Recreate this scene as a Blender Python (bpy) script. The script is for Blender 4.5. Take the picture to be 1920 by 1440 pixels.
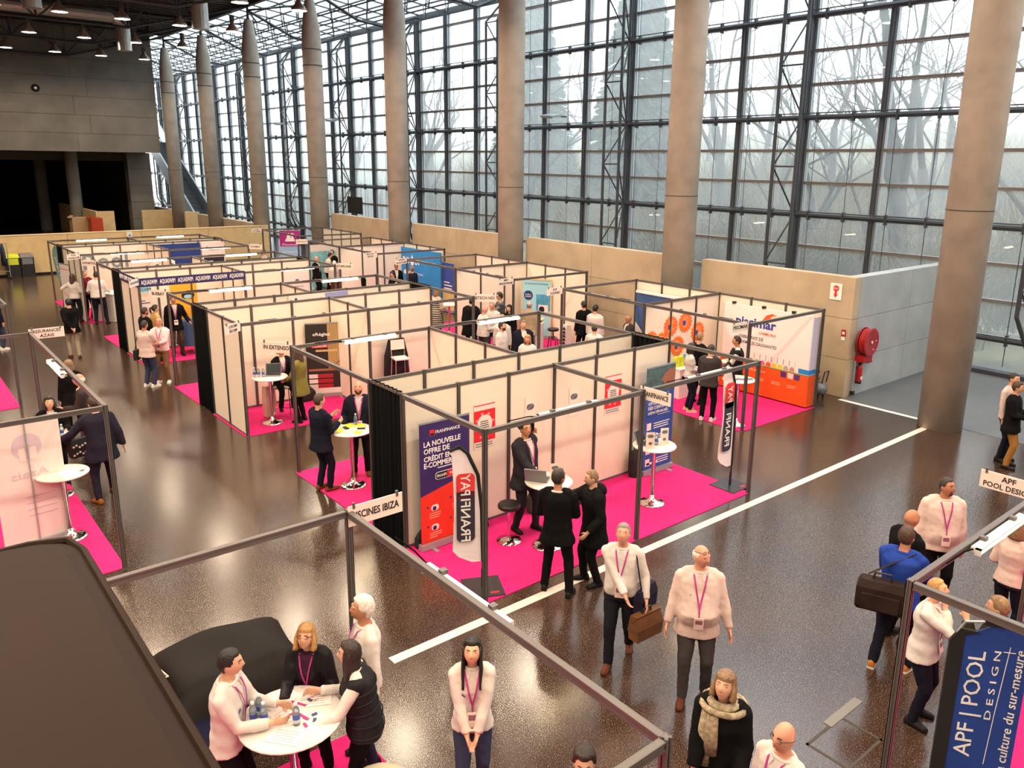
import bpy, bmesh, math, random
from mathutils import Vector as V, Matrix
random.seed(7)
PI = math.pi
sc = bpy.context.scene
C = sc.collection
for o in list(bpy.data.objects):
    bpy.data.objects.remove(o)

# ---------------------------------------------------------------- camera, world, exposure
CAM_H = 5.776
PITCH, ROLL, YAW, FPX, PPX, PPY = .2401, .0138, .7028, 1486.53, 1002.99, 669.69
_c, _s = math.cos(YAW), math.sin(YAW)
FWD = V((_s, _c, 0)); RGT = V((_c, -_s, 0)); UPV = V((0, 0, 1))
_fw = FWD * math.cos(PITCH) - UPV * math.sin(PITCH)
_up = RGT.cross(_fw)
_r = RGT * math.cos(ROLL) + _up * math.sin(ROLL)
_u = -RGT * math.sin(ROLL) + _up * math.cos(ROLL)
cam_d = bpy.data.cameras.new('camera')
cam = bpy.data.objects.new('camera', cam_d)
C.objects.link(cam)
cam.matrix_world = Matrix(((_r.x, _u.x, -_fw.x, 0), (_r.y, _u.y, -_fw.y, 0), (_r.z, _u.z, -_fw.z, CAM_H), (0, 0, 0, 1)))
cam_d.sensor_width = 36
cam_d.lens = FPX / 1920 * 36
cam_d.shift_x = -(PPX - 960) / 1920
cam_d.shift_y = (PPY - 720) / 1920
cam_d.clip_start = .05
cam_d.clip_end = 400
sc.camera = cam

sc.view_settings.view_transform = 'Standard'
sc.view_settings.look = 'None'
sc.view_settings.exposure = 0.5
sc.view_settings.gamma = 1
sc.view_settings.use_curve_mapping = False
cy = sc.cycles
cy.use_denoising = True
cy.max_bounces = 7; cy.diffuse_bounces = 3; cy.glossy_bounces = 3; cy.transmission_bounces = 4; cy.transparent_max_bounces = 10
cy.volume_bounces = 2
cy.caustics_reflective = False; cy.caustics_refractive = False
cy.sample_clamp_indirect = 6
cy.use_adaptive_sampling = True; cy.adaptive_threshold = .02

world = bpy.data.worlds.new('overcast_sky')
sc.world = world
world.use_nodes = True
WN = world.node_tree
WN.nodes['Background'].inputs[0].default_value = (.93, .965, 1, 1)
WN.nodes['Background'].inputs[1].default_value = 3.0

LAMP_W = 640      # hall pendant
TUBE_E = 27        # booth tube emission
LAMP_COL = (1, .78, .55)
TUBE_COL = (1, .78, .42)

# ---------------------------------------------------------------- helpers
def lin(c):
    c = c / 255
    return c / 12.92 if c <= .04045 else ((c + .055) / 1.055) ** 2.4
def rgb(r, g, b):
    return (lin(r), lin(g), lin(b), 1)
_mats = {}
def mat(name, col, rough=.6, metal=0., var=0., scale=8., bump=0., spec=.5, sheet=None, emit=0, bscale=None):
    """procedural principled material; var = colour mottling, bump = fine relief"""
    if name in _mats: return _mats[name]
    m = bpy.data.materials.new(name); m.use_nodes = True
    nt = m.node_tree; b = nt.nodes['Principled BSDF']
    b.inputs['Base Color'].default_value = col
    b.inputs['Roughness'].default_value = rough
    b.inputs['Metallic'].default_value = metal
    b.inputs['Specular IOR Level'].default_value = spec
    if emit:
        b.inputs['Emission Color'].default_value = col
        b.inputs['Emission Strength'].default_value = emit
    if var or bump:
        tc = nt.nodes.new('ShaderNodeTexCoord')
        n = nt.nodes.new('ShaderNodeTexNoise'); n.inputs['Scale'].default_value = scale; n.inputs['Detail'].default_value = 5
        nt.links.new(tc.outputs['Object'], n.inputs['Vector'])
        if var:
            r = nt.nodes.new('ShaderNodeValToRGB')
            k = [max(0, c * (1 - var)) for c in col[:3]] + [1]; q = [min(1, c * (1 + var)) for c in col[:3]] + [1]
            r.color_ramp.elements[0].color = k; r.color_ramp.elements[1].color = q
            r.color_ramp.elements[0].position = .3; r.color_ramp.elements[1].position = .7
            nt.links.new(n.outputs['Fac'], r.inputs[0]); nt.links.new(r.outputs[0], b.inputs['Base Color'])
        if bump:
            n2 = n
            if bscale:
                n2 = nt.nodes.new('ShaderNodeTexNoise'); n2.inputs['Scale'].default_value = bscale; n2.inputs['Detail'].default_value = 3
                nt.links.new(tc.outputs['Object'], n2.inputs['Vector'])
            bp = nt.nodes.new('ShaderNodeBump'); bp.inputs['Strength'].default_value = bump; bp.inputs['Distance'].default_value = .02
            nt.links.new(n2.outputs['Fac'], bp.inputs['Height']); nt.links.new(bp.outputs[0], b.inputs['Normal'])
    _mats[name] = m
    return m

class MB:
    """collects closed shapes for ONE mesh object"""
    def __init__(s): s.v = []; s.f = []; s.m = []
    def add(s, vs, fs, mi=0):
        k = len(s.v); s.v += [tuple(p) for p in vs]; s.f += [[i + k for i in f] for f in fs]; s.m += [mi] * len(fs); return s
    def box(s, a, b, mi=0):
        (x0, y0, z0), (x1, y1, z1) = a, b
        return s.add([(x0, y0, z0), (x1, y0, z0), (x1, y1, z0), (x0, y1, z0), (x0, y0, z1), (x1, y0, z1), (x1, y1, z1), (x0, y1, z1)],
                     [(3, 2, 1, 0), (4, 5, 6, 7), (0, 1, 5, 4), (1, 2, 6, 5), (2, 3, 7, 6), (3, 0, 4, 7)], mi)
    def obox(s, c, u, w, n, mi=0):
        c, u, w, n = V(c), V(u), V(w), V(n); vs = []
        for k in (-1, 1):
            for i, j in ((-1, -1), (1, -1), (1, 1), (-1, 1)): vs.append(c + u * i + w * j + n * k)
        return s.add(vs, [(3, 2, 1, 0), (4, 5, 6, 7), (0, 1, 5, 4), (1, 2, 6, 5), (2, 3, 7, 6), (3, 0, 4, 7)], mi)
    def loft(s, rings, mi=0, caps=True):
        n = len(rings[0]); vs = [p for r in rings for p in r]; fs = []
        for i in range(len(rings) - 1):
            for j in range(n):
                a = i * n + j; b = i * n + (j + 1) % n
                fs.append((a, b, b + n, a + n))
        if caps:
            fs.append(tuple(range(n - 1, -1, -1))); fs.append(tuple((len(rings) - 1) * n + j for j in range(n)))
        return s.add(vs, fs, mi)
    def tube(s, pts, rad, n=8, mi=0, flat=None):
        pts = [V(p) for p in pts]
        if not isinstance(rad, (list, tuple)): rad = [rad] * len(pts)
        rings = []; ref = None
        for i, p in enumerate(pts):
            d = (pts[min(i + 1, len(pts) - 1)] - pts[max(i - 1, 0)]).normalized()
            if ref is None: ref = V((0, 0, 1)) if abs(d.z) < .9 else V((0, 1, 0))
            a = d.cross(ref).normalized(); b = a.cross(d).normalized(); ref = b
            q = flat or 1
            rings.append([p + a * (rad[i] * math.cos(2 * PI * k / n)) - b * (rad[i] * q * math.sin(2 * PI * k / n)) for k in range(n)])
        return s.loft(rings, mi)
    def cap(s, pts, rad, n=10, mi=0):
        """tapered tube with rounded ends"""
        pts = [V(p) for p in pts]; d0 = (pts[0] - pts[1]).normalized(); d1 = (pts[-1] - pts[-2]).normalized()
        P = [pts[0] + d0 * rad[0] * .92, pts[0] + d0 * rad[0] * .6] + pts + [pts[-1] + d1 * rad[-1] * .6, pts[-1] + d1 * rad[-1] * .92]
        R = [rad[0] * .38, rad[0] * .8] + list(rad) + [rad[-1] * .8, rad[-1] * .38]
        return s.tube(P, R, n, mi)
    def ell(s, c, r, n=10, k=7, mi=0, M=None):
        c = V(c); rings = []
        for i in range(1, k):
            t = PI * i / k - PI / 2
            ring = []
            for j in range(n):
                p = V((r[0] * math.cos(t) * math.cos(2 * PI * j / n), r[1] * math.cos(t) * math.sin(2 * PI * j / n), r[2] * math.sin(t)))
                ring.append(c + (M @ p if M else p))
            rings.append(ring)
        return s.loft(rings, mi)
    def lathe(s, prof, c=(0, 0, 0), n=20, mi=0):
        c = V(c)
        return s.loft([[c + V((r * math.cos(2 * PI * k / n), r * math.sin(2 * PI * k / n), z)) for k in range(n)] for r, z in prof], mi)
    def prism(s, poly, c, u, w, t, mi=0):
        """2-D outline poly extruded by t along u x w, centred on the plane"""
        c, u, w = V(c), V(u).normalized(), V(w).normalized(); n = u.cross(w) * t / 2
        return s.loft([[c + u * x + w * y - n for x, y in poly], [c + u * x + w * y + n for x, y in poly]], mi)
    def mesh(s, name, mats, smooth=False):
        me = bpy.data.meshes.new(name); me.from_pydata(s.v, [], s.f)
        for m in (mats if isinstance(mats, (list, tuple)) else [mats]): me.materials.append(m)
        if any(s.m): me.polygons.foreach_set('material_index', s.m)
        if smooth: me.polygons.foreach_set('use_smooth', [True] * len(s.f))
        me.update(); return me

def link(name, data, parent=None, loc=None):
    o = bpy.data.objects.new(name, data); C.objects.link(o)
    if parent: o.parent = parent
    if loc is not None: o.location = loc
    return o
def obj(name, mb, mats, parent=None, loc=None, smooth=False):
    return link(name, mb.mesh(name, mats, smooth), parent, loc)
def tag(o, label, cat, group=None):
    o['label'] = label; o['category'] = cat
    if group: o['group'] = group
    return o
def thing(name, label, cat, loc=(0, 0, 0), rz=0, group=None):
    o = link(name, None, None, loc); o.rotation_euler = (0, 0, rz); o.empty_display_size = .2
    return tag(o, label, cat, group)
def struct(name, loc=(0, 0, 0)):
    o = link(name, None, None, loc); o['kind'] = 'structure'; return o
def sobj(name, mb, mats, parent=None, loc=None, smooth=False):
    o = obj(name, mb, mats, parent, loc, smooth)
    if not parent: o['kind'] = 'structure'
    return o
def inst(name, data, parent, loc=(0, 0, 0), rot=None, sca=None):
    o = link(name, data, parent, loc)
    if rot: o.rotation_euler = rot
    if sca: o.scale = sca
    return o
def copy_tree(o, parent=None):
    c = o.copy(); C.objects.link(c); c.parent = parent
    for ch in list(o.children): copy_tree(ch, c)
    return c
_fit = []
def text(body, parent, c, u, w, height, width, m, name='lettering', mirror=False, shear=0, spacing=1, bold=0.0):
    """raised lettering centred at c (parent's frame), reading along u, up along w, fitted to width x height"""
    cu = bpy.data.curves.new(name, 'FONT'); cu.body = body; cu.align_x = 'CENTER'; cu.align_y = 'CENTER'
    cu.extrude = .002; cu.shear = shear; cu.space_character = spacing; cu.offset = bold; cu.resolution_u = 2; cu.space_line = .9
    cu.materials.append(m)
    o = link(name, cu, parent)
    u, w = V(u).normalized(), V(w).normalized(); n = u.cross(w); c = V(c)
    if mirror: u = -u
    _fit.append((o, c, u, w, n, height, width))
    return o
def fit_text():
    """scale every lettering to its board and turn it into plain mesh"""
    bpy.context.view_layer.update(); dg = bpy.context.evaluated_depsgraph_get(); done = []
    for o, c, u, w, n, h, wd in _fit:
        me = bpy.data.meshes.new_from_object(o.evaluated_get(dg)); done.append((o, me))
    for (o, me), (_, c, u, w, n, h, wd) in zip(done, _fit):
        xs = [v.co.x for v in me.vertices]; ys = [v.co.y for v in me.vertices]
        x0, x1, y0, y1 = min(xs), max(xs), min(ys), max(ys)
        a = u * (wd / max(x1 - x0, 1e-4)); b = w * (h / max(y1 - y0, 1e-4)); p = c - a * ((x0 + x1) / 2) - b * ((y0 + y1) / 2)
        q = bpy.data.objects.new(o.name, me); C.objects.link(q); q.parent = o.parent
        me.transform(Matrix(((a.x, b.x, n.x, p.x), (a.y, b.y, n.y, p.y), (a.z, b.z, n.z, p.z), (0, 0, 0, 1))))
        bpy.data.objects.remove(o)
# ---------------------------------------------------------------- materials of the building
CONC = mat('concrete', rgb(176, 166, 154), .75, var=.16, scale=1.6, bump=.12, bscale=25)
CONCD = mat('board_marked_concrete', rgb(116, 110, 102), .8, var=.18, scale=.7, bump=.15, bscale=18)
CONCG = mat('grey_concrete', rgb(172, 174, 172), .7, var=.12, scale=1.2, bump=.12, bscale=25)
JOINT = mat('joint', rgb(70, 66, 62), .9)
STEEL = mat('grey_painted_steel', rgb(112, 115, 120), .45, .3)
STEELT = mat('taupe_steel', rgb(140, 134, 132), .45, .2)
STEELD = mat('dark_steel', rgb(70, 72, 77), .5, .3)
STEELL = mat('pale_aluminium', rgb(165, 170, 174), .4, .5)
DECK = mat('dark_roof_deck', rgb(62, 58, 54), .8, var=.15, scale=3)
WOOD = mat('plywood', rgb(222, 190, 138), .55, var=.08, scale=2.5)
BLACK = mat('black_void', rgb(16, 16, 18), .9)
DUCT = mat('galvanised_duct', rgb(190, 186, 180), .35, .75, var=.08, scale=5)
WHITE = mat('white_paint', rgb(238, 236, 232), .5)

def floor_material():
    m = bpy.data.materials.new('speckled_terrazzo'); m.use_nodes = True; nt = m.node_tree; b = nt.nodes['Principled BSDF']
    tc = nt.nodes.new('ShaderNodeTexCoord')
    n1 = nt.nodes.new('ShaderNodeTexNoise'); n1.inputs['Scale'].default_value = .55; n1.inputs['Detail'].default_value = 6
    v = nt.nodes.new('ShaderNodeTexNoise'); v.inputs['Scale'].default_value = 95; v.inputs['Detail'].default_value = 2
    nt.links.new(tc.outputs['Object'], n1.inputs['Vector']); nt.links.new(tc.outputs['Object'], v.inputs['Vector'])
    r1 = nt.nodes.new('ShaderNodeValToRGB'); r1.color_ramp.elements[0].color = rgb(46, 31, 25); r1.color_ramp.elements[1].color = rgb(64, 45, 36)
    r1.color_ramp.elements[0].position = .3; r1.color_ramp.elements[1].position = .7
    r2 = nt.nodes.new('ShaderNodeValToRGB'); r2.color_ramp.elements[0].color = (0, 0, 0, 1); r2.color_ramp.elements[1].color = (1, 1, 1, 1)
    r2.color_ramp.elements[0].position = .60; r2.color_ramp.elements[1].position = .70
    mx = nt.nodes.new('ShaderNodeMixRGB'); mx.inputs[2].default_value = rgb(190, 165, 140)
    ma = nt.nodes.new('ShaderNodeMath'); ma.operation = 'MULTIPLY'; ma.inputs[1].default_value = .75
    nt.links.new(n1.outputs[0], r1.inputs[0]); nt.links.new(v.outputs[0], r2.inputs[0]); nt.links.new(r2.outputs[0], ma.inputs[0])
    nt.links.new(ma.outputs[0], mx.inputs[0]); nt.links.new(r1.outputs[0], mx.inputs[1]); nt.links.new(mx.outputs[0], b.inputs['Base Color'])
    b.inputs['Roughness'].default_value = .19; b.inputs['Specular IOR Level'].default_value = .75
    return m
FLOORM = floor_material()
MATM = mat('grey_floor_resin', rgb(98, 98, 100), .45, var=.08, scale=1.5)

def glass_material(name, veil, tint, streak=False):
    """clear pane whose pale veil puts outdoor haze into the glass; streak draws condensation"""
    m = bpy.data.materials.new(name); m.use_nodes = True; nt = m.node_tree; nt.nodes.remove(nt.nodes['Principled BSDF'])
    out = nt.nodes['Material Output']
    tr = nt.nodes.new('ShaderNodeBsdfTransparent'); tr.inputs[0].default_value = tint
    gl = nt.nodes.new('ShaderNodeBsdfGlossy'); gl.inputs['Roughness'].default_value = .02
    tl = nt.nodes.new('ShaderNodeBsdfTranslucent'); tl.inputs[0].default_value = (.86, .92, .95, 1)
    m1 = nt.nodes.new('ShaderNodeMixShader'); m2 = nt.nodes.new('ShaderNodeMixShader'); m2.inputs[0].default_value = .05
    tc = nt.nodes.new('ShaderNodeTexCoord'); n = nt.nodes.new('ShaderNodeTexNoise'); n.inputs['Scale'].default_value = 1.0; n.inputs['Detail'].default_value = 4
    mp = nt.nodes.new('ShaderNodeMapping'); mp.inputs['Scale'].default_value = (1, 3.2, .12) if streak else (1, .7, .5)
    ge = nt.nodes.new('ShaderNodeNewGeometry')
    nt.links.new(ge.outputs['Position'], mp.inputs[0]); nt.links.new(mp.outputs[0], n.inputs['Vector'])
    mr = nt.nodes.new('ShaderNodeMapRange'); mr.inputs[1].default_value = .3; mr.inputs[2].default_value = .7
    mr.inputs[3].default_value = veil * (.35 if streak else .7); mr.inputs[4].default_value = veil * (1.8 if streak else 1.25)
    nt.links.new(n.outputs[0], mr.inputs[0]); nt.links.new(mr.outputs[0], m1.inputs[0])
    nt.links.new(tr.outputs[0], m1.inputs[1]); nt.links.new(tl.outputs[0], m1.inputs[2])
    nt.links.new(m1.outputs[0], m2.inputs[1]); nt.links.new(gl.outputs[0], m2.inputs[2]); nt.links.new(m2.outputs[0], out.inputs[0])
    return m
GLASS = glass_material('window_glass', .13, (.93, .97, .98, 1))
GLASSF = glass_material('condensed_window_glass', .3, (.93, .97, .98, 1), True)
GLASSR = glass_material('frosted_roof_glass', .45, (.88, .96, .96, 1))

# ---------------------------------------------------------------- room shell
COLX, COLY0, COLP = 18.4, 7.25, 7.98
GX, MY0, MP = 24.7, 15.25, 2.66
WX = 18.75
sobj('floor', MB().box((-14, -9, -.3), (24.9, 92, 0)), FLOORM)
fm = sobj('floor', MB().box((18.62, -9, -.01), (24.6, 9.83, .006)), MATM)
tag(obj('floor_line', MB().box((4.1, 7.33, 0), (18.1, 7.47, .005)), mat('white_tape', rgb(226, 212, 200), .5, var=.08, scale=6)), 'long white line painted along the aisle in front of the pink carpets', 'line')
tag(obj('floor_line', MB().box((18.5, 7.7, 0), (18.62, 9.83, .007)), WHITE), 'short white line from the grey wall corner to the round column', 'line')
h = thing('floor_hatch', 'square access hatch let into the floor with a dark seam', 'hatch', (7.03, 3.26, 0))
for a, b in (((-.34, -.24), (-.31, .24)), ((.31, -.24), (.34, .24)), ((-.34, -.24), (.34, -.21)), ((-.34, .21), (.34, .24))):
    obj('seam', MB().box((a[0], a[1], .0), (b[0], b[1], .004)), JOINT, h)
obj('tape', MB().box((.1, .2, 0), (.75, .3, .006)), mat('grey_tape', rgb(120, 118, 116), .6), h)

# low concrete walls between the columns, capped, with joints
def course_wall(name, x0, x1, y0, y1, ztop, m, zs, along='y', step=3.9, cap=True):
    w = struct(name, (0, 0, 0))
    z0 = 0
    for z in list(zs) + [ztop]:
        L0, L1 = (y0, y1) if along == 'y' else (x0, x1)
        n = max(1, round((L1 - L0) / step)); q = (L1 - L0) / n
        for i in range(n):
            a, b = L0 + i * q + .006, L0 + (i + 1) * q - .006
            if along == 'y': bx = MB().box((x0, a, z0 + .006), (x1, b, z - .006))
            else: bx = MB().box((a, y0, z0 + .006), (b, y1, z - .006))
            obj('concrete_panel', bx, m, w)
        z0 = z
    core = MB().box((x0 + .03, y0 + .03, 0), (x1 - .03, y1 - .03, ztop - .02))
    obj('wall_core', core, JOINT, w)
    return w
CT = mat('lamp_tinted_concrete', rgb(186, 164, 138), .7, var=.12, scale=1.4, bump=.12, bscale=25)  # tan cast of the warm hall lamps put into the grey concrete colour
for i, (ya, yb, zt) in enumerate(((9.83, 14.62, 3.11), (15.75, 22.75, 3.11), (23.8, 30.7, 3.11), (31.85, 38.6, 3.11), (48.3, 60, 1.9), (61.9, 74, 1.9))):
    course_wall('wall_right', WX, WX + .32, ya, yb, zt, CT, (1.0, 2.05) if zt > 2 else (.95,))
course_wall('wall_side', WX + .3, GX - .15, 9.83, 10.15, 3.11, CONCG, (1.02, 2.06), 'x', 3)
# holes left by the formwork ties
for x in (19.9, 21.2, 22.5):
    for z in (.55, 1.55, 2.62):
        pass
# big concrete wall at the far end
bw = struct('wall_back')
for i in range(7):
    z0 = 6.12 + i * 1.22
    for a, b in ((-14, -6), (-6, 1.2), (1.2, 6.8), (6.8, 12.3), (12.3, 17.6)):
        off = (i % 2) * .9
        a2 = a + (off if a > -14 else 0); b2 = b + (off if b < 17 else 0)
        obj('concrete_panel', MB().box((a2 + .01, 63.4, z0 + .012), (b2 - .01, 64, z0 + 1.208)), CONCD, bw)
obj('wall_core', MB().box((-14, 63.44, 6.14), (17.55, 63.98, 14.6)), JOINT, bw)
obj('pier', MB().box((15.9, 66, 0), (17.5, 67, 6.12)), CONCD, bw)
for i in range(4): obj('joint', MB().box((15.88, 65.985, 1.3 + i * 1.22), (17.52, 66.0, 1.32 + i * 1.22)), JOINT, bw)
sp = tag(obj('wall_speaker', MB().lathe([(.0, 0), (.22, .0), (.25, .04), (.22, .1), (.12, .1), (.1, .06), (0, .06)], n=16), BLACK), 'small round black speaker on the far concrete wall', 'speaker')
sp.location = (10.17, 63.4, 10.15); sp.rotation_euler = (PI / 2, 0, 0)
obj('cone', MB().ell((0, 0, .06), (.09, .09, .03)), WHITE, sp)
# dark rear hall below that wall
rh = struct('wall_rear')
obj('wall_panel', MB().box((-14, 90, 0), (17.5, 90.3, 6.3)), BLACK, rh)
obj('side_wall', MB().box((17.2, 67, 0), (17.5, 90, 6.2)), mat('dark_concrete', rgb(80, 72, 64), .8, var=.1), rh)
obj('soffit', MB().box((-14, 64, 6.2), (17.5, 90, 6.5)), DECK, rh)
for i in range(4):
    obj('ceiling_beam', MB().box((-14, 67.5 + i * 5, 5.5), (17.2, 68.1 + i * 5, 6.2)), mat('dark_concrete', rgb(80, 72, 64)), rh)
for x, y, r in ((12.3, 66.5, .42), (11.6, 75, .42)):
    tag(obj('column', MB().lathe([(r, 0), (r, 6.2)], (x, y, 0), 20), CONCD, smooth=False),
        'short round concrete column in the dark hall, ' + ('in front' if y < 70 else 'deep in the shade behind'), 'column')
# plywood screens at the far end
w = struct('wall_far')
for i in range(7):
    x0, x1 = -6 + i * 3.5, -6 + (i + 1) * 3.5
    obj('plywood_panel', MB().box((x0 + .008, 46.4, .1), (x1 - .008, 46.6, 1.96)), WOOD, w)
obj('skirting', MB().box((-6, 46.36, 0), (18.5, 46.55, .1)), BLACK, w)
obj('capping', MB().box((-6, 46.38, 1.965), (18.5, 46.62, 2.0)), mat('pale_plywood', rgb(240, 214, 170), .5), w)
w2 = struct('wall_parapet')
obj('plywood_panel', MB().box((12.6, 62, 0), (13.75, 62.25, 2.12)), WOOD, w2)
obj('plywood_panel', MB().box((12.6, 62.25, 0), (12.8, 75, 2.12)), WOOD, w2)
w3 = struct('wall_ramp')
obj('plywood_panel', MB().box((16.1, 64.2, .2), (18.3, 64.4, 2.0)), WOOD, w3)
obj('plywood_panel', MB().box((18.3, 61.3, 0), (19.3, 61.6, 1.95)), WOOD, w3)
# unseen enclosure of the hall
sobj('wall_left', MB().box((-14.3, -9, 0), (-14, 92, 14.6)), CONC)
sobj('wall_front', MB().box((-14, -9.3, 0), (25, -9, 14.6)), CONC)
cl = struct('ceiling')
obj('roof_deck', MB().box((-14, -9, 14.5), (18.6, 92, 14.8)), DECK, cl)
rb = MB()
for i in range(100): rb.box((-14, -9 + i * .75, 14.38), (18.4, -8.7 + i * .75, 14.5))
o = obj('deck_ribs', rb, DECK, cl); o['kind'] = 'stuff'
obj('eaves_beam', MB().box((18.3, -9, 14.1), (18.55, 64, 14.5)), STEELD, cl)

# ---------------------------------------------------------------- round columns
colm = MB().lathe([(.47, 0), (.47, 11.3), (.44, 12.0), (.25, 13.3), (.2, 13.4)], n=32).mesh('column_shaft', CONC, True)
coljoint = MB().lathe([(.46, 4.9), (.473, 4.9), (.473, 4.925), (.46, 4.925)], n=32).mesh('joint', JOINT)
spike = MB().lathe([(.12, 13.4), (.07, 13.6), (.07, 14.15), (.2, 14.2), (.2, 14.3)], n=10).mesh('spike', STEELD)
band = MB().lathe([(.455, 0), (.49, 0), (.49, .05), (.455, .05)], n=24).mesh('steel_band', STEELD)
ORD = ['nearest, at the right edge of the white line', 'second nearest, behind the orange booth', 'third nearest, rising from the middle of the row', 'fourth from the right along the low wall',
       'fifth from the right, beside the black screen', 'sixth from the right, at the end of the plywood screen', 'second from the far end, seen above the plywood screen', 'last and farthest, beside the escalator']
for k in range(-1, 8):
    y = COLY0 + COLP * k
    if k == -1: lab = 'tall round concrete column standing behind the viewer'
    else: lab = 'tall round concrete column, ' + ORD[k]
    c = thing('concrete_column', lab, 'column', (COLX, y, 0), group='round columns along the glass wall'); c['kind'] = 'structure'
    inst('shaft', colm, c); inst('joint', coljoint, c); inst('spike', spike, c)
    if k >= 4:
        for z in (10.3, 11.05): inst('steel_band', band, c, (0, 0, z))

# ---------------------------------------------------------------- glass wall
H13 = 1.05
pane = MB().box((-.01, .09, .04), (.01, MP - .09, H13 - .04)).mesh('pane', GLASS)
paneF = MB().box((-.01, .09, .04), (.01, MP - .09, H13 - .04)).mesh('pane', GLASSF)
mull = MB().box((-.24, -.045, 0), (-.02, .045, 13.3)).box((-.02, -.09, 0), (.05, .09, 13.3)).mesh('mullion', [STEELD])
mulb = MB().box((.05, -.1, 0), (.12, .1, 13.3)).box((-.1, .05, 0), (-.03, .13, 13.3)).box((-.1, -.13, 0), (-.03, -.05, 13.3)).mesh('mullion_cover', STEELL)
trans = MB().box((-.1, .05, -.05), (.05, MP - .05, .05)).box((-.12, .05, .02), (-.1, MP - .05, .045)).mesh('transom', STEELT)
beam = MB().tube([(-.28, 0, 0), (-.28, MP, 0)], .085, 8).mesh('wind_beam', STEELD)
rod = MB().tube([(-.5, 0, 0), (-.5, MP, .0)], .02, 5).mesh('tie_rod', STEELD)
cable = MB().tube([(-.3, 0, .3), (-.3, 0, 13.2)], .012, 4).mesh('hanger_cable', STEELD)
clamp = MB().box((-.36, -.03, -.16), (-.22, .03, .16)).mesh('clamp', STEELD)
nb = 0
for j in range(-8, 29):
    y = MY0 + MP * j; nb += 1
    w = struct('window_%d' % nb, (GX, y, 0))
    inst('mullion', mull, w); inst('mullion_cover', mulb, w)
    far = y > 38
    for i in range(13 if y > -4 else 13):
        inst('pane', paneF if far else pane, w, (0, 0, i * H13))
        if i: inst('transom', trans, w, (0, 0, i * H13))
    for z in (1.05, 4.2, 7.35, 10.5):
        inst('wind_beam', beam, w, (0, 0, z))
        inst('tie_rod', rod, w, (0, 0, z + .12))
        for f in (.33, .8): inst('clamp', clamp, w, (0, MP * f, z))
    for f in (.33, .8): inst('hanger_cable', cable, w, (0, MP * f, 0))
    if j == -8: continue
sobj('trim_1', MB().box((GX - .35, -9, 0), (GX + .2, 93, .12)), STEELD)
sobj('trim_2', MB().box((GX - .12, -9, 13.2), (GX + .2, 93, 13.42)), STEELD)
# wind trusses standing against the glass
NOD = [1.05, 4.2, 7.35, 10.5]
def wind_truss():
    c = []
    ro, ri = -.32, -1.15
    for s in (-1, 1):
        c.append(('chord', MB().tube([(-.3, 0, .15), (ri, s * .43, 1.9), (ri, s * .43, 12.1), (-.3, 0, 13.2)], .06, 6)))
    c.append(('chord', MB().tube([(ro, 0, .1), (ro, 0, 13.25)], .07, 6)))
    for z in (2.6, 5.78, 8.93, 12.05): c.append(('strut', MB().tube([(ri, -.43, z), (ri, .43, z)], .03, 5)))
    for z in NOD:
        for s in (-1, 1):
            if z > 2: c.append(('brace', MB().tube([(ro, 0, z), (ri, s * .43, z - 1.58)], .03, 5)))
            c.append(('brace', MB().tube([(ro, 0, z), (ri, s * .43, z + 1.58)], .03, 5)))
    return [(n, m.mesh(n, STEELD)) for n, m in c]
wt = wind_truss()
for k in range(-1, 11):
    t = thing('wind_truss', 'dark triangular steel lattice post against the glass, %s' % ('behind the viewer' if k < 0 else 'nearest of the row, behind the nearest column' if k == 0 else
              'number %d of the row counted from the nearest' % (k + 1)), 'truss', (GX, COLY0 + COLP * k + .02, 0), group='lattice posts along the glass wall')
    t['kind'] = 'structure'
    for n, me in wt: inst(n, me, t)
# seagull-shaped lamps clipped to the trusses and a black screen hung on the wall
for y, z, s in ((26.8, 7.75, 'above the beam, right of the third column'), (39.6, 8.2, 'on the post left of the fourth column'), (47.5, 8.2, 'on the post left of the fifth column'), (55.5, 8.2, 'on the post left of the sixth column')):
    t = thing('flood_lamp', 'grey flood lamp clipped ' + s, 'lamp', (GX - 1.3, y, z))
    obj('head', MB().obox((0, 0, 0), (.25, 0, .05), (0, .38, .03), (-.02, 0, .05)), STEELL, t)
    obj('bracket', MB().box((0, -.05, -.02), (.9, .05, .03)), STEELD, t)
for y, x, z, s in ((37.6, 19.6, 3.55, 'above the low wall between the fourth and fifth columns'), (57.5, 19.5, 2.35, 'behind the second column from the far end')):
    t = thing('wall_screen', 'flat black screen hung ' + s, 'screen', (x, y, z))
    obj('display', MB().box((-.04, -.75, -.42), (.04, .75, .42)), BLACK, t)
    obj('bracket', MB().box((.04, -.05, -1.8), (.1, .05, .3)), STEELD, t)

# glass roof between the columns and the facade
ZR0, ZR1 = 14.25, 13.42
def zr(x): return ZR0 + (ZR1 - ZR0) * (x - COLX) / (GX - COLX)
NR = 6; DX = (GX - COLX) / NR
RP = COLP / 4
panr = []
for i in range(NR):
    xa, xb = COLX + i * DX + .05, COLX + (i + 1) * DX - .05
    m_ = MB(); za, zb = zr(xa) + .05, zr(xb) + .05
    m_.add([(xa, .06, za), (xb, .06, zb), (xb, RP - .06, zb), (xa, RP - .06, za), (xa, .06, za + .02), (xb, .06, zb + .02), (xb, RP - .06, zb + .02), (xa, RP - .06, za + .02)],
           [(3, 2, 1, 0), (4, 5, 6, 7), (0, 1, 5, 4), (1, 2, 6, 5), (2, 3, 7, 6), (3, 0, 4, 7)])
    panr.append(m_.mesh('roof_pane', GLASSR))
raf = MB().tube([(COLX, 0, zr(COLX)), (GX, 0, zr(GX))], .05, 6).mesh('rafter', STEEL)
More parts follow.
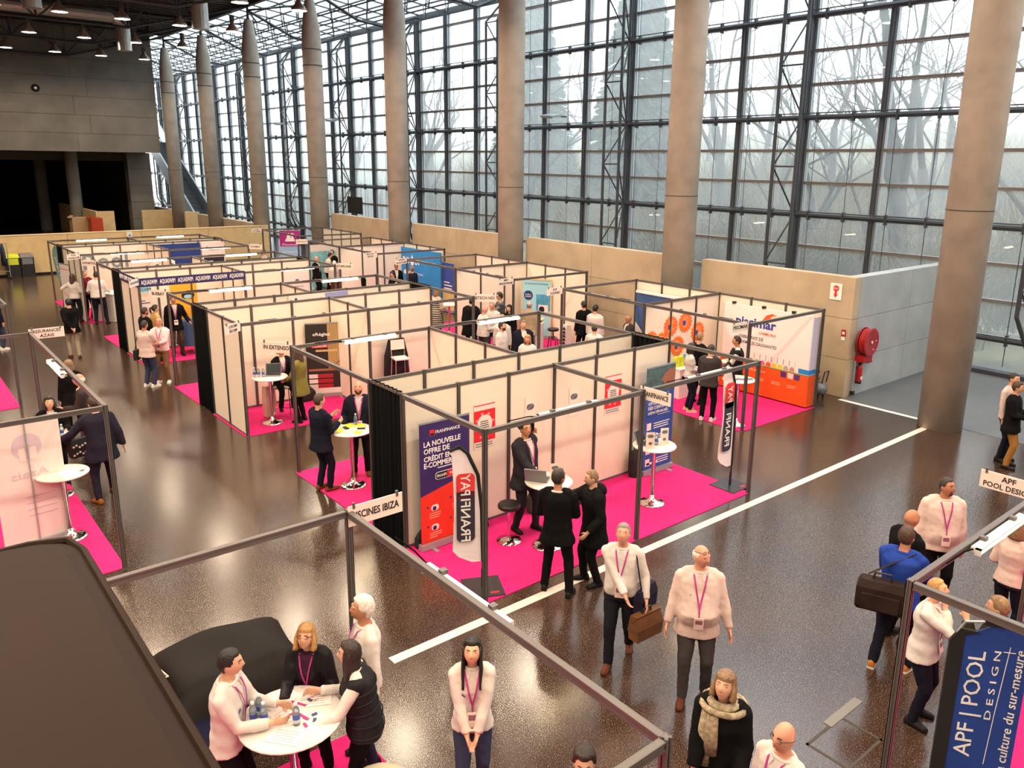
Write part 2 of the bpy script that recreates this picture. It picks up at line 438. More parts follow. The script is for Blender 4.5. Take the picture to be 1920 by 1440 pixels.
pur = [MB().tube([(COLX + i * DX, 0, zr(COLX + i * DX)), (COLX + i * DX, COLP, zr(COLX + i * DX))], .055, 6).mesh('purlin', STEEL) for i in range(NR + 1)]
lowc = [MB().tube([(COLX + (i + .5) * DX, 0, zr(COLX + i * DX) - 1.0), (COLX + (i + .5) * DX, COLP, zr(COLX + i * DX) - 1.0)], .045, 5).mesh('lower_chord', STEELD) for i in range(1, NR - 1)]
dg = []
for i in range(1, NR - 1):
    xm, zm = COLX + (i + .5) * DX, zr(COLX + i * DX) - 1.0
    for q in range(4):
        for xx in (COLX + i * DX, COLX + (i + 1) * DX):
            for yy in ((0,) if xx < xm else (1,)): dg.append(MB().tube([(xm, (q + .5) * RP, zm), (xx, (q + yy) * RP, zr(xx))], .028, 4))
diag = MB()
for d in dg: diag.add(d.v, d.f)
diag = diag.mesh('web_bracing', STEELD)
big = MB().tube([(COLX, 0, 13.9), (COLX + 2.6, 0, 12.75), (GX - 2.0, 0, 12.6), (GX - .3, 0, 13.3)], .08, 6).tube([(COLX, 0, 13.9), (COLX + 2.1, COLP / 2, zr(20.5))], .06, 5).tube([(COLX, 0, 13.9), (COLX + 2.1, -COLP / 2, zr(20.5))], .06, 5).mesh('main_tie', STEELD)
nw = 46
for k in range(2, 11):
    w = struct('window_%d' % nw, (0, COLY0 + COLP * (k - 1), 0)); nw += 1
    for q in range(4):
        for pm in panr: inst('roof_pane', pm, w, (0, q * RP, 0))
        inst('rafter', raf, w, (0, q * RP, 0))
    for pm in pur: inst('purlin', pm, w)
    for pm in lowc: inst('lower_chord', pm, w)
    o = inst('web_bracing', diag, w); o['kind'] = 'stuff'
    inst('main_tie', big, w, (0, COLP, 0))
w = struct('window_61'); xa, xb = COLX, GX
obj('roof_pane', MB().add([(xa, -9, ZR0 + .05), (xb, -9, ZR1 + .05), (xb, 15.2, ZR1 + .05), (xa, 15.2, ZR0 + .05)], [(0, 1, 2, 3)]), GLASSR, w)

# hall roof trusses, ducts, lamps
def hall_truss(y):
    t = thing('roof_truss', '', 'truss', (0, y, 0)); t['kind'] = 'structure'
    bot = [(x, 12.3) for x in (-13.5, -10, -6.4, -2.8, .8, 4.4, 8, 12.1)] + [(15.3, 13.2), (18.4, 14.1)]
    obj('bottom_chord', MB().tube([(x, 0, z) for x, z in bot], .075, 6), STEELD, t)
    obj('top_chord', MB().tube([(-13.5, 0, 14.25), (18.4, 0, 14.25)], .09, 6), STEELD, t)
    for i in range(len(bot) - 2):
        x, z = bot[i]; x2, z2 = bot[i + 1]
        xm = (x + x2) / 2
        obj('web', MB().tube([(x, 0, z), (xm, 0, 14.2)], .045, 5), STEELD, t)
        obj('web', MB().tube([(x2, 0, z2), (xm, 0, 14.2)], .045, 5), STEELD, t)
        obj('web', MB().tube([(x2, 0, z2), (x2 - .12, 1.0, 14.2)], .035, 5), STEELD, t)
        obj('web', MB().tube([(x2, 0, z2), (x2 - .12, -1.0, 14.2)], .035, 5), STEELD, t)
    return t
for k, s in ((4, 'nearest of the three seen'), (5, 'middle one of the three seen'), (6, 'third, behind the last but one pendant row'), (7, 'farthest, close to the concrete wall')):
    t = hall_truss(COLY0 + COLP * k); t['label'] = 'dark lattice roof truss over the hall, ' + s
for (x, y, zb, lab) in ((12.6, 50.3, 11.5, 'shiny round air duct with a down spout, above the far wall'), (13.2, 39.5, 11.5, 'shiny round air duct with a down spout, nearest the columns'), (6.6, 39.6, 11.6, 'shiny round air duct with a down spout, at the top left corner')):
    t = thing('air_duct', lab, 'duct', (x, y, 0))
    obj('spout', MB().lathe([(.34, zb), (.37, zb), (.37, zb + 1.35), (.34, zb + 1.35)], n=18), DUCT, t)
    obj('main_pipe', MB().tube([(0, 0, zb + 1.2), (-.1, 0, zb + 1.5), (-.5, 0, zb + 1.75), (-6 if x > 12.8 or x < 7 else -24, 0, zb + 1.75)], .36, 14), DUCT, t)
lamp_glow = mat('lamp_glow', (1, .93, .82, 1), emit=22)
SHADE = mat('spun_aluminium_shade', rgb(190, 170, 155), .35, .6)
shd = MB().lathe([(.05, .5), (.09, .5), (.12, .34), (.3, .12), (.36, 0), (.345, 0), (.29, .11), (.1, .33), (.05, .34)], n=16).mesh('shade', SHADE, True)
glo = MB().lathe([(0, .03), (.33, .02), (.33, .04), (0, .05)], n=16).mesh('glowing_lens', lamp_glow)
gear = MB().box((-.1, -.07, .5), (.1, .07, .78)).tube([(0, 0, .7), (0, 0, 2.42)], .012, 5).mesh('gear_box', STEELD)
ld = bpy.data.lights.new('pendant_light', 'SPOT'); ld.energy = LAMP_W; ld.color = LAMP_COL; ld.spot_size = 2.85; ld.spot_blend = .6; ld.shadow_soft_size = .33
RW = ['over the viewer', 'over the balcony', 'over the left hall', 'over the rear hall', 'near the left wall', 'near the rear wall', 'over the aisle', 'over the tables', 'over the booths', 'over the pink carpet', 'over the white line', 'near the columns']
ORDW = ['first', 'second', 'third', 'fourth', 'fifth', 'sixth', 'seventh']
rn = {34.7: 'nearest row', 42.6: 'second row', 50.6: 'third row', 58.6: 'farthest row'}
for y in (-5.3, 2.7, 10.7, 18.7, 26.7, 34.7, 42.6, 50.6, 58.6):  # rows nearer than the visible four are unseen, added to light viewer-facing sides
    for i in range(-7, 5):
        x = 5.6 + 2.55 * i
        vis = y > 30
        if vis and i < -2: continue
        t = thing('pendant_lamp', 'bell-shaped hall pendant lamp, %s, %s' % (rn.get(y, 'row out of view above'), (ORDW[4 - i] + ' from the columns' if vis else RW[(i + 7) % 12])), 'lamp', (x, y, 12.0), group='pendant lamps under the hall roof')
        inst('shade', shd, t); inst('glowing_lens', glo, t); inst('gear_box', gear, t)
        if (i + int(y)) % 2 == 0 or not vis: inst('bulb', ld, t, (0, 0, -.03))

# escalator seen through the gap at the far end
t = thing('escalator', 'grey escalator climbing past the glass behind the far column', 'escalator', (20.3, 66, 0))
for i in range(18): obj('step', MB().box((0, i * .62, .6 + i * .36), (1.3, .66 + i * .62, 1.0 + i * .36)), STEEL, t)
for s in (-.12, 1.3):
    obj('balustrade', MB().add([(s, -.5, 0), (s, 11.5, 7.4), (s, 11.5, 8.6), (s, -.5, 1.7), (s + .12, -.5, 0), (s + .12, 11.5, 7.4), (s + .12, 11.5, 8.6), (s + .12, -.5, 1.7)],
        [(0, 1, 2, 3), (7, 6, 5, 4), (0, 4, 5, 1), (1, 5, 6, 2), (2, 6, 7, 3), (3, 7, 4, 0)]), STEELL, t)

# ---------------------------------------------------------------- park outside the glass
def ground_z(x, y):
    d = max(0, x - 30)
    return -.25 + 11 * (1 - math.exp(-(d / 38) ** 1.8)) + .35 * math.sin(x * .21 + 1) * math.sin(y * .17) * min(1, d / 10)
gm = MB(); nx, ny = 30, 40; vs = []; fs = []
for i in range(nx + 1):
    for j in range(ny + 1):
        x = 25 + (i / nx) ** 1.3 * 95; y = -40 + j * 4.2
        vs.append((x, y, ground_z(x, y)))
for i in range(nx):
    for j in range(ny): a = i * (ny + 1) + j; fs.append((a, a + ny + 1, a + ny + 2, a + 1))
gm.add(vs, fs)
def park_mat():
    m = mat('winter_grass', rgb(112, 108, 80), .95, var=.5, scale=.35, bump=.5, bscale=3); return m
o = sobj('trim_3', gm, park_mat(), smooth=True); o.name = 'park_ground'; o['kind'] = 'structure'
pth = MB(); rings = []
for j in range(26):
    y = -30 + j * 3.4; xc = 31 + 2.5 * math.sin(y * .11)
    rings.append([(xc - 1.5, y, ground_z(xc - 1.5, y) + .05), (xc + 1.5, y, ground_z(xc + 1.5, y) + .05), (xc + 1.5, y, ground_z(xc + 1.5, y) - .2), (xc - 1.5, y, ground_z(xc - 1.5, y) - .2)])
pth.loft(rings)
o = obj('park_path', pth, mat('pale_gravel', rgb(206, 200, 190), .9, var=.08)); o['kind'] = 'structure'
BARK = mat('wet_bark', rgb(74, 69, 64), .9, var=.25, scale=2, bump=.5, bscale=6)
TWIG = mat('bare_twigs', rgb(98, 90, 80), .9)
IVY = mat('evergreen_foliage', rgb(62, 80, 64), .9, var=.3, scale=2)
def grow(seed, hgt, r0, depth, lean):
    rnd = random.Random(seed); tr = MB(); tw = MB()
    def rec(p, d, L, r, k):
        n = 2 if k < 3 else 3
        pts = [p]; rr = [r]
        for i in range(n):
            d = (d + V((rnd.uniform(-.16, .16), rnd.uniform(-.16, .16), rnd.uniform(-.03, .12)))).normalized()
            p = p + d * L / n; pts.append(p); rr.append(r * (1 - .38 * (i + 1) / n))
        (tr if k >= depth - 2 else tw).tube(pts, rr, 6 if k >= depth - 1 else 4 if k > depth - 4 else 3)
        if k <= 0: return
        m = rnd.choice((2, 3, 3)) if k < depth else 3
        for i in range(m):
            ax = V((rnd.uniform(-1, 1), rnd.uniform(-1, 1), rnd.uniform(-.2, .9))).normalized()
            q = rnd.uniform(.35, .75)
            rec(pts[-1] if i == 0 or n < 3 else pts[-2], (d * (1 - q) + ax * q).normalized(), L * rnd.uniform(.62, .82), rr[-1] * rnd.uniform(.55, .8), k - 1)
    rec(V((0, 0, -.3)), V((lean, lean * .5, 1)).normalized(), hgt * .36, r0, depth)
    return tr.mesh('trunk', BARK, True), tw.mesh('branches', TWIG)
kinds = [grow(3, 15, .32, 6, .05), grow(11, 17, .38, 6, -.12), grow(23, 13, .22, 6, .12), grow(37, 16, .3, 6, .02)]
shr = []
for sd in (5, 6):
    rnd = random.Random(sd); b_ = MB()
    for i in range(420):
        a = rnd.uniform(0, 2 * PI); r = rnd.uniform(0, 1.5); p = V((r * math.cos(a), r * math.sin(a), 0)); d = V((rnd.uniform(-.5, .5), rnd.uniform(-.5, .5), 1)).normalized()
        L = rnd.uniform(1.2, 3.6); q = p + d * L * .55; e = q + (d + V((rnd.uniform(-.7, .7), rnd.uniform(-.7, .7), rnd.uniform(-.6, .2)))).normalized() * L * .5
        b_.tube([p, q, e], [.022, .016, .006], 3)
    shr.append(b_.mesh('twigs', mat('straw_twigs', rgb(128, 116, 84), .9)))
rnd = random.Random(4)
conif = MB()
for i in range(2200):
    t_ = rnd.random(); z = 2 + 15 * t_; a = rnd.uniform(0, 2 * PI); R = (1 - t_) * 3.4 + .3
    p = V((0, 0, z)); e = V((R * math.cos(a), R * math.sin(a), z - rnd.uniform(.2, 1.3)))
    conif.obox((p + e) / 2, (e - p) / 2, V((-math.sin(a), math.cos(a), 0)) * .16 * R / 3, V((0, 0, .05)))
conm = conif.mesh('foliage', IVY)
WHERE = [(28.6, 5.4), (29.5, 13.5), (31, 16.5), (34, 11), (33.5, 20), (36, 15.5), (38, 24), (35, 28.5), (40, 19), (42, 31), (38, 36), (44, 25), (46, 40), (36, 44), (42, 48), (34, 52), (48, 55), (38, 60), (50, 33), (54, 47),
         (52, 22), (47, 14), (44, 6), (56, 38), (60, 28), (58, 60), (64, 50), (45, 70), (55, 76), (36, 70), (66, 38), (62, 16)]
dirs = ['beside the gravel path', 'leaning over the path', 'in the first rank', 'farther up the slope', 'deep in the mist']
tcol = []
for i, (x, y) in enumerate(WHERE):
    tr, br = kinds[i % 4]
    lab = 'bare winter tree in the park seen through the glass' if i > 3 else ['thick bare tree trunk just outside the glass at the right edge', 'bare tree outside, right of the nearest lattice post',
           'bare forked tree outside between the two nearest lattice posts', 'bare tree outside behind the forked one'][i]
    t = thing('bare_tree', lab, 'tree', (x, y, ground_z(x, y)), rnd.uniform(0, 6.28), 'bare trees in the park')
    s = rnd.uniform(.85, 1.3); t.scale = (s, s, s)
    inst('trunk', tr, t); inst('branches', br, t)
t = thing('conifer', 'tall dark green conifer rising in the mist beyond the glass', 'tree', (42, 39, ground_z(42, 39))); t.scale = (1.2, 1.2, 1.25)
inst('foliage', conm, t); obj('trunk', MB().tube([(0, 0, -.5), (0, 0, 16)], [.35, .05], 8), BARK, t)
t2 = copy_tree(t); t2.location = (46, 55, ground_z(46, 55)); t2['label'] = 'second tall conifer, farther left in the mist beyond the glass'
for i in range(90):
    x = 28.5 + 26 * rnd.random() ** 1.3; y = 8 + 62 * rnd.random()
    t = thing('shrub', 'leafless straw-coloured shrub on the park slope', 'shrub', (x, y, ground_z(x, y) - .1), rnd.uniform(0, 6), 'shrubs on the slope')
    q = rnd.uniform(.8, 1.5); t.scale = (q, q, q)
    inst('twigs', shr[i % 2], t)

# mist hanging over the park
def mist():
    m = bpy.data.materials.new('park_mist'); m.use_nodes = True; nt = m.node_tree; nt.nodes.remove(nt.nodes['Principled BSDF'])
    v = nt.nodes.new('ShaderNodeVolumeScatter'); v.inputs['Density'].default_value = .010; v.inputs['Color'].default_value = (.97, .985, 1, 1); v.inputs['Anisotropy'].default_value = .2
    nt.links.new(v.outputs[0], nt.nodes['Material Output'].inputs['Volume'])
    return m
o = obj('park_mist', MB().box((26.5, -60, -6), (150, 150, 45)), mist()); o['kind'] = 'stuff'; o['label'] = 'pale winter mist hanging between the park trees'
# ---------------------------------------------------------------- exhibition booths
FRAME = mat('anodised_frame', rgb(104, 98, 96), .45, .35)
PANEL = mat('white_laminate', rgb(232, 220, 204), .55, var=.02, scale=1.2)
PINK = mat('pink_carpet', rgb(214, 16, 112), .95, var=.10, scale=1.3, bump=.3, bscale=260)
VELVET = mat('black_molton', rgb(9, 9, 10), .98, spec=.1)
XL, XR, PW = 5.72, 14.44, .99
def mk_post(h=2.48):
    m = MB()
    m.box((-.02, -.02, 0), (.02, .02, h))
    for a, b in ((-.028, -.008), (.008, .028)):
        m.box((a, -.028, 0), (b, -.021, h)); m.box((a, .021, 0), (b, .028, h)); m.box((-.028, a, 0), (-.021, b, h)); m.box((.021, a, 0), (.028, b, h))
    m.box((-.035, -.035, 0), (.035, .035, .02))
    return m
postm = mk_post().mesh('post', FRAME)
_rail = {}
def rail_mesh(L):
    k = round(L, 2)
    if k not in _rail: _rail[k] = MB().box((.03, -.02, -.034), (k - .03, .02, .03)).box((.03, -.027, -.034), (k - .03, -.021, -.018)).box((.03, -.027, .014), (k - .03, -.021, .03)).box((.03, .021, -.034), (k - .03, .027, -.018)).box((.03, .021, .014), (k - .03, .027, .03)).mesh('rail', FRAME)
    return _rail[k]
panm = MB().box((.026, -.005, .045), (PW - .026, .005, 2.42)).mesh('panel', PANEL)
basem = MB().box((.026, -.018, .0), (PW - .026, .018, .04)).mesh('base_rail', FRAME)
topm = MB().box((.026, -.02, 2.42), (PW - .026, .02, 2.47)).mesh('top_rail', FRAME)
ALLPOST = set()
def booth(label, posts, rails, walls, grp='white shell booths'):
    x0, y0 = posts[0]
    t = thing('exhibition_booth', label, 'booth', (x0, y0, 0), group=grp)
    def P_(x, y):
        k = (round(x, 2), round(y, 2))
        if k not in ALLPOST:
            ALLPOST.add(k); inst('post', postm, t, (x - x0, y - y0, 0))
    for x, y in posts: P_(x, y)
    for (a, b) in rails:
        d = V((b[0] - a[0], b[1] - a[1], 0)); an = math.atan2(d.y, d.x)
        inst('rail', rail_mesh(d.length), t, (a[0] - x0, a[1] - y0, 2.44), (0, 0, an))
    for (a, b, n) in walls:
        d = V((b[0] - a[0], b[1] - a[1], 0)); an = math.atan2(d.y, d.x); st = d.length / n; u = d.normalized()
        for i in range(n):
            p = V((a[0] - x0, a[1] - y0, 0)) + u * st * i
            s = (st / PW, 1, 1)
            inst('panel', panm, t, p, (0, 0, an), s); inst('base_rail', basem, t, p, (0, 0, an), s); inst('top_rail', topm, t, p, (0, 0, an), s)
            P_(a[0] + u.x * st * i, a[1] + u.y * st * i)
        P_(*b)
    return t
def row(yf, yb, labA, labB, lwall, div, rwall=False, nd=2, side=1):
    x0, x1, x2 = XL, XL + 3 * PW, XL + 6 * PW
    booth(labA, [(x0, yf), (x1, yf)], [((x0, yf), (x1, yf))] + ([] if lwall else [((x0, yf), (x0, yb))]),
          [((x0, yb), (x1, yb), 3)] + ([((x0, yf), (x0, yb), nd)] if lwall else []) + ([((x1, yf), (x1, yb), nd)] if div else []))
    booth(labB, [(x1, yf), (x2, yf)], [((x1, yf), (x2, yf)), ((x2, yf), (x2, yb))] + ([] if div else [((x1, yf), (x1, yb))]), [((x1, yb), (x2, yb), 3)])
row(7.72, 9.75, 'left half of the nearest white booth, open to the floor line, with the purple roll-up', 'right half of the nearest white booth, with the blue roll-up and feather flag', False, False)
row(13.64, 10.72, 'white booth behind the nearest row, left half, open at the black curtain', 'white booth behind the nearest row, right half, with the crowd in view', False, True, nd=3)
row(16.22, 18.21, 'white booth with the tall black and slatted roll-up and the curly-haired woman', 'empty white booth with a coat over a white chair', True, True)
row(21.17, 19.25, 'white booth whose corner carries the grey board left of the black blazer', 'white booth behind the empty one, right of the grey corner board', False, True)
row(23.92, 25.85, 'white booth with the navy lettered header band and the man in a blazer', 'white booth right of the navy header band, with a black and white poster', True, True)
row(28.82, 26.82, 'white booth at the counter where the big man in white stands', 'white booth with the blue and white vending display in view', False, True)
row(31.42, 34.4, 'white booth with large grey round letters on its back panels', 'white booth with the dark blue back cloth', True, True, nd=3)
row(37.28, 35.41, 'farthest left booth frame before the plywood wall', 'farthest middle booth frame before the plywood wall', False, False)
def rbooth(y0, y1, lab, back=True, leftwall=False, yleft=True):
    xa, xb = XR, XR + 3 * PW
    booth(lab, [(xa, y0), (xa, y1)], [((xa, y0), (xa, y1)), ((xa, y0), (xb, y0))] + ([] if leftwall or not yleft else [((xa, y1), (xb, y1))]),
          ([((xb, y0), (xb, y1), 3)] if back else []) + ([((xa, y1), (xb, y1), 3)] if leftwall else []), 'white booths along the concrete wall')
rbooth(9.85, 12.91, 'white booth with the orange and white banner, nearest along the concrete wall', leftwall=True)
rbooth(12.91, 15.93, 'white booth with the dark blue cloth, second along the concrete wall')
rbooth(18.07, 21.05, 'white booth with the light blue poster, third along the concrete wall', leftwall=True)
rbooth(21.05, 24.03, 'open white booth left of the light blue poster, with a man in a dark jacket')
rbooth(26.14, 29.16, 'white booth with the bright blue water-drop banner', leftwall=True)
rbooth(29.16, 32.01, 'open white booth left of the bright blue banner')
booth('farthest white booth beside the fourth column', [(15.0, 34.3), (15.0, 38.4)], [((15.0, 34.3), (15.0, 38.4)), ((15.0, 34.3), (17.97, 34.0)), ((15.0, 38.4), (17.97, 38.0))], [((17.97, 34.0), (17.97, 38.0), 4)], 'white booths along the concrete wall')
# bare frames at the left and in the foreground
def frame(lab, pts, closed=False):
    t = booth(lab, pts, [(pts[i], pts[i + 1]) for i in range(len(pts) - 1)], [], 'open booth frames')
    return t
frame('open grey booth frame round the standing table at the left edge', [(-3.7, 17.72), (2.22, 17.72), (2.22, 11.72), (-3.7, 11.72)])
frame('open grey booth frame at the far left edge beside the aisle', [(-3.7, 27.4), (2.3, 27.4), (2.3, 21.45), (-3.7, 21.45)])
frame('open grey booth frame in the foreground round the crowded white table', [(-1.2, 6.61), (3.24, 6.61), (3.23, 2.56), (-1.2, 2.56)])
frame('open grey booth frame at the bottom right round the blue flag', [(6.22, -.5), (6.22, 2.5), (9.2, 2.5), (12.2, 2.5)])

# carpets
def carpet(lab, x0, y0, x1, y1):
    tag(obj('carpet', MB().box((x0, y0, 0), (x1, y1, .012)), PINK), lab, 'carpet', 'pink booth carpets')
carpet('bright pink carpet of the nearest booth, along the white floor line', 5.68, 7.7, 11.7, 9.77)
carpet('bright pink carpet under the chrome table with yellow papers', 5.66, 10.7, 11.7, 13.66)
carpet('bright pink carpet under the table with the open laptop', 5.66, 16.2, 11.7, 18.23)
carpet('bright pink carpet beyond the curtain beside the laptop table', 5.66, 19.23, 11.7, 21.19)
carpet('bright pink carpet below the navy header band, under the blazer man', 5.66, 23.9, 11.7, 25.87)
carpet('bright pink carpet at the white counter beside the second black curtain', 5.66, 26.8, 11.7, 28.84)
carpet('bright pink carpet under the booth with grey round letters', 5.66, 31.4, 11.7, 34.42)
carpet('bright pink carpet of the farthest row before the plywood wall', 5.66, 35.39, 11.7, 37.3)
carpet('bright pink carpet in front of the orange counter', 14.4, 9.83, 17.45, 15.95)
carpet('bright pink carpet in front of the light blue poster', 14.4, 18.05, 17.45, 24.05)
carpet('bright pink carpet in front of the bright blue water-drop banner', 14.4, 26.12, 17.45, 32.03)
carpet('bright pink carpet of the booth at the left edge with the white roll-up', -3.7, 11.74, 2.24, 17.7)
carpet('bright pink carpet corner at the far left edge', -3.7, 21.47, 2.3, 27.4)
carpet('bright pink carpet under the crowded foreground table', -1.2, 2.58, 3.22, 6.59)
carpet('bright pink carpet at the bottom right under the blue flag', 6.95, -2, 12.2, 2.46)

# black curtains closing the gaps between back-to-back rows
def curtain(lab, x, y0, y1, h=2.5):
    n = 40; r0 = []; r1 = []
    for i in range(n + 1):
        y = y0 + (y1 - y0) * i / n; dx = .035 * math.sin(i * 1.15) + .015 * math.sin(i * 2.7)
        r0.append((x + dx * 1.4, y, .01)); r1.append((x + dx * .5, y, h))
    vs = r0 + r1 + [(a + .012, b, c) for a, b, c in r0] + [(a + .012, b, c) for a, b, c in r1]; N = n + 1; fs = []
    for i in range(n):
        fs += [(i, i + 1, N + i + 1, N + i), (2 * N + i, 3 * N + i, 3 * N + i + 1, 2 * N + i + 1), (N + i, N + i + 1, 3 * N + i + 1, 3 * N + i)]
    t = thing('black_curtain', lab, 'curtain', (x, y0, 0), group='black curtains at the row ends')
    o = obj('cloth', MB().add(vs, fs), VELVET, t, smooth=True); o.data.transform(Matrix.Translation((-x, -y0, 0)))
    obj('curtain_rail', MB().box((-.02, 0, 2.44), (.03, y1 - y0, 2.48)), FRAME, t)
S_ = [('nearest', 9.78, 10.69), ('beside the laptop table', 18.24, 19.22), ('beside the navy header band', 25.88, 26.79), ('beside the green leaning flag', 34.43, 35.38)]
for s, a, b in S_:
    curtain('tall black curtain closing the left row end, ' + s, XL - .0, a, b)
for s, a, b in (('behind the nearest booth', 9.78, 10.69), ('behind the empty booth with a coat', 18.24, 19.22), ('behind the booth right of the navy band', 25.88, 26.79), ('at the farthest row', 34.43, 35.38)):
    curtain('black curtain closing the right row end, ' + s, XL + 6 * PW, a, b)

# strip lights on the booth rails
tube_m = mat('glowing_tube', (*TUBE_COL, 1), emit=TUBE_E)
HOUS = mat('white_batten', rgb(226, 224, 220), .4)
def strip(lab, p, q, nx, ny, z=2.40):
    """p,q ends; (nx,ny) the side the tube faces"""
    p, q = V((*p, 0)), V((*q, 0)); d = (q - p).normalized(); L = (q - p).length / 2; c = (p + q) / 2
    t = thing('strip_light', lab, 'light', (c.x, c.y, z), math.atan2(d.y, d.x), 'strip lights on the booth rails')
    s = 1 if V((-d.y, d.x, 0)).dot(V((nx, ny, 0))) > 0 else -1
    obj('housing', MB().box((-L, -.02, .0), (L, .02, .05)).box((-L, s * .02, .035), (L, s * .07, .05)).box((-L, s * .02, -.02), (-L + .02, s * .07, .05)).box((L - .02, s * .02, -.02), (L, s * .07, .05)), HOUS, t)
    obj('glowing_tube', MB().tube([(-L + .02, s * .045, .005), (L - .02, s * .045, .005)], .024, 8), tube_m, t)
    for k in (-.6, .6): obj('clip', MB().box((k * L - .03, -.03, .02), (k * L + .03, .03, .085)), FRAME, t)
    obj('cable', MB().tube([(-L, 0, .03), (-L - .2, 0, .07), (-L - .55, 0, .075)], .008, 5), VELVET, t)
def two(y, s, la, lb, xa=6.7, xb=9.85):
    strip(la, (xa, y), (xa + 1.15, y), 0, s); strip(lb, (xb, y), (xb + 1.15, y), 0, s)
two(7.79, 1, 'strip light on the nearest front rail, left one, seen from its white back', 'strip light on the nearest front rail, right one above the feather flag')
two(13.58, -1, 'glowing strip light above the standing navy-suited man', 'glowing strip light above the crowd of white shirts')
two(16.28, 1, 'strip light on the rail above the open laptop table', 'strip light on the rail above the coat on the chair')
two(21.11, -1, 'glowing strip light right of the man in the black blazer', 'glowing strip light in the middle of the rows, left of the bald suited man')
two(28.76, -1, 'glowing strip light behind the navy header band, left', 'glowing strip light at the far end, right of the blue back cloth', 6.7, 9.8)
two(37.22, -1, 'farthest glowing strip light, left one before the plywood wall', 'farthest glowing strip light, right one before the plywood wall', 6.7, 9.8)
two(23.98, 1, 'strip light hidden behind the navy header band', 'strip light on the rail right of the navy band')
two(31.48, 1, 'strip light on the rail of the booth with grey round letters', 'strip light on the rail of the dark blue back cloth')
for y, s in ((10.9, 'orange banner booth'), (14.0, 'dark blue cloth booth'), (19.2, 'light blue poster booth'), (22.4, 'booth left of the light blue poster'), (27.2, 'water-drop banner booth'), (30.3, 'open booth at the far right')):
    strip('strip light on the front rail of the ' + s, (XR + .06, y), (XR + .06, y + 1.15), 1, 0)
strip('long strip light on the foreground rail above the floor', (3.30, 5.27), (3.30, 4.12), -1, 0)
strip('strip light on the rail at the bottom right beside the white sign', (7.3, 2.44), (8.45, 2.44), 0, -1)
strip('strip light of the left edge frame over the white roll-up', (-1.4, 11.8), (-.25, 11.8), 0, 1)
strip('strip light of the left edge frame over the aisle side', (2.15, 14.0), (2.15, 15.2), -1, 0)

# name boards at the booth corners
BOARD = mat('sign_board', rgb(236, 222, 212), .5)
INK = mat('black_ink', rgb(34, 30, 34), .6)
def sign(lines, a, b, lab, h=.2, ztop=2.52, col=None):
    a, b = V((*a, 0)), V((*b, 0)); d = b - a; L = d.length; u = d.normalized()
    t = thing('booth_sign', lab, 'sign', (a.x, a.y, ztop), math.atan2(d.y, d.x), 'name boards on the booth corners')
    obj('board', MB().box((0, -.006, -h), (L, .006, 0)), BOARD, t)
    n = len(lines)
    for i, s in enumerate(lines):
        lh = .062 if n == 2 else .078
        z = -h / 2 + ((.046 - .092 * i) if n == 2 else 0)
        w = min(L * .86, len(s) * lh * .78)
        text(s, t, (L / 2, -.0085, z), (1, 0, 0), (0, 0, 1), lh, w, col or INK, bold=.012)
    for k in (.1, .9): obj('clip', MB().box((L * k - .012, -.012, -.03), (L * k + .012, .012, .03)), FRAME, t)
    return t
sign(['FRANFINANCE'], (8.72, 7.80), (8.74, 7.22), 'white name board on the post above the blue roll-up')
sign(['PISCINES IBIZA'], (3.22, 6.57), (3.82, 6.57), 'white name board on the foreground frame in front of the black curtain', .21)
sign(['IN EXTENSO'], (5.36, 14.14), (5.72, 13.665), 'grey name board above the curly-haired woman')
sign(['LOCAM', 'SECAM'], (5.32, 15.93), (5.72, 16.195), 'small tilted white name board left of the laptop table')
sign(['BUEBAT'], (5.40, 21.65), (5.72, 21.195), 'grey name board left of the man in the black blazer')
sign(['AQUASWIM'], (5.38, 23.46), (5.72, 23.895), 'small name board at the left end of the navy header band', col=mat('teal_ink', rgb(60, 120, 140), .6))
sign(['ALPHAPOOL'], (5.36, 29.29), (5.72, 28.83), 'grey name board above the big man in the white shirt')
sign(['POOL', 'TECHNOLOGIE'], (5.28, 31.13), (5.72, 31.395), 'white name board above the man in the maroon sweater')
sign(['STARLINE'], (11.72, 23.98), (12.1, 23.55), 'name board above the man in the white shirt by the folding chair')
sign(['ISTECH HDI'], (11.70, 16.26), (12.16, 15.92), 'name board above the two bald men in white')
sign(['MPI', 'MAISON PISCINE'], (13.82, 18.0), (14.40, 18.02), 'name board left of the light blue poster')
sign(['SCP', 'DOLPHIN'], (13.82, 15.86), (14.40, 15.88), 'name board right of the light blue poster')
sign(['PISCIMAR'], (13.86, 9.9), (14.42, 9.88), 'name board hanging before the orange and white banner')
sign(['BIO-UV', 'GROUP'], (13.85, 26.1), (14.42, 26.08), 'name board left of the water-drop logo')
sign(['AQUATOP', 'PRODUCTIONS'], (13.85, 23.8), (14.42, 24.0), 'name board right of the water-drop logo')
sign(['AQUALUX'], (13.98, 32.2), (14.42, 32.0), 'small name board beside the purple roll-up')
sign(['HYDRA', 'SYSTEMES'], (14.5, 38.5), (14.96, 38.42), 'small white name board before the plywood wall, upper one')
sign(['VOGOMOD'], (11.66, 31.42), (12.02, 30.95), 'small white name board before the plywood wall, lower one')
sign(['ASSURANCES', 'AZAIS'], (2.20, 17.76), (2.80, 17.74), 'white two-line name board over the left aisle')
sign(['APF', 'POOL DESIGN'], (9.22, 3.12), (9.22, 2.54), 'white two-line name board at the right edge above the strip light')
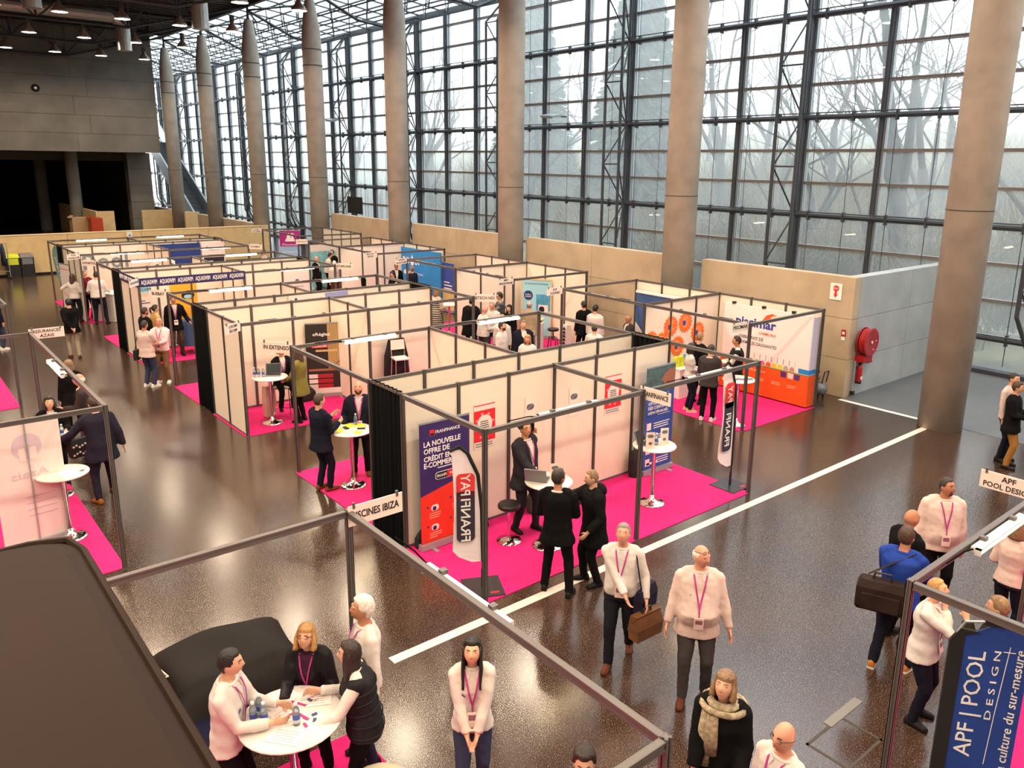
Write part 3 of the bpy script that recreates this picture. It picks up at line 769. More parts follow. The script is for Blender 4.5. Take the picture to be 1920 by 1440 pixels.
# navy header band
t = thing('header_band', 'navy fabric header band repeating white lettering along the booth rail', 'banner', (XL, 23.92, 0))
NAVY = mat('navy_fabric', rgb(44, 38, 92), .8)
obj('front_band', MB().box((0, -.035, 2.25), (2.97, -.027, 2.5)), NAVY, t)
obj('side_band', MB().box((-.035, 0, 2.25), (-.027, 1.93, 2.5)), NAVY, t)
WINK = mat('white_ink', rgb(240, 236, 236), .6)
for i in range(6): text('AQUASWIM', t, (.27 + i * .49, -.038, 2.37), (1, 0, 0), (0, 0, 1), .15, .42, WINK, bold=.012)
for i in range(4): text('AQUASWIM', t, (-.038, 1.7 - i * .48, 2.37), (0, -1, 0), (0, 0, 1), .15, .42, WINK, bold=.012)
# ---------------------------------------------------------------- furniture and printed things
CHROME = mat('chrome', rgb(225, 220, 216), .12, 1.)
TABLEW = mat('white_tabletop', rgb(220, 210, 204), .35)
PAPER = mat('paper', rgb(226, 214, 210), .8)
PLASB = mat('black_plastic', rgb(24, 24, 26), .45)
PLASG = mat('grey_plastic', rgb(120, 118, 120), .4)
SCREEN = mat('dark_screen', rgb(40, 44, 52), .15)
REDP = mat('red_print', rgb(222, 32, 44), .6)
ORANGE = mat('orange_fabric', rgb(226, 84, 16), .75, var=.04, scale=2)
PURPLE = mat('purple_print', rgb(48, 30, 96), .6)
SCARLET = mat('scarlet_print', rgb(224, 50, 30), .6)
BLUEP = mat('royal_blue_print', rgb(48, 72, 152), .6)
CYAN = mat('bright_blue_fabric', rgb(36, 132, 206), .7)
LBLUE = mat('pale_blue_print', rgb(150, 206, 224), .5)
MAGENTA = mat('magenta_print', rgb(172, 28, 128), .6)
BLACKC = mat('black_cloth', rgb(26, 25, 28), .9)
GREYT = mat('grey_print', rgb(112, 108, 112), .7)
BOTT = mat('clear_bottle', rgb(214, 226, 236), .08); BOTT.node_tree.nodes['Principled BSDF'].inputs['Transmission Weight'].default_value = .75
BLUEL = mat('blue_label', rgb(64, 84, 170), .5)
LEATHER = mat('dark_brown_leather', rgb(40, 27, 21), .6, var=.08, scale=3, bump=.05, bscale=260, spec=.12)
YELLOW = mat('yellow_paper', rgb(212, 220, 50), .7)
REDM = mat('red_enamel', rgb(172, 18, 32), .3)

def pbox(t, x0, z0, x1, z1, m, name='print', y=-.004, d=.003):
    return obj(name, MB().box((x0, y - d, z0), (x1, y, z1)), m, t)
def small_print(t, x0, z0, x1, n, lh, m, y=-.006, seed=1):
    rnd = random.Random(seed); mb = MB()
    for i in range(n):
        z = z0 - i * lh; mb.box((x0, y - .002, z - lh * .35), (x0 + (x1 - x0) * rnd.uniform(.6, 1), y, z))
    o = obj('small_print', mb, m, t); return o
def rollup(lab, x, y, rz, w, h, m, name='roll_up_banner', base=True):
    t = thing(name, lab, 'banner', (x, y, 0), rz)
    obj('print_sheet', MB().box((-w / 2, -.003, .1), (w / 2, .003, h)), m, t)
    obj('top_bar', MB().box((-w / 2, -.012, h - .01), (w / 2, .012, h + .02)), STEELL, t)
    obj('base_cassette', MB().box((-w / 2 - .02, -.06, .02), (w / 2 + .02, .06, .11)), STEELL, t)
    for s in (-.3, .3): obj('foot', MB().box((s * w - .03, -.18, .012), (s * w + .03, .18, .024)), STEELL, t)
    obj('support_pole', MB().tube([(0, .02, .1), (0, .02, h)], .01, 6), STEELL, t)
    return t
# purple and red roll-up in the nearest booth
t = rollup('tall purple and red roll-up banner about a new credit offer', 6.29, 9.5, 0, .9, 2.03, PURPLE)
obj('red_field', MB().prism([(-.45, .0), (.45, .0), (.45, .98), (-.45, .78)], (0, -.005, .1), (1, 0, 0), (0, 0, 1), .003), SCARLET, t)
pbox(t, -.27, 1.82, -.19, 1.91, REDP, 'logo'); pbox(t, -.26, 1.825, -.2, 1.86, BLACKC, 'logo', -.007)
text('FRANFINANCE', t, (.05, -.006, 1.865), (1, 0, 0), (0, 0, 1), .05, .44, WINK, bold=.008)
for i, (s, w_) in enumerate((('LA NOUVELLE', .66), ('OFFRE DE', .46), ('CRÉDIT EN', .5), ('E-COMMERCE', .62))):
    text(s, t, (-.38 + w_ / 2, -.006, 1.70 - i * .112), (1, 0, 0), (0, 0, 1), .085 if 'É' not in s else .1, w_, WINK, bold=.02)
pbox(t, -.14, 1.285, .26, 1.297, WINK, 'underline')
def pill(c, w, h, m, tt, y=-.006, q=1):
    P_ = []
    for k in range(25):
        a = PI / 2 + 2 * PI * k / 24
        P_.append((math.copysign(min(1, abs(math.cos(a)) * 1.25), math.cos(a)) * h / 2 * .9 + math.copysign(w / 2 - h / 2, math.cos(a)), math.sin(a) * h / 2))
    return obj('logo_pill', MB().prism(P_[:-1], (c[0], y, c[1]), (1, 0, 0), (0, 0, 1), .003), m, tt)
pill((.02, 1.16), .42, .125, WINK, t); pill((.02, 1.16), .40, .108, BLACKC, t, -.008); pill((.12, 1.16), .2, .108, REDP, t, -.0095)
text('FRANFI', t, (-.075, -.0125, 1.16), (1, 0, 0), (0, 0, 1), .045, .17, WINK, bold=.008); text('PAY', t, (.12, -.0125, 1.16), (1, 0, 0), (0, 0, 1), .04, .09, WINK, bold=.01)
for k, (cx_, cz) in enumerate(((-.2, .66), (.22, .72), (-.2, .34), (.22, .38))):
    obj('picture', MB().ell((cx_, -.006, cz), (.075, .003, .06), 12, 6), PAPER, t); obj('picture', MB().ell((cx_ - .01, -.009, cz - .01), (.035, .003, .04), 10, 6), PURPLE, t)
    obj('dot', MB().ell((cx_ - .13, -.006, cz + .03), (.02, .003, .02), 8, 5), PURPLE, t)
    small_print(t, cx_ - .1, cz - .08, cx_ + .12, 3, .035, mat('pale_red', rgb(250, 170, 150), .7), seed=k)
# blue roll-up at the right end
t = rollup('blue roll-up banner with a photo of a hand on its upper part', 11.12, 9.45, 0, .8, 2.12, BLUEP)
pbox(t, -.4, 1.62, .4, 2.1, mat('teal_photo', rgb(70, 96, 100), .5, var=.4, scale=9), 'photo')
obj('hand_print', MB().prism([(.0, .02), (.15, -.12), (.38, -.16), (.38, .2), (.2, .18)], (0, -.009, 1.84), (1, 0, 0), (0, 0, 1), .003), mat('brown_print', rgb(150, 96, 76), .6), t)
for i, s in enumerate(('OPTIMISATION', 'DES CONTRATS', 'DÉMATÉRIALISÉS')): text(s, t, (-.04, -.006, 1.42 - i * .09), (1, 0, 0), (0, 0, 1), .065, .56, WINK, bold=.012)
pbox(t, -.05, 1.17, .3, 1.178, WINK, 'underline')
for i in range(4):
    pbox(t, -.34, .9 - i * .24, -.22, 1.04 - i * .24, PAPER, 'icon'); small_print(t, -.15, 1.02 - i * .24, .32, 3, .045, WINK, seed=20 + i)
pbox(t, -.3, .2, .0, .24, WINK, 'small_logo'); pbox(t, .18, .42, .3, .46, WINK, 'small_logo')
# posters on the back panels of the nearest booth
def poster(lab, x0, x1, z0, z1, m, y=9.745, cat='poster'):
    t = thing('poster', lab, cat, ((x0 + x1) / 2, y - .006, z0)); w = x1 - x0
    obj('sheet', MB().box((-w / 2, -.003, 0), (w / 2, 0, z1 - z0)), m, t); return t
for lab, x0, dz in (('red poster with a white circle, on the panel above the purple roll-up', 7.0, 0), ('red poster with a white circle, on the panel left of the blue roll-up', 9.93, .0)):
    t = poster(lab, x0, x0 + .42, 1.3, 2.06, PAPER)
    pbox(t, -.21, .12, .21, .64, REDP); pbox(t, -.21, .72, .21, .735, REDP)
    obj('circle', MB().ell((0, -.008, .4), (.15, .003, .17), 20, 8), PAPER, t)
    small_print(t, -.09, .46, .09, 4, .035, INK, -.011, 5); small_print(t, -.18, .09, .18, 2, .04, GREYT, seed=6)
    for q in range(8):
        a = q * PI / 4 + .3; pbox(t, .175 * math.cos(a) - .02, .38 + .21 * math.sin(a) - .018, .175 * math.cos(a) + .02, .38 + .21 * math.sin(a) + .018, mat('pink_icon', rgb(246, 150, 150), .6), 'icon', -.0075, .001)
for lab, x0 in (('pale leaflet with a rounded photo, behind the man on the phone', 8.05), ('pale leaflet with a rounded photo, above the second chrome table', 9.05)):
    t = poster(lab, x0, x0 + .22, 1.45, 1.98, mat('cream_paper', rgb(240, 224, 214), .8))
    obj('photo', MB().ell((0, -.006, .36), (.085, .003, .06), 14, 6), mat('grey_photo', rgb(110, 110, 116), .6, var=.5, scale=22), t); small_print(t, -.06, .2, .06, 4, .04, GREYT, seed=9)

# feather flags seen from the back (print reads mirrored)
def feather(lab, x, y, rz, H, W, z0, bend=.1):
    t = thing('feather_flag', lab, 'flag', (x, y, 0), rz)
    obj('base_plate', MB().box((-.27, -.27, .012), (.27, .27, .026)), mat('dark_grey_plate', rgb(62, 62, 68), .35, .4), t)
    obj('handle_slot', MB().box((.08, -.2, .026), (.2, -.16, .028)), REDP, t)
    obj('socket', MB().tube([(0, 0, .026), (0, 0, .3)], .022, 8), PLASB, t)
    pole = [(0, 0, .1), (0, 0, z0), (-.01, 0, z0 + .45 * (H - z0)), (-.06, 0, z0 + .75 * (H - z0)), (-.2, 0, z0 + .94 * (H - z0)), (-W * .75, 0, H), (-W - .02, 0, H - .06)]
    obj('pole', MB().tube(pole, [.014, .014, .014, .012, .01, .008, .006], 8), PLASB, t)
    obj('pole_sleeve', MB().tube(pole[1:], [.022, .026, .026, .026, .026, .02], 8, flat=1), BLACKC, t)
    N = 18; A = []; B = []
    for i in range(N + 1):
        s = i / N; z = z0 + (H - .05 - z0) * s
        # right edge follows the pole
        for k in range(1, len(pole) - 2):
            if pole[k][2] <= z + 1e-6 <= pole[k + 1][2] + 1e-3: break
        f = (z - pole[k][2]) / (pole[k + 1][2] - pole[k][2]); xr = pole[k][0] + f * (pole[k + 1][0] - pole[k][0])
        xl = -W + (.03 * math.sin(s * 3)); zl = z
        if s < .08: xl = -W * (.35 + s * 8)
        ww = .02 * math.sin(s * 9) * (1 if s < .6 else .4)
        A.append((xr, 0, z)); B.append((xl, ww, zl + .12 * (1 - s) * 0))
    vs = A + B + [(p[0], p[1] + .004, p[2]) for p in A + B]; M = N + 1; fs = []
    for i in range(N): fs += [(i, i + 1, M + i + 1, M + i), (2 * M + i, 3 * M + i, 3 * M + i + 1, 2 * M + i + 1), (M + i, M + i + 1, 3 * M + i + 1, 3 * M + i)]
    obj('sail', MB().add(vs, fs), mat('white_sail', rgb(240, 228, 236), .7), t)
    return t
for lab, x, y, rz, H in (('white feather flag with a mirrored red and black logo, at the near left corner', 5.93, 8.06, -.45, 2.12), ('white feather flag with a mirrored red and black logo, at the near right corner', 11.66, 8.12, .0, 2.42)):
    t = feather(lab, x, y, rz, H, .42, .42)
    zt, zb = H - .38, .75; zm = zb + (zt - zb) * .64; xc = -.235; hw = .125
    rr = lambda r, n=6: None
    def plate(z0, z1, m, ru, rd):
        P_ = []
        for (cx_, cz, a0, r_) in ((hw - ru, z1 - ru, 0, ru), (-hw + ru, z1 - ru, PI / 2, ru), (-hw + rd, z0 + rd, PI, rd), (hw - rd, z0 + rd, 1.5 * PI, rd)):
            for k in range(5): P_.append((cx_ + r_ * math.cos(a0 + k * PI / 8), cz + r_ * math.sin(a0 + k * PI / 8)))
        obj('logo_plate', MB().prism(P_, (xc, -.026, 0), (1, 0, 0), (0, 0, 1), .004), m, t)
    plate(zb, zm + .1, mat('aubergine_print', rgb(52, 44, 62), .6), .02, .07); 
    for o_ in (t.children[-1],): o_.location.y = .003
    plate(zm, zt, mat('coral_print', rgb(226, 58, 62), .6), .06, .06)
    text('PAY', t, (xc, -.03, (zm + zt) / 2 + .02), (0, 0, -1), (1, 0, 0), .13, .3, WINK, mirror=True, bold=.01)
    text('FRANFI', t, (xc, -.03, (zb + zm) / 2), (0, 0, -1), (1, 0, 0), .13, .62, WINK, mirror=True, bold=.01)
# teal drop flag leaning out at the far left
t = thing('drop_flag', 'teal teardrop flag with mirrored white letters leaning past the black curtain', 'flag', (5.75, 35.6, 0), math.atan2(-1, .1))
DROP = [(0, .1), (.16, .6), (.42, 1.1), (.72, 1.62), (.8, 1.95), (.7, 2.2), (.45, 2.36), (.16, 2.3), (-.05, 2.05), (-.12, 1.5), (-.08, .8)]
DROP = [(-x + .1, z) for x, z in DROP]
obj('sail', MB().prism(DROP, (0, 0, 0), (1, 0, 0), (0, 0, 1), .01), mat('teal_fabric', rgb(128, 172, 170), .8), t)
obj('rim', MB().tube([(x, 0, z) for x, z in DROP[2:]], .02, 6), mat('dark_teal', rgb(84, 128, 128), .7), t)
obj('pole', MB().tube([(.1, 0, 0), (.1, 0, .2), (.14, .0, 1.4)], .015, 6), PLASB, t); obj('base_plate', MB().box((-.1, -.2, .0), (.3, .2, .02)), PLASB, t)
text('BAYROL', t, (-.2, -.012, 1.5), V((.42, 0, -1)), V((1, 0, .42)), .2, 1.05, WINK, mirror=True, bold=.01)
t = rollup('pale narrow roll-up behind the teal flag beside the black curtain', 5.58, 33.7, -1.35, .8, 1.9, PAPER); pbox(t, -.4, 1.7, .4, 1.72, REDP)

# slatted roll-up "Réglez"
t = rollup('tall roll-up, half black half slatted wood, with a red tag and pushing figure', 8.42, 17.92, -.42, 1.0, 1.88, mat('near_black_print', rgb(34, 30, 30), .5))
SL = mat('slat_print', rgb(206, 176, 120), .6); SLD = mat('slat_gap_print', rgb(110, 84, 52), .6)
pbox(t, .02, .74, .5, 1.86, SLD, 'slat_field', -.003, .002)
mb = MB()
for i in range(16): mb.box((.03 + i * .03, -.008, .74), (.046 + i * .03, -.005, 1.86))
obj('slats', mb, SL, t)
text('«Réglez', t, (-.12, -.008, 1.6), (1, 0, 0), (0, 0, 1), .1, .42, WINK, bold=.012); text('en une fois»', t, (-.02, -.008, 1.4), (1, 0, 0), (0, 0, 1), .075, .6, WINK, bold=.01)
pbox(t, -.36, 1.27, .02, 1.36, REDP, 'red_tag', -.005); text('PLUSIEURS', t, (-.17, -.011, 1.315), (1, 0, 0), (0, 0, 1), .055, .34, WINK, bold=.01)
pbox(t, -.27, 1.17, .25, 1.22, SL, 'strip'); pbox(t, -.46, .68, .5, .735, mat('brown_print', rgb(150, 96, 76)), 'desk_edge', -.004)
for i in range(3): pbox(t, -.46, .5 - i * .13, .12, .6 - i * .13, mat('dark_red_print', rgb(160, 26, 40), .6), 'row'); pbox(t, -.46, .5 - i * .13, -.25, .6 - i * .13, PAPER, 'row', -.0075)
man = MB().ell((.36, -.008, 1.12), (.03, .003, .04), 8, 5)
for a, b in (((.35, 1.07), (.3, .93)), ((.3, .93), (.2, .86)), ((.2, .86), (.1, .75)), ((.3, .93), (.34, .84)), ((.34, .84), (.36, .76)), ((.33, 1.05), (.44, 1.0))): man.tube([(a[0], -.008, a[1]), (b[0], -.008, b[1])], .018, 5, flat=.2)
obj('figure_print', man, BLACKC, t); pbox(t, -.5, .11, .5, .24, PAPER, 'footer')
# pool poster frame in the light blue booth
t = rollup('pale blue poster panel with a heat pump picture and round navy badge', 17.05, 20.1, -PI / 2 + .55, 1.05, 2.0, LBLUE, 'poster_stand')
for a, b in (((-.54, .1), (-.5, 2.02)), ((.5, .1), (.54, 2.02)), ((-.54, 1.98), (.54, 2.03))): pbox(t, a[0], a[1], b[0], b[1], mat('beech_frame', rgb(220, 186, 130), .5), 'frame', .0, .02)
obj('badge', MB().ell((-.28, -.008, 1.45), (.16, .004, .17), 18, 8), mat('navy_print', rgb(24, 52, 112), .5), t); text('POMPE À', t, (-.28, -.014, 1.48), (1, 0, 0), (0, 0, 1), .05, .22, WINK); text('CHALEUR', t, (-.28, -.014, 1.41), (1, 0, 0), (0, 0, 1), .05, .22, WINK)
pbox(t, .0, .95, .5, 1.5, mat('sea_blue_print', rgb(70, 150, 190), .5, var=.2, scale=6), 'pool_photo'); pbox(t, .08, .85, .42, 1.15, PAPER, 'heat_pump', -.009); obj('fan', MB().ell((.2, -.014, 1.0), (.1, .003, .11), 14, 6), SCREEN, t)
text('LE CHAUFFAGE DE PISCINE', t, (0, -.006, 1.85), (1, 0, 0), (0, 0, 1), .05, .8, mat('navy_print', rgb(24, 52, 112)))
# aqua poster on the back panel, orange poster, photo posters
t = poster('poster with dark brush letters over a pool and small print below', 5.95, 6.52, 1.18, 2.0, PAPER, 25.84)
pbox(t, -.285, .5, .285, .8, LBLUE); pbox(t, -.1, .5, .2, .6, mat('sand_print', rgb(232, 190, 160)), 'blob', -.0075); text('AQUASWIM', t, (0, -.01, .7), (1, 0, 0), (0, 0, 1), .13, .48, mat('navy_print', rgb(24, 52, 112)), bold=.004)
small_print(t, -.22, .38, .24, 2, .07, INK); small_print(t, -.2, .2, .0, 4, .05, GREYT, seed=4)
def flat(lab, x0, x1, z0, z1, m, y): return poster(lab, x0, x1, z0, z1, m, y)
t = flat('orange poster with a dark open mouth shape behind the man in the black blazer', 7.05, 7.85, .9, 2.05, mat('amber_print', rgb(232, 168, 40), .6), 25.84); obj('shape', MB().ell((.12, -.006, .7), (.2, .003, .13), 14, 6), BLACKC, t); obj('shape', MB().ell((.12, -.009, .66), (.13, .003, .07), 12, 6), LBLUE, t)
t = flat('small amber and teal poster, left of a matching one', 7.95, 8.2, .8, 1.6, SL, 19.24)
t = flat('black and white photo poster right of the navy header band', 8.78, 9.45, 1.0, 2.2, PAPER, 25.84); pbox(t, -.3, .18, .32, .55, mat('grey_photo', rgb(110, 110, 116)), 'photo')
t = flat('pale poster with a ring emblem near the end of its row', 10.75, 11.6, .9, 2.05, PAPER, 25.84); obj('emblem', MB().lathe([(.06, 0), (.075, 0), (.075, .004), (.06, .004)], n=16), GREYT, t).matrix_local = Matrix(((1, 0, 0, 0), (0, 0, -1, -.006), (0, 1, 0, .85), (0, 0, 0, 1))); text('CORAL', t, (0, -.006, .66), (1, 0, 0), (0, 0, 1), .06, .5, GREYT); pbox(t, -.4, .1, .42, .42, mat('rose_photo', rgb(190, 150, 140), .6, var=.4, scale=9), 'photo')
t = thing('wall_banner', 'narrow strip with a dark letter A on the grey panel backs', 'banner', (8.75, 19.21, 2.05)); obj('sheet', MB().box((-.7, -.004, .05), (.95, 0, .37)), BOARD, t)
pbox(t, .3, .06, .95, .36, mat('lavender_print', rgb(150, 150, 200), .6)); text('A', t, (-.5, -.006, .2), (1, 0, 0), (0, 0, 1), .2, .24, mat('navy_print', rgb(24, 52, 112)), bold=.02); text('ART SPORT', t, (-.05, -.006, .22), (1, 0, 0), (0, 0, 1), .06, .55, GREYT)
# grey letters on the back wall
t = thing('wall_lettering', 'large pale grey round letters on the farthest left back panels', 'lettering', (6.3, 34.38, 1.4))
[text(ch, t, (x_, -.006, z_), (1, 0, 0), (0, 0, 1), h_, w_, mat('slate_print', rgb(112, 134, 150), .6), name='letter', bold=.02) for ch, x_, z_, h_, w_ in (('P', .25, .45, .6, .42), ('o', .75, .37, .42, .4), ('o', 1.22, .37, .42, .4), ('l', 1.58, .47, .6, .1))]
t = flat('cream poster with a ring, right of the grey letters', 8.1, 8.68, 1.1, 2.0, mat('cream_paper', rgb(240, 224, 214)), 34.38); obj('picture', MB().ell((0, -.006, .68), (.12, .003, .06), 12, 6), GREYT, t)
# dark blue back cloth and vending display
t = thing('back_cloth', 'dark blue fabric wall with faint swirls in the far row', 'banner', (8.75, 34.3, 0)); DB = mat('dark_blue_fabric', rgb(24, 52, 122), .7, var=.25, scale=2)
obj('cloth', MB().box((0, -.05, .05), (1.95, 0, 2.38)), DB, t); obj('white_corner', MB().box((-.05, -.06, 1.95), (.35, -.05, 2.3)), PAPER, t)
t = thing('vending_display', 'white-framed blue display cabinet before the dark blue cloth', 'cabinet', (8.5, 33.0, 0)); obj('frame', MB().box((0, 0, 0), (.8, .5, 1.85)), WHITE, t); obj('display', MB().box((.08, -.01, .75), (.72, .0, 1.75)), DB, t); obj('dark_panel', MB().box((.2, -.02, .8), (.72, -.011, 1.25)), SCREEN, t)
t = thing('wall_banner', 'white strip with a round grey logo beside the dark blue cloth', 'banner', (10.75, 34.3, 0)); obj('sheet', MB().box((0, -.04, 0), (.95, 0, 2.38)), PAPER, t); text('SOBO', t, (.5, -.045, 2.1), (1, 0, 0), (0, 0, 1), .13, .4, INK); obj('arc', MB().tube([(.1 + .1 * math.cos(a * .3), -.045, 2.06 + .1 * math.sin(a * .3)) for a in range(11)], .014, 5), INK, t)
pbox(t, .06, .95, .9, 1.75, SCREEN, 'photo', -.041); small_print(t, .12, 1.6, .6, 2, .08, WINK, -.046); pbox(t, .06, .3, .9, .85, DB, 'photo', -.041)

# orange and white fabric wall
t = thing('fabric_wall', 'orange and white curved fabric wall with blue lettering and chemical heaps', 'banner', (17.12, 11.2, 0), -PI / 2)
W2 = 1.28
obj('white_fabric', MB().box((-W2, -.03, .83), (W2, .03, 2.3)), mat('white_fabric', rgb(238, 226, 224), .7), t)
obj('orange_fabric', MB().box((-W2, -.035, .05), (W2, .03, .84)), ORANGE, t)
obj('return_panel', MB().box((W2, -.03, .83), (W2 + .03, .25, 2.28)), mat('lilac_fabric', rgb(200, 196, 222), .7), t); obj('return_panel', MB().box((W2, -.03, .05), (W2 + .03, .25, .84)), ORANGE, t)
obj('return_panel', MB().box((-W2 - .03, -.03, .05), (-W2, .25, .84)), ORANGE, t); obj('blue_band', MB().box((W2 - .26, -.036, .86), (W2 + .032, .25, .98)), CYAN, t); obj('green_line', MB().box((-W2, -.038, .82), (W2, -.03, .845)), mat('leaf_green_print', rgb(110, 140, 60), .6), t)
PB = mat('cobalt_print', rgb(42, 64, 150), .6)
text('piscimar', t, (-.3, -.034, 1.86), (1, 0, 0), (0, 0, 1), .3, 1.2, PB, bold=.03); text('CHEMICALS', t, (.06, -.034, 1.66), (1, 0, 0), (0, 0, 1), .065, .5, mat('orange_print', rgb(226, 84, 30), .6), bold=.01)
obj('logo_arc', MB().prism([(-.22, -.1), (-.1, .06), (.06, .12), (.2, .08), (.08, .07), (.0, .0), (-.02, -.1)], (.1, -.034, 2.08), (1, 0, 0), (0, 0, 1), .004), mat('orange_print', rgb(226, 84, 30)), t); obj('logo_dot', MB().ell((.12, -.035, 2.04), (.05, .003, .05), 10, 6), mat('orange_print', rgb(226, 84, 30)), t)
text('FABRICANT DE', t, (-.4, -.034, 1.5), (1, 0, 0), (0, 0, 1), .085, .72, mat('slate_ink', rgb(80, 76, 92), .6), bold=.005); text('FORMULES GAGNANTES', t, (-.2, -.034, 1.36), (1, 0, 0), (0, 0, 1), .085, 1.12, mat('slate_ink', rgb(80, 76, 92)), bold=.005)
text('piscimar.com', t, (-.2, -.039, .68), (1, 0, 0), (0, 0, 1), .09, .6, mat('peach_print', rgb(250, 190, 150), .6), bold=.008)
for x_ in (-.1, .3, .75): small_print(t, x_, .5, x_ + .26, 2, .045, mat('peach_print', rgb(250, 190, 150)), -.037, int(x_ * 50 + 9))
for i, c in enumerate(((120, 124, 60), (138, 150, 60), (214, 96, 140), (236, 100, 40), (232, 200, 40), (226, 206, 40), (180, 170, 160), (190, 140, 120))):
    x_ = -.35 + i * .17
    obj('heap_print', MB().prism([(-.075, 0), (.075, 0), (.06, .08), (0, .12), (-.06, .08)], (x_, -.034, .86), (1, 0, 0), (0, 0, 1), .004), mat('heap_%d' % i, rgb(*c), .7), t)
    obj('beaker_print', MB().box((x_ - .08, -.034, .98), (x_ - .075, -.031, 1.12)).box((x_ + .075, -.034, .98), (x_ + .08, -.031, 1.12)), GREYT, t)
for x_ in (.62, .82, 1.0): obj('bucket_print', MB().prism([(-.07, -.07), (.07, -.07), (.085, .07), (-.085, .07)], (x_, -.04, .74), (1, 0, 0), (0, 0, 1), .004), mat('violet_print', rgb(84, 50, 120), .6) if x_ != .82 else PAPER, t)
for x_ in (-1.0, -.1, .75): obj('clamp_light', MB().box((x_ - .04, -.06, 2.3), (x_ + .04, .02, 2.36)), PLASB, t)
# orange cog stickers on the side wall
COG = [((.23 if k % 2 else .285) * math.cos(k * PI / 16), (.23 if k % 2 else .285) * math.sin(k * PI / 16)) for k in range(32)]
OC = mat('sticker_orange', rgb(236, 112, 40), .6)
for i, (x_, z_, s_, lab) in enumerate(((14.72, 1.5, .9, 'leftmost and lowest'), (15.12, 1.42, .9, 'second from the left, low'), (15.45, 1.78, 1, 'third from the left, high'), (16.02, 1.82, 1, 'highest, right of the middle'), (15.75, 1.22, 1, 'lower one above the buckets'), (16.55, 1.5, 1, 'rightmost, next to the corner'))):
    t = thing('cog_sticker', 'orange cog-shaped sticker on the white side wall, ' + lab, 'sticker', (x_, 12.895, z_), group='orange cog stickers')
    obj('disc', MB().prism([(x * s_, z * s_) for x, z in COG], (0, 0, 0), (1, 0, 0), (0, 0, 1), .006), OC, t); small_print(t, -.1, .14, .14, 6, .05, mat('peach_print', rgb(250, 190, 150)), -.004, i); obj('bucket', MB().prism([(-.05, -.05), (.05, -.05), (.06, .06), (-.06, .06)], (-.05, -.006, -.02), (1, 0, 0), (0, 0, 1), .003), PB, t)
# display ledge with blue and yellow packs under the stickers
t = thing('display_shelf', 'white display stand with yellow and blue packs beneath the orange stickers', 'shelf', (15.75, 12.55, 0)); obj('cabinet', MB().box((-.5, -.2, .012), (.5, .28, .75)), WHITE, t); obj('worktop', MB().box((-.52, -.22, .75), (.52, .3, .78)), PAPER, t)
for i in range(5):
    obj('pack', MB().prism([(-.08, 0), (.08, 0), (.06, .24), (0, .28), (-.06, .24)], (-.36 + i * .18, .05, .78), (1, 0, 0), (0, 0, 1), .1), YELLOW if i < 2 else CYAN, t); obj('pack', MB().box((-.42 + i * .18, -.2, .42), (-.3 + i * .18, -.19, .6)), mat('olive_print', rgb(120, 112, 70)), t)
# dark blue SCP cloth, bright blue wall, purple roll-up, AP
t = thing('fabric_wall', 'slate blue draped cloth with white lettering and an orange foot', 'banner', (17.28, 14.45, 0), -PI / 2)
obj('cloth', MB().prism([(-1.3, 1.25), (-.75, .75), (1.2, .75), (1.2, 2.12), (-1.3, 2.12)], (0, -.03, 0), (1, 0, 0), (0, 0, 1), .04), mat('slate_blue_fabric', rgb(56, 84, 136), .75, var=.12, scale=3), t); obj('white_corner', MB().prism([(-1.3, .3), (-.75, .3), (-.75, .75), (-1.3, 1.25)], (0, -.03, 0), (1, 0, 0), (0, 0, 1), .035), PAPER, t); obj('orange_foot', MB().box((-.72, -.05, .3), (1.2, -.01, .74)), ORANGE, t); obj('header_rail', MB().box((-1.3, -.08, 2.12), (1.2, .02, 2.18)), WHITE, t)
text('SCP', t, (-.05, -.055, 1.85), (1, 0, 0), (0, 0, 1), .22, .55, WINK, bold=.02); text('1er DISTRIBUTEUR', t, (-.25, -.055, 1.4), (1, 0, 0), (0, 0, 1), .14, 1.3, WINK); text('DE PISCINES', t, (-.3, -.055, 1.12), (1, 0, 0), (0, 0, 1), .09, .8, mat('pale_lilac_ink', rgb(190, 190, 220)))
t = thing('fabric_wall', 'bright blue fabric wall with white letters and a water drop', 'banner', (17.3, 27.75, 0), -PI / 2)
obj('cloth', MB().box((-1.38, -.06, .05), (1.55, 0, 2.3)), CYAN, t)
text('BIO', t, (-.98, -.065, 1.78), (1, 0, 0), (0, 0, 1), .28, .5, WINK, bold=.02); text('UV', t, (-.12, -.065, 1.78), (1, 0, 0), (0, 0, 1), .28, .4, WINK, bold=.02); obj('drop', MB().prism([(0, .26), (.1, .06), (.13, -.06), (.08, -.16), (0, -.19), (-.08, -.16), (-.13, -.06), (-.1, .06)], (-.52, -.064, 1.78), (1, 0, 0), (0, 0, 1), .006), WINK, t); text('FRANCE', t, (-.52, -.065, 1.5), (1, 0, 0), (0, 0, 1), .06, .3, WINK)
text('AKERON', t, (-.62, -.065, 1.28), (1, 0, 0), (0, 0, 1), .12, .7, WINK, bold=.008); text('by group', t, (.1, -.065, 1.28), (1, 0, 0), (0, 0, 1), .12, .4, WINK); obj('dot', MB().ell((-1.1, -.062, 1.28), (.1, .004, .1), 14, 6), WINK, t); text('traitement de l\'eau', t, (-.3, -.065, .85), (1, 0, 0), (0, 0, 1), .12, 1.2, WINK)
t = rollup('short blue and sand roll-up right of the bright blue wall', 17.35, 25.8, -PI / 2, .8, 1.95, BLUEP); pbox(t, -.4, .1, .4, .9, SL, 'sand_photo'); small_print(t, -.3, 1.2, .3, 4, .12, WINK)
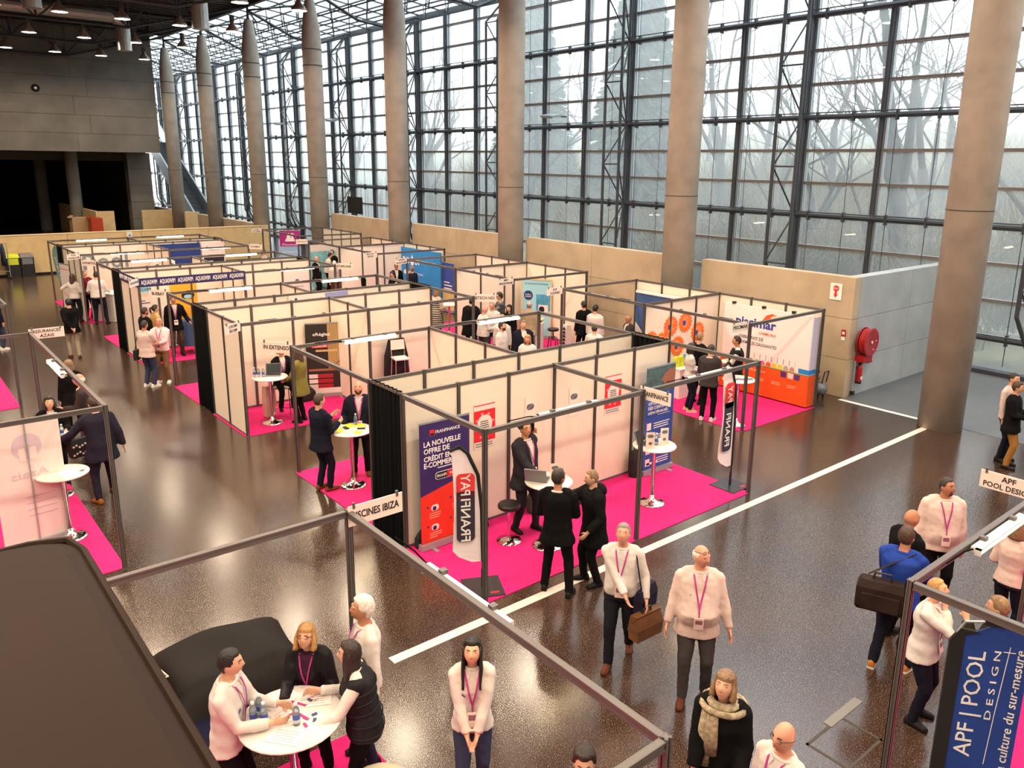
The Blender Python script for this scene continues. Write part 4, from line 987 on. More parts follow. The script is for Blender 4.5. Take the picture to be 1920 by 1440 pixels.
t = rollup('purple-topped roll-up with a white mountain logo before the far glass', 15.6, 36.6, -.5, .95, 2.5, mat('ice_blue_print', rgb(150, 186, 226), .6)); pbox(t, -.475, 1.75, .475, 2.5, MAGENTA, 'purple_field'); obj('logo', MB().prism([(-.24, -.16), (.24, -.16), (.12, .12), (.04, .0), (-.06, .2)], (0, -.009, 2.15), (1, 0, 0), (0, 0, 1), .004), WINK, t); text('AP', t, (.02, -.012, 2.3), (1, 0, 0), (0, 0, 1), .16, .34, WINK, bold=.02); text('Piscines', t, (0, -.009, 1.84), (1, 0, 0), (0, 0, 1), .09, .7, WINK); text('au naturel', t, (0, -.009, 1.5), (1, 0, 0), (0, 0, 1), .1, .7, WINK); pbox(t, -.475, .1, .475, 1.1, mat('pool_photo', rgb(130, 190, 200), .5, var=.3, scale=4), 'pool_photo')
t = thing('wall_banner', 'pool picture panel behind the man in the black polo', 'banner', (16.2, 34.35, 0), -.1); obj('sheet', MB().box((-.6, -.02, .05), (.6, 0, 2.0)), mat('pool_photo', rgb(130, 190, 200)), t); pbox(t, -.6, 1.7, .6, 2.0, PAPER, 'heading', -.021)

# big blue flag at the bottom right
t = thing('banner_flag', 'large blue banner flag with black sleeve and white lettering, bottom right', 'flag', (6.53, 1.98, 0), -.92)
BF = mat('deep_blue_fabric', rgb(30, 66, 150), .6, var=.12, scale=2.5)
obj('sail', MB().prism([(-.16, .3), (.34, .3), (.34, 2.2), (.06, 2.2), (-.16, 2.08)], (0, 0, 0), (1, 0, 0), (0, 0, 1), .008), BF, t)
obj('black_sleeve', MB().prism([(-.27, .2), (-.16, .3), (-.16, 2.08), (-.05, 2.12), (-.2, 2.14), (-.27, 2.02)], (0, 0, 0), (1, 0, 0), (0, 0, 1), .03).box((-.03, -.016, 2.19), (.35, .016, 2.25)), BLACKC, t)
obj('pole', MB().tube([(-.22, 0, .02), (-.22, 0, 2.1), (-.17, 0, 2.2), (.0, 0, 2.22)], .012, 6), STEELL, t); obj('base_plate', MB().box((-.45, -.25, .012), (.05, .25, .03)), PLASB, t)
text('APF | POOL', t, (-.03, -.008, 1.45), (0, 0, 1), (-1, 0, 0), .17, 1.0, WINK, bold=.0); text('D E S I G N', t, (.1, -.008, 1.65), (0, 0, 1), (-1, 0, 0), .05, .64, WINK); text('La culture du sur-mesure', t, (.26, -.008, 1.4), (0, 0, 1), (-1, 0, 0), .075, 1.2, WINK, shear=.15)
obj('drawn_line', MB().tube([(.13, -.007, .9), (.15, -.007, 1.4), (.17, -.007, 1.75), (.185, -.007, 2.02)], .0035, 4).tube([(.14, -.007, 1.97), (.23, -.007, 1.97)], .003, 4), WINK, t)
# white roll-up seen from behind at the left
t = rollup('white roll-up seen from behind, its print showing faintly through', 1.42, 13.3, PI + .15, .92, 2.0, mat('translucent_sheet', rgb(228, 214, 208), .7))
FA = mat('faint_print', rgb(208, 186, 196), .7)
ring = [(.2 * math.cos(a * PI / 12), .2 * math.sin(a * PI / 12)) for a in range(24)]
obj('logo', MB().prism(ring, (.0, .005, 1.6), (1, 0, 0), (0, 0, 1), .002), FA, t)
for x_ in (-.07, .07): obj('logo_cutout', MB().box((x_ - .045, .0065, 1.38), (x_ + .045, .008, 1.58)), mat('translucent_sheet', rgb(228, 214, 208)), t)
text('Azais', t, (0, .006, 1.18), (1, 0, 0), (0, 0, 1), .12, .5, FA); o = MB()
for i in range(4): o.box((-.3, .005, .5 + i * .1), (.1, .0065, .52 + i * .1))
obj('small_print', o, FA, t)

# standing tables
topm_ = MB().lathe([(.0, 1.045), (.36, 1.05), (.4, 1.06), (.41, 1.072), (.4, 1.084), (0, 1.085)], n=32).mesh('tabletop', TABLEW, True)
polm = MB().lathe([(.035, .05), (.035, 1.0), (.12, 1.045)], n=14).mesh('pole', CHROME, True)
basm = MB().lathe([(.0, .013), (.24, .013), (.245, .02), (.2, .035), (.09, .055), (.045, .1), (.036, .16)], n=28).mesh('base', CHROME, True)
def table(lab, x, y, s=1.0):
    t = thing('standing_table', lab, 'table', (x, y, 0), group='white standing tables'); inst('tabletop', topm_, t, sca=(s, s, 1)); inst('pole', polm, t); inst('base', basm, t); return t
table('white standing table crowded with papers and bottles, in the foreground', 2.25, 5.86, 1.08)
table('white standing table strewn with yellow papers, beside the black curtain', 6.23, 12.44, .95)
table('white standing table carrying the open grey laptop', 6.5, 16.8, .95)
table('white standing table behind the black-suited back, with a laptop and stand', 7.47, 8.45, .9)
table('white standing table on a chrome foot, alone in the right half of the pink carpet', 9.95, 8.52, .92)
table('white standing table before the orange counter', 14.75, 10.25, .9)
table('white standing table behind the white roll-up at the left', 1.83, 13.3, .9)
table('white standing table with small bottles at the left edge', 2.0, 15.2, .9)
table('white standing table where the woman in the checked coat leans', 14.95, 22.2, .9)
# things on the tables
botm = [MB().lathe([(.0, 0), (.03, 0), (.032, .02), (.032, .13), (.024, .165), (.012, .18), (.012, .195), (0, .195)], n=10).mesh('bottle_body', BOTT, True),
        MB().lathe([(.0328, .06), (.0332, .06), (.0332, .105), (.0328, .105)], n=10).mesh('bottle_label', BLUEL), MB().lathe([(0, .193), (.015, .193), (.015, .212), (0, .212)], n=8).mesh('bottle_cap', WHITE)]
def bottle(lab, x, y, z, grp='small water bottles'):
    t = thing('water_bottle', lab, 'bottle', (x, y, z), group=grp)
    for me in botm: inst(me.name.split('.')[0], me, t)
def sheet(lab, x, y, z, w, d, rz, m=PAPER, name='paper', th=.002):
    t = thing(name, lab, 'paper' if name != 'leaflet' else 'leaflet', (x, y, z), rz, 'papers on the tables'); obj('sheet', MB().box((-w / 2, -d / 2, 0), (w / 2, d / 2, th)), m, t)
    if m is PAPER: 
        mb = MB()
        for i in range(5): mb.box((-w * .38, -d * .35 + i * d * .14, th), (w * .3, -d * .35 + i * d * .14 + .004, th + .0005))
        obj('printed_lines', mb, GREYT, t)
    return t
def laptop(lab, x, y, z, rz, m=PLASG):
    t = thing('laptop', lab, 'laptop', (x, y, z), rz); obj('keyboard_base', MB().box((-.17, -.12, 0), (.17, .12, .016)), m, t); obj('keys', MB().box((-.15, -.06, .016), (.15, .09, .018)), PLASB, t)
    obj('lid', MB().obox((0, .165, .115), (.17, 0, 0), (0, .04, .11), (0, .006, -.003)), m, t); obj('screen', MB().obox((0, .1585, .1165), (.155, 0, 0), (0, .036, .098), (0, .001, -.0005)), SCREEN, t); return t
def stand(lab, x, y, z, rz):
    t = thing('leaflet_stand', lab, 'stand', (x, y, z), rz); obj('card', MB().box((-.075, -.002, 0), (.075, .002, .3)), mat('cream_paper', rgb(240, 224, 214)), t); obj('photo', MB().ell((0, -.004, .23), (.055, .002, .035), 12, 6), mat('grey_photo', rgb(110, 110, 116)), t); obj('photo', MB().ell((0, -.004, .1), (.03, .002, .03), 10, 6), GREYT, t); obj('foot', MB().box((-.075, -.05, 0), (.075, .05, .004)), mat('cream_paper', rgb(240, 224, 214)), t)
Z = 1.086
cx0, cy0 = 2.25, 5.86
for i, (dx, dy, s) in enumerate(((-.28, .12, 'left of the two at the table edge'), (-.20, .19, 'right behind the left pair'), (-.21, .06, 'nearest of the left trio'), (.0, -.12, 'alone near the middle of the crowded table'))): bottle('small water bottle with blue label, ' + s, cx0 + dx, cy0 + dy, Z)
for i, (dx, dy, w_, d_, r_, s) in enumerate(((.02, .28, .3, .21, .3, 'at the far rim'), (.26, .1, .3, .21, -.5, 'under the pointing hand'), (-.02, .05, .21, .3, .2, 'in the middle'), (-.12, -.2, .3, .21, -.9, 'at the near left rim'))): sheet('white printed sheet on the crowded foreground table, ' + s, cx0 + dx, cy0 + dy, Z + .0007 * i, w_, d_, r_)
MG = mat('magenta_strip', rgb(170, 40, 120), .6); DKB = mat('blue_shard', rgb(50, 60, 110), .6)
for i, (dx, dy, w_, r_, s) in enumerate(((.12, .12, .16, -.35, 'across the printed sheet'), (.08, -.06, .15, -.6, 'near the middle bottle'), (.02, .02, .08, .4, 'short one'), (.05, -.18, .06, -.9, 'at the front'))): sheet('purple lanyard strip lying on the crowded table, ' + s, cx0 + dx, cy0 + dy, Z + .005, w_, .025, r_ - .7, MG, 'lanyard_strip', .003)
for i, (dx, dy) in enumerate(((.17, -.1), (.14, -.17), (.22, .1))): sheet('small dark blue sticker scraps on the crowded table', cx0 + dx, cy0 + dy, Z + .005, .05, .03, i, DKB, 'sticker', .002)
for i, (dx, dy, r_, m_, s) in enumerate(((-.2, .05, .3, YELLOW, 'left rim'), (.0, -.2, .5, YELLOW, 'near rim'), (.05, .2, -.2, YELLOW, 'far rim'), (.22, .1, .2, YELLOW, 'by the bottle'), (-.1, -.1, .8, PAPER, 'middle'), (.12, -.1, .1, PAPER, 'under the phone'))): sheet(('lime yellow' if m_ is YELLOW else 'white') + ' leaflet on the table by the black curtain, ' + s, 6.23 + dx, 12.44 + dy, Z + i * .0006, .15, .21, r_, m_, 'leaflet')
bottle('small water bottle beside the yellow papers', 6.42, 12.62, Z)
for i, (dx, dy, s) in enumerate(((-.05, .1, 'left'), (.15, -.1, 'right'))): t = thing('phone', 'dark phone on the table with yellow papers, %s one' % s, 'phone', (6.23 + dx, 12.44 + dy, Z + .006), i); obj('body', MB().box((-.035, -.07, 0), (.035, .07, .01)), PLASB, t)
laptop('open grey laptop on the table of the curly-haired woman', 6.6, 16.85, Z, -.5)
for i, s in enumerate(('left', 'middle', 'right')): bottle('small water bottle beside the grey laptop, %s one' % s, 6.22 + .08 * i, 16.95 - .05 * i, Z)
laptop('open laptop before the man on the phone', 7.38, 8.6, Z, 2.2); stand('leaflet stand on the table of the man on the phone', 7.5, 8.35, Z, -.5)
stand('left leaflet stand on the lone table of the pink carpet', 9.72, 8.42, Z, -.6); stand('right leaflet stand on the lone table of the pink carpet', 10.08, 8.42, Z, -.4); laptop('dark closed tablet leaning on the lone table', 9.9, 8.62, Z, .3, PLASG); bottle('jar of sweets on the lone table', 9.97, 8.5, Z)
for i in range(3): sheet('grey brochure on the table before the orange counter', 14.6 + .15 * i, 10.3 - .1 * i, Z, .14, .2, i * .4, GREYT, 'leaflet', .006)
for i in range(5): bottle('small white bottle in the cluster on the left edge table', 2.02 + .07 * (i % 3), 15.15 - .08 * (i // 3), Z, 'white bottles on the left edge table')
sheet('cream leaflets fanned on the table behind the white roll-up', 1.9, 13.25, Z, .3, .21, .4, mat('cream_paper', rgb(240, 224, 214)), 'leaflet', .004); sheet('dark card on the table behind the white roll-up', 2.08, 13.2, Z + .005, .06, .05, .4, GREYT, 'leaflet', .004)
sheet('white sheet under the hands at the checked coat table', 14.9, 22.25, Z, .21, .3, .4)

# stools and chairs
def stool(lab, x, y, rz, z=.75, seat=TABLEW, back=False):
    t = thing('bar_stool', lab, 'stool', (x, y, .0), rz)
    obj('seat', MB().loft([[(sx * .19, sy * .18, z - .02) for sx, sy in ((-1, -1), (1, -1), (1, 1), (-1, 1))], [(sx * .2, sy * .19, z + .01) for sx, sy in ((-1, -1), (1, -1), (1, 1), (-1, 1))], [(sx * .18, sy * .17, z + .03) for sx, sy in ((-1, -1), (1, -1), (1, 1), (-1, 1))]]), seat, t)
    for sx in (-1, 1):
        for sy in (-1, 1): obj('leg', MB().tube([(sx * .17, sy * .16, z - .02), (sx * .2, sy * .2, .012)], .012, 6), CHROME, t)
    obj('footrest', MB().tube([(-.19, -.185, .25), (.19, -.185, .25), (.19, .185, .25), (-.19, .185, .25), (-.19, -.185, .25)], .009, 5), CHROME, t)
    if back:
        obj('backrest', MB().loft([[(-.19, .17, z + .2), (.19, .17, z + .2), (.19, .19, z + .2), (-.19, .19, z + .2)], [(-.18, .2, z + .45), (.18, .2, z + .45), (.18, .22, z + .45), (-.18, .22, z + .45)]]), seat, t)
        for sx in (-1, 1): obj('back_post', MB().tube([(sx * .17, .16, z), (sx * .18, .19, z + .25)], .012, 6), CHROME, t)
    return t
def round_stool(lab, x, y, z, m, base=True):
    t = thing('round_stool', lab, 'stool', (x, y, 0)); obj('seat', MB().lathe([(0, z - .04), (.16, z - .04), (.18, z - .02), (.18, z + .02), (.16, z + .04), (0, z + .04)], n=20), m, t, smooth=False)
    if base: obj('pole', MB().tube([(0, 0, .05), (0, 0, z - .04)], .025, 8), CHROME, t); obj('base', MB().lathe([(0, .013), (.2, .013), (.2, .02), (.05, .05), (0, .06)], n=20), CHROME, t, smooth=True)
    else:
        obj('pole', MB().tube([(0, 0, .3), (0, 0, z - .04)], .02, 8), m, t)
        for k in range(4): a = k * PI / 2 + .4; obj('leg', MB().tube([(0, 0, .42), (.13 * math.cos(a), .13 * math.sin(a), .42), (.2 * math.cos(a), .2 * math.sin(a), .013)], .015, 6), m, t)
    return t
stool('white stool draped with a pale coat, under the curly-haired woman', 6.95, 17.12, .8, .72)
stool('white bar chair wearing a black coat, in the empty booth', 10.3, 17.6, -.2, .78, TABLEW, True)
t = thing('draped_coat', 'black coat hung over the white bar chair in the empty booth', 'coat', (10.3, 17.6, 0), -.2); obj('cloth', MB().loft([[(-.33, .235, .25), (.33, .235, .25), (.34, .36, .25), (-.34, .36, .25)], [(-.3, .235, .8), (.3, .235, .8), (.32, .34, .8), (-.32, .34, .8)], [(-.22, .24, 1.24), (.2, .24, 1.26), (.2, .3, 1.26), (-.22, .3, 1.24)]]), BLACKC, t)
t = thing('draped_coat', 'pale pink coat hanging from the stool of the curly-haired woman', 'coat', (6.62, 17.22, 0), .4); obj('cloth', MB().loft([[(-.14, -.05, .03), (.14, -.06, .05), (.12, .08, .03), (-.12, .09, .05)], [(-.16, -.06, .4), (.15, -.06, .4), (.14, .09, .4), (-.14, .09, .4)], [(-.13, -.05, .76), (.13, -.05, .76), (.12, .08, .76), (-.12, .08, .76)]]), mat('pale_rose_cloth', rgb(214, 176, 162), .9), t)
round_stool('dark stool half hidden by the black-suited back', 7.1, 8.95, .6, PLASB); round_stool('cream topped chrome stool behind the table with yellow papers', 6.62, 12.0, .62, mat('cream_vinyl', rgb(200, 190, 160), .5)); round_stool('low black four-legged stool under the pale blue poster', 16.35, 18.42, .66, PLASB, False)
t = thing('barrel_table', 'white ribbed drum table with a yellow round top', 'table', (15.9, 18.8, 0)); obj('drum', MB().lathe([(.25, .013), (.29, .03), (.29, .3), (.275, .32), (.29, .34), (.29, .6), (.275, .62), (.29, .64), (.29, .88), (.26, .9)], n=22), TABLEW, t); obj('tabletop', MB().lathe([(0, .95), (.3, .95), (.3, .98), (0, .98)], (.1, .1, 0), 22), SL, t); obj('black_lid', MB().lathe([(0, .9), (.22, .9), (.22, .93), (0, .93)], n=18), PLASB, t)
t = thing('counter', 'black topped counter with a dark basin beside the man in white, near the concrete wall', 'counter', (16.5, 15.0, 0)); obj('body', MB().box((-.35, -.9, .012), (.35, .6, .9)), mat('dark_crate', rgb(52, 34, 30), .7), t); obj('worktop', MB().box((-.38, -.93, .9), (.38, .63, .94)), PLASB, t); obj('basin', MB().lathe([(.14, .94), (.2, .94), (.2, 1.02), (.16, 1.02)], (0, .3, 0), 18), PLASB, t)
t = thing('sculpture_stand', 'small black and white geometric stand by the white panels', 'stand', (17.1, 18.6, 0)); obj('post', MB().loft([[(-.12, -.12, .013), (.12, -.12, .013), (.12, .12, .013), (-.12, .12, .013)], [(-.08, -.08, .7), (.1, -.08, .7), (.1, .1, .7), (-.08, .1, .7)]]), PAPER, t)
for k in range(5): obj('facet', MB().prism([(-.07, 0), (.07, 0), (0, .1)], (-.125, 0, .06 + k * .12), (0, 1, 0), (0, 0, 1), .02), PLASB, t)
t = thing('welcome_counter', 'white counter with grey front where the big man in white leans', 'counter', (6.5, 31.75, 0), -1.0); obj('body', MB().box((-.45, -.3, .012), (.55, .3, 1.0)), mat('pale_grey_front', rgb(196, 188, 184), .5), t); obj('worktop', MB().box((-.5, -.35, 1.0), (.6, .35, 1.04)), WHITE, t)
t = thing('counter', 'pinkish cabinet with a shelf behind the second black curtain', 'cabinet', (8.0, 28.0, 0)); obj('body', MB().box((-.4, -.25, .012), (.5, .3, .95)), mat('salmon_front', rgb(222, 160, 130), .6), t); obj('worktop', MB().box((-.42, -.27, .95), (.52, .32, .98)), WHITE, t)
t = thing('clothed_table', 'table under a navy blue cloth where the man in the black blazer rests a hand', 'table', (7.3, 24.75, 0)); obj('cloth', MB().loft([[(.46 * math.cos(a * PI / 10) * (1 + .06 * (a % 2)), .46 * math.sin(a * PI / 10) * (1 + .06 * (a % 2)), .3) for a in range(20)], [(.42 * math.cos(a * PI / 10), .42 * math.sin(a * PI / 10), .95) for a in range(20)], [(.4 * math.cos(a * PI / 10), .4 * math.sin(a * PI / 10), 1.0) for a in range(20)]]), mat('navy_cloth', rgb(46, 66, 104), .8), t); obj('pole', MB().tube([(0, 0, .013), (0, 0, .4)], .04, 8), CHROME, t)
# bags on the floor
def bag(lab, x, y, rz, w, d, h, m=BLACKC):
    t = thing('bag', lab, 'bag', (x, y, .012), rz)
    obj('body', MB().loft([[(sx * w / 2 * k, sy * d / 2 * k, z) for sx, sy in ((-1, -.6), (-.6, -1), (.6, -1), (1, -.6), (1, .6), (.6, 1), (-.6, 1), (-1, .6))] for k, z in ((.85, 0), (1, h * .2), (.95, h * .7), (.6, h))]), m, t, smooth=False); obj('strap', MB().tube([(-w * .3, 0, h * .9), (-w * .2, 0, h * 1.15), (w * .2, 0, h * 1.15), (w * .3, 0, h * .9)], .012, 5), PLASB, t); return t
bag('black bag on the carpet behind the purple roll-up', 5.95, 9.62, .2, .3, .14, .25); bag('flat black bag against the panels right of the first flag', 6.95, 9.55, .1, .36, .16, .14); bag('black backpack leaning beside the blue roll-up', 10.62, 9.55, .2, .28, .2, .5); bag('dark bag behind the man on the phone', 8.1, 9.5, 0, .3, .2, .4, mat('charcoal_cloth', rgb(58, 52, 52), .9)); bag('row of small black cases on the carpet by the panels', 8.75, 9.3, .1, .5, .2, .16)
bag('black handbag on the carpet under the slatted roll-up', 7.85, 17.9, .2, .4, .2, .3); bag('black bag on the floor of the empty booth', 9.75, 17.9, 0, .4, .25, .2); bag('black bag beneath the pale blue poster', 16.7, 19.6, 0, .4, .2, .2); bag('black bag hanging low behind the second black curtain', 6.55, 27.15, .3, .5, .25, .4)
# fire gear at the grey wall corner
t = thing('fire_hose_reel', 'large red fire hose reel on the grey concrete wall', 'hose reel', (19.32, 9.825, 1.45))
def yl(prof, m, name, n=24): 
    mb = MB().lathe(prof, n=n); mb.v = [(x, -z, y) for x, y, z in mb.v]; mb.f = [f[::-1] for f in mb.f]; return obj(name, mb, m, t, smooth=False)
yl([(.05, .0), (.1, .0), (.1, .08), (.36, .08), (.36, .1), (.24, .1), (.24, .28), (.36, .28), (.37, .3), (.33, .31), (.12, .29), (0, .29)], REDM, 'drum')
for k in range(4): 
    mb = MB().lathe([(.3 + .035 * math.cos(a * PI / 4), .13 + k * .04 + .022 * math.sin(a * PI / 4)) for a in range(8)], n=24); mb.v = [(x, -z, y) for x, y, z in mb.v]; obj('hose_coil', mb, mat('red_rubber', rgb(186, 40, 44), .5), t)
obj('hub', MB().ell((0, -.31, 0), (.045, .02, .045), 12, 6), WHITE, t); obj('bolt', MB().ell((.2, -.31, .02), (.02, .015, .02)), WHITE, t); obj('bolt', MB().ell((.1, -.31, -.2), (.02, .015, .02)), WHITE, t); obj('bracket', MB().box((-.2, -.26, -.52), (.2, 0, -.36)), REDM, t); obj('valve', MB().tube([(-.25, -.05, -.5), (.1, -.2, -.56), (.3, -.2, -.56)], .03, 8), REDM, t)
obj('pipe', MB().tube([(-.25, -.05, -1.44), (-.25, -.05, -.5)], .025, 8), STEELL, t); obj('pipe_valve', MB().box((-.3, -.1, -1.4), (-.2, -.02, -1.3)), PLASB, t)
t = thing('fire_extinguisher', 'red fire extinguisher hanging below the hose reel', 'extinguisher', (19.27, 9.74, .33)); obj('cylinder', MB().lathe([(0, 0), (.065, 0), (.075, .03), (.075, .4), (.05, .47), (.025, .5), (0, .5)], n=16), REDM, t, smooth=True); obj('base_ring', MB().lathe([(.07, 0), (.078, 0), (.078, .06), (.07, .06)], n=16), PLASB, t); obj('valve_head', MB().box((-.03, -.03, .5), (.09, .03, .56)), PLASB, t); obj('hose', MB().tube([(0, 0, .55), (-.05, -.02, .68), (-.03, -.02, .82), (.03, -.02, .8), (.03, -.02, .6), (.0, 0, .52)], .012, 6), PLASB, t); obj('label', MB().box((-.05, -.081, .12), (.05, -.072, .2)), WHITE, t); obj('hanger', MB().box((-.03, .0, .38), (.03, .1, .44)), STEELD, t)
t = thing('fire_sign', 'white sign with a red circle and downward arrow on the concrete wall', 'sign', (WX - .012, 10.32, 2.5)); obj('plate', MB().box((-.008, -.16, 0), (0, .16, .42)), WHITE, t); obj('arrow', MB().ell((-.011, 0, .29), (.003, .085, .08), 10, 8).prism([(-.03, .06), (-.03, .14), (-.06, .14), (0, .23), (.06, .14), (.03, .14), (.03, .06)], (-.01, 0, .28), (0, 1, 0), (0, 0, -1), .006), mat('red_print', rgb(222, 32, 44)), t)
text('RIA', t, (-.016, 0, .29), (0, -1, 0), (0, 0, 1), .045, .11, WINK)
t = thing('fire_sign', 'small red and white sign beside the wall corner by the hose reel', 'sign', (WX - .01, 10.0, 1.5)); obj('plate', MB().box((-.008, -.06, .1), (0, .06, .27)), REDM, t); obj('lower_plate', MB().box((-.008, -.05, 0), (0, .05, .09)), WHITE, t); obj('pictogram', MB().box((-.012, -.03, .15), (-.008, .03, .22)), WHITE, t)
t = thing('air_compressor', 'grey air compressor with a silver motor at the foot of the wall', 'compressor', (18.3, 10.35, 0)); obj('tank', MB().cap([(0, -.12, .24), (0, .2, .24)], [.17, .17], 16), mat('steel_grey_enamel', rgb(112, 118, 128), .35, .3), t, smooth=True); obj('motor', MB().tube([(0, -.1, .55), (0, .18, .55)], .09, 14), CHROME, t); obj('pump', MB().box((-.1, .0, .42), (.1, .22, .68)), PLASB, t); obj('handle', MB().tube([(-.1, -.2, .42), (-.1, -.25, .72), (.1, -.25, .72), (.1, -.2, .42)], .015, 6), PLASB, t)
for s in (-1, 1): obj('wheel', MB().ell((s * .16, .15, .08), (.03, .08, .08), 12, 6), PLASB, t); obj('foot', MB().box((s * .12 - .02, -.16, 0), (s * .12 + .02, -.12, .12)), PLASB, t)
# far left: coat rack and bins
t = thing('coat_rail', 'wheeled coat rail with hanging dark blue quilted coats', 'coat rack', (4.75, 45.6, 0)); 
for s in (-.5, .5): obj('upright', MB().tube([(s, 0, .1), (s, 0, 1.7)], .018, 6), STEELL, t); obj('foot_bar', MB().tube([(s, -.25, .1), (s, .25, .1)], .018, 6), STEELL, t); obj('castor', MB().ell((s, -.22, .045), (.03, .045, .045), 8, 5), PLASB, t); obj('castor', MB().ell((s, .22, .045), (.03, .045, .045), 8, 5), PLASB, t)
obj('top_bar', MB().tube([(-.5, 0, 1.7), (.5, 0, 1.7)], .016, 6), STEELL, t); obj('low_bar', MB().tube([(-.5, 0, .35), (.5, 0, .35)], .014, 6), STEELL, t)
for i in range(3):
    q = tag(obj('hanging_coat', MB().loft([[(.1 * math.cos(a * PI / 5) * k, .32 * math.sin(a * PI / 5) * k2, z) for a in range(10)] for k, k2, z in ((1, .95, .55), (1.1, 1.0, 1.0), (.9, .8, 1.35), (.45, .3, 1.6))]), mat('navy_quilt', rgb(32, 40, 66), .7, bump=.5, scale=9), smooth=True), 'dark navy quilted coat on the rail, ' + ('left', 'middle', 'right')[i] + ' one', 'coat', 'coats on the rail'); q.location = (4.5 + i * .28, 45.6, .09)
for lab, x_, m_ in (('waste bin with a bright yellow lid and front', 5.45, YELLOW), ('black waste bin with a grey flap beside the yellow one', 6.05, PLASG)):
    t = thing('waste_bin', lab, 'bin', (x_, 46.05, 0)); obj('body', MB().box((-.28, -.28, 0), (.28, .28, .95)), PLASB, t); obj('lid', MB().loft([[(-.29, -.29, .95), (.29, -.29, .95), (.29, .29, .95), (-.29, .29, .95)], [(-.25, -.2, 1.08), (.25, -.2, 1.08), (.25, .28, 1.12), (-.25, .28, 1.12)]]), m_, t); obj('front_flap', MB().box((-.22, -.292, .62), (.22, -.28, .92)), m_, t)
t = thing('wall_notice', 'small white arrow notice on the plywood screen', 'sign', (10.9, 46.34, 1.75)); obj('sheet', MB().box((-.14, -.005, -.2), (.14, 0, .2)), WHITE, t); obj('arrow', MB().prism([(-.06, 0), (.04, .06), (.04, -.06)], (0, -.007, 0), (1, 0, 0), (0, 0, 1), .003), INK, t)
# clutter in the dark hall
for lab, x_, y_, w_, m_ in (('open cardboard box on the far side of the plywood screen', 11.5, 62.2, .9, mat('cardboard', rgb(186, 150, 112), .9)), ('red and orange machine beside the cardboard box', 12.35, 61.2, .7, mat('orange_red_enamel', rgb(190, 60, 30), .5)), ('blue tarpaulin bundle in the dark hall', 6.0, 70, 2.6, mat('tarp_blue', rgb(50, 90, 130), .7))):
    t = thing('crate' if w_ < 1 else 'bundle', lab, 'box', (x_, y_, 0)); h_ = 1.75 if w_ < 1 else 2.6
    obj('body', MB().box((-w_ / 2, -.5, 0), (w_ / 2, .5, h_)), m_, t); obj('flap', MB().obox((-w_ / 2, 0, h_ + .06), (.12, 0, .08), (0, .45, 0), (.008, 0, -.01)), m_, t)
# foreground left: floor cushion, pads, chest, leather parapet
def pillow(lab, name, cat, c, rz, w, d, h, m, tilt=0, pipe=None):
    t = thing(name, lab, cat, c, rz); N = 14; top = []; 
    mb = MB(); vs = []; fs = []
    for s in (1, -1):
        for i in range(N + 1):
            for j in range(N + 1):
                u_ = -1 + 2 * i / N; v_ = -1 + 2 * j / N; k = ((1 - u_ ** 4) * (1 - v_ ** 4)) ** .6
                e = 1 - .07 * (1 - abs(u_)) - .0; e2 = 1 - .07 * (1 - abs(v_))
                z = h / 2 * k * s + (.03 * math.sin(u_ * 5 + v_ * 3) * k if s > 0 else 0)
                vs.append((u_ * w / 2 * (.94 + .06 * v_ * v_), v_ * d / 2 * (.94 + .06 * u_ * u_), h / 2 + z))
    B_ = (N + 1) ** 2
    for i in range(N):
        for j in range(N):
            a = i * (N + 1) + j; fs.append((a, a + N + 1, a + N + 2, a + 1)); fs.append((B_ + a, B_ + a + 1, B_ + a + N + 2, B_ + a + N + 1))
    o = obj('cover', mb.add(vs, fs), m, t, smooth=True)
    if pipe:
        R_ = [(w / 2 * u_ * (.94 + .06 * v_ * v_), d / 2 * v_ * (.94 + .06 * u_ * u_), h / 2) for u_, v_ in [(-1 + 2 * i / 8, -1) for i in range(8)] + [(1, -1 + 2 * i / 8) for i in range(8)] + [(1 - 2 * i / 8, 1) for i in range(8)] + [(-1, 1 - 2 * i / 8) for i in range(9)]]
        obj('piping', MB().tube(R_, .009, 5), pipe, t)
    t.rotation_euler = (tilt, 0, rz); return t
DKF = mat('charcoal_nylon', rgb(26, 22, 21), .7, var=.12, scale=2, bump=.6, bscale=3, spec=.15)
pillow('huge dark brown floor cushion slumped on the carpet edge', 'floor_cushion', 'cushion', (2.35, 7.72, .03), -.05, 1.55, 1.5, .75, DKF)
TAUPE = mat('taupe_leather', rgb(120, 100, 90), .5, var=.08, scale=4); CRP = mat('cream_piping', rgb(232, 214, 186), .7)
t = thing('bench', 'low dark bench under the stacked cushions at the left', 'bench', (1.35, 7.6, 0)); obj('seat', MB().box((-.45, -.6, .3), (.42, .6, .45)), BLACKC, t)
for sx in (-1, 1):
    for sy in (-1, 1): obj('leg', MB().box((sx * .36 - .03, sy * .5 - .03, 0), (sx * .36 + .03, sy * .5 + .03, .3)), PLASB, t)
pillow('mustard cushion with cream piping under the taupe ones', 'seat_cushion', 'cushion', (1.4, 7.35, .45), .2, .6, .6, .18, mat('mustard_velvet', rgb(168, 130, 70), .7), pipe=CRP)
pillow('taupe leather cushion with cream piping, middle of the stack', 'seat_cushion', 'cushion', (1.36, 7.55, .6), -.1, .62, .6, .18, TAUPE, pipe=CRP)
pillow('taupe leather cushion with cream piping, top of the stack', 'seat_cushion', 'cushion', (1.34, 7.78, .72), .1, .64, .6, .2, TAUPE, pipe=CRP)
t = thing('storage_chest', 'dark navy padded chest with cream corner trim beside the young man', 'chest', (1.5, 6.72, .012)); obj('body', MB().box((-.42, -.5, 0), (.42, .46, .5)), mat('navy_canvas', rgb(20, 18, 42), .85, spec=.1), t)
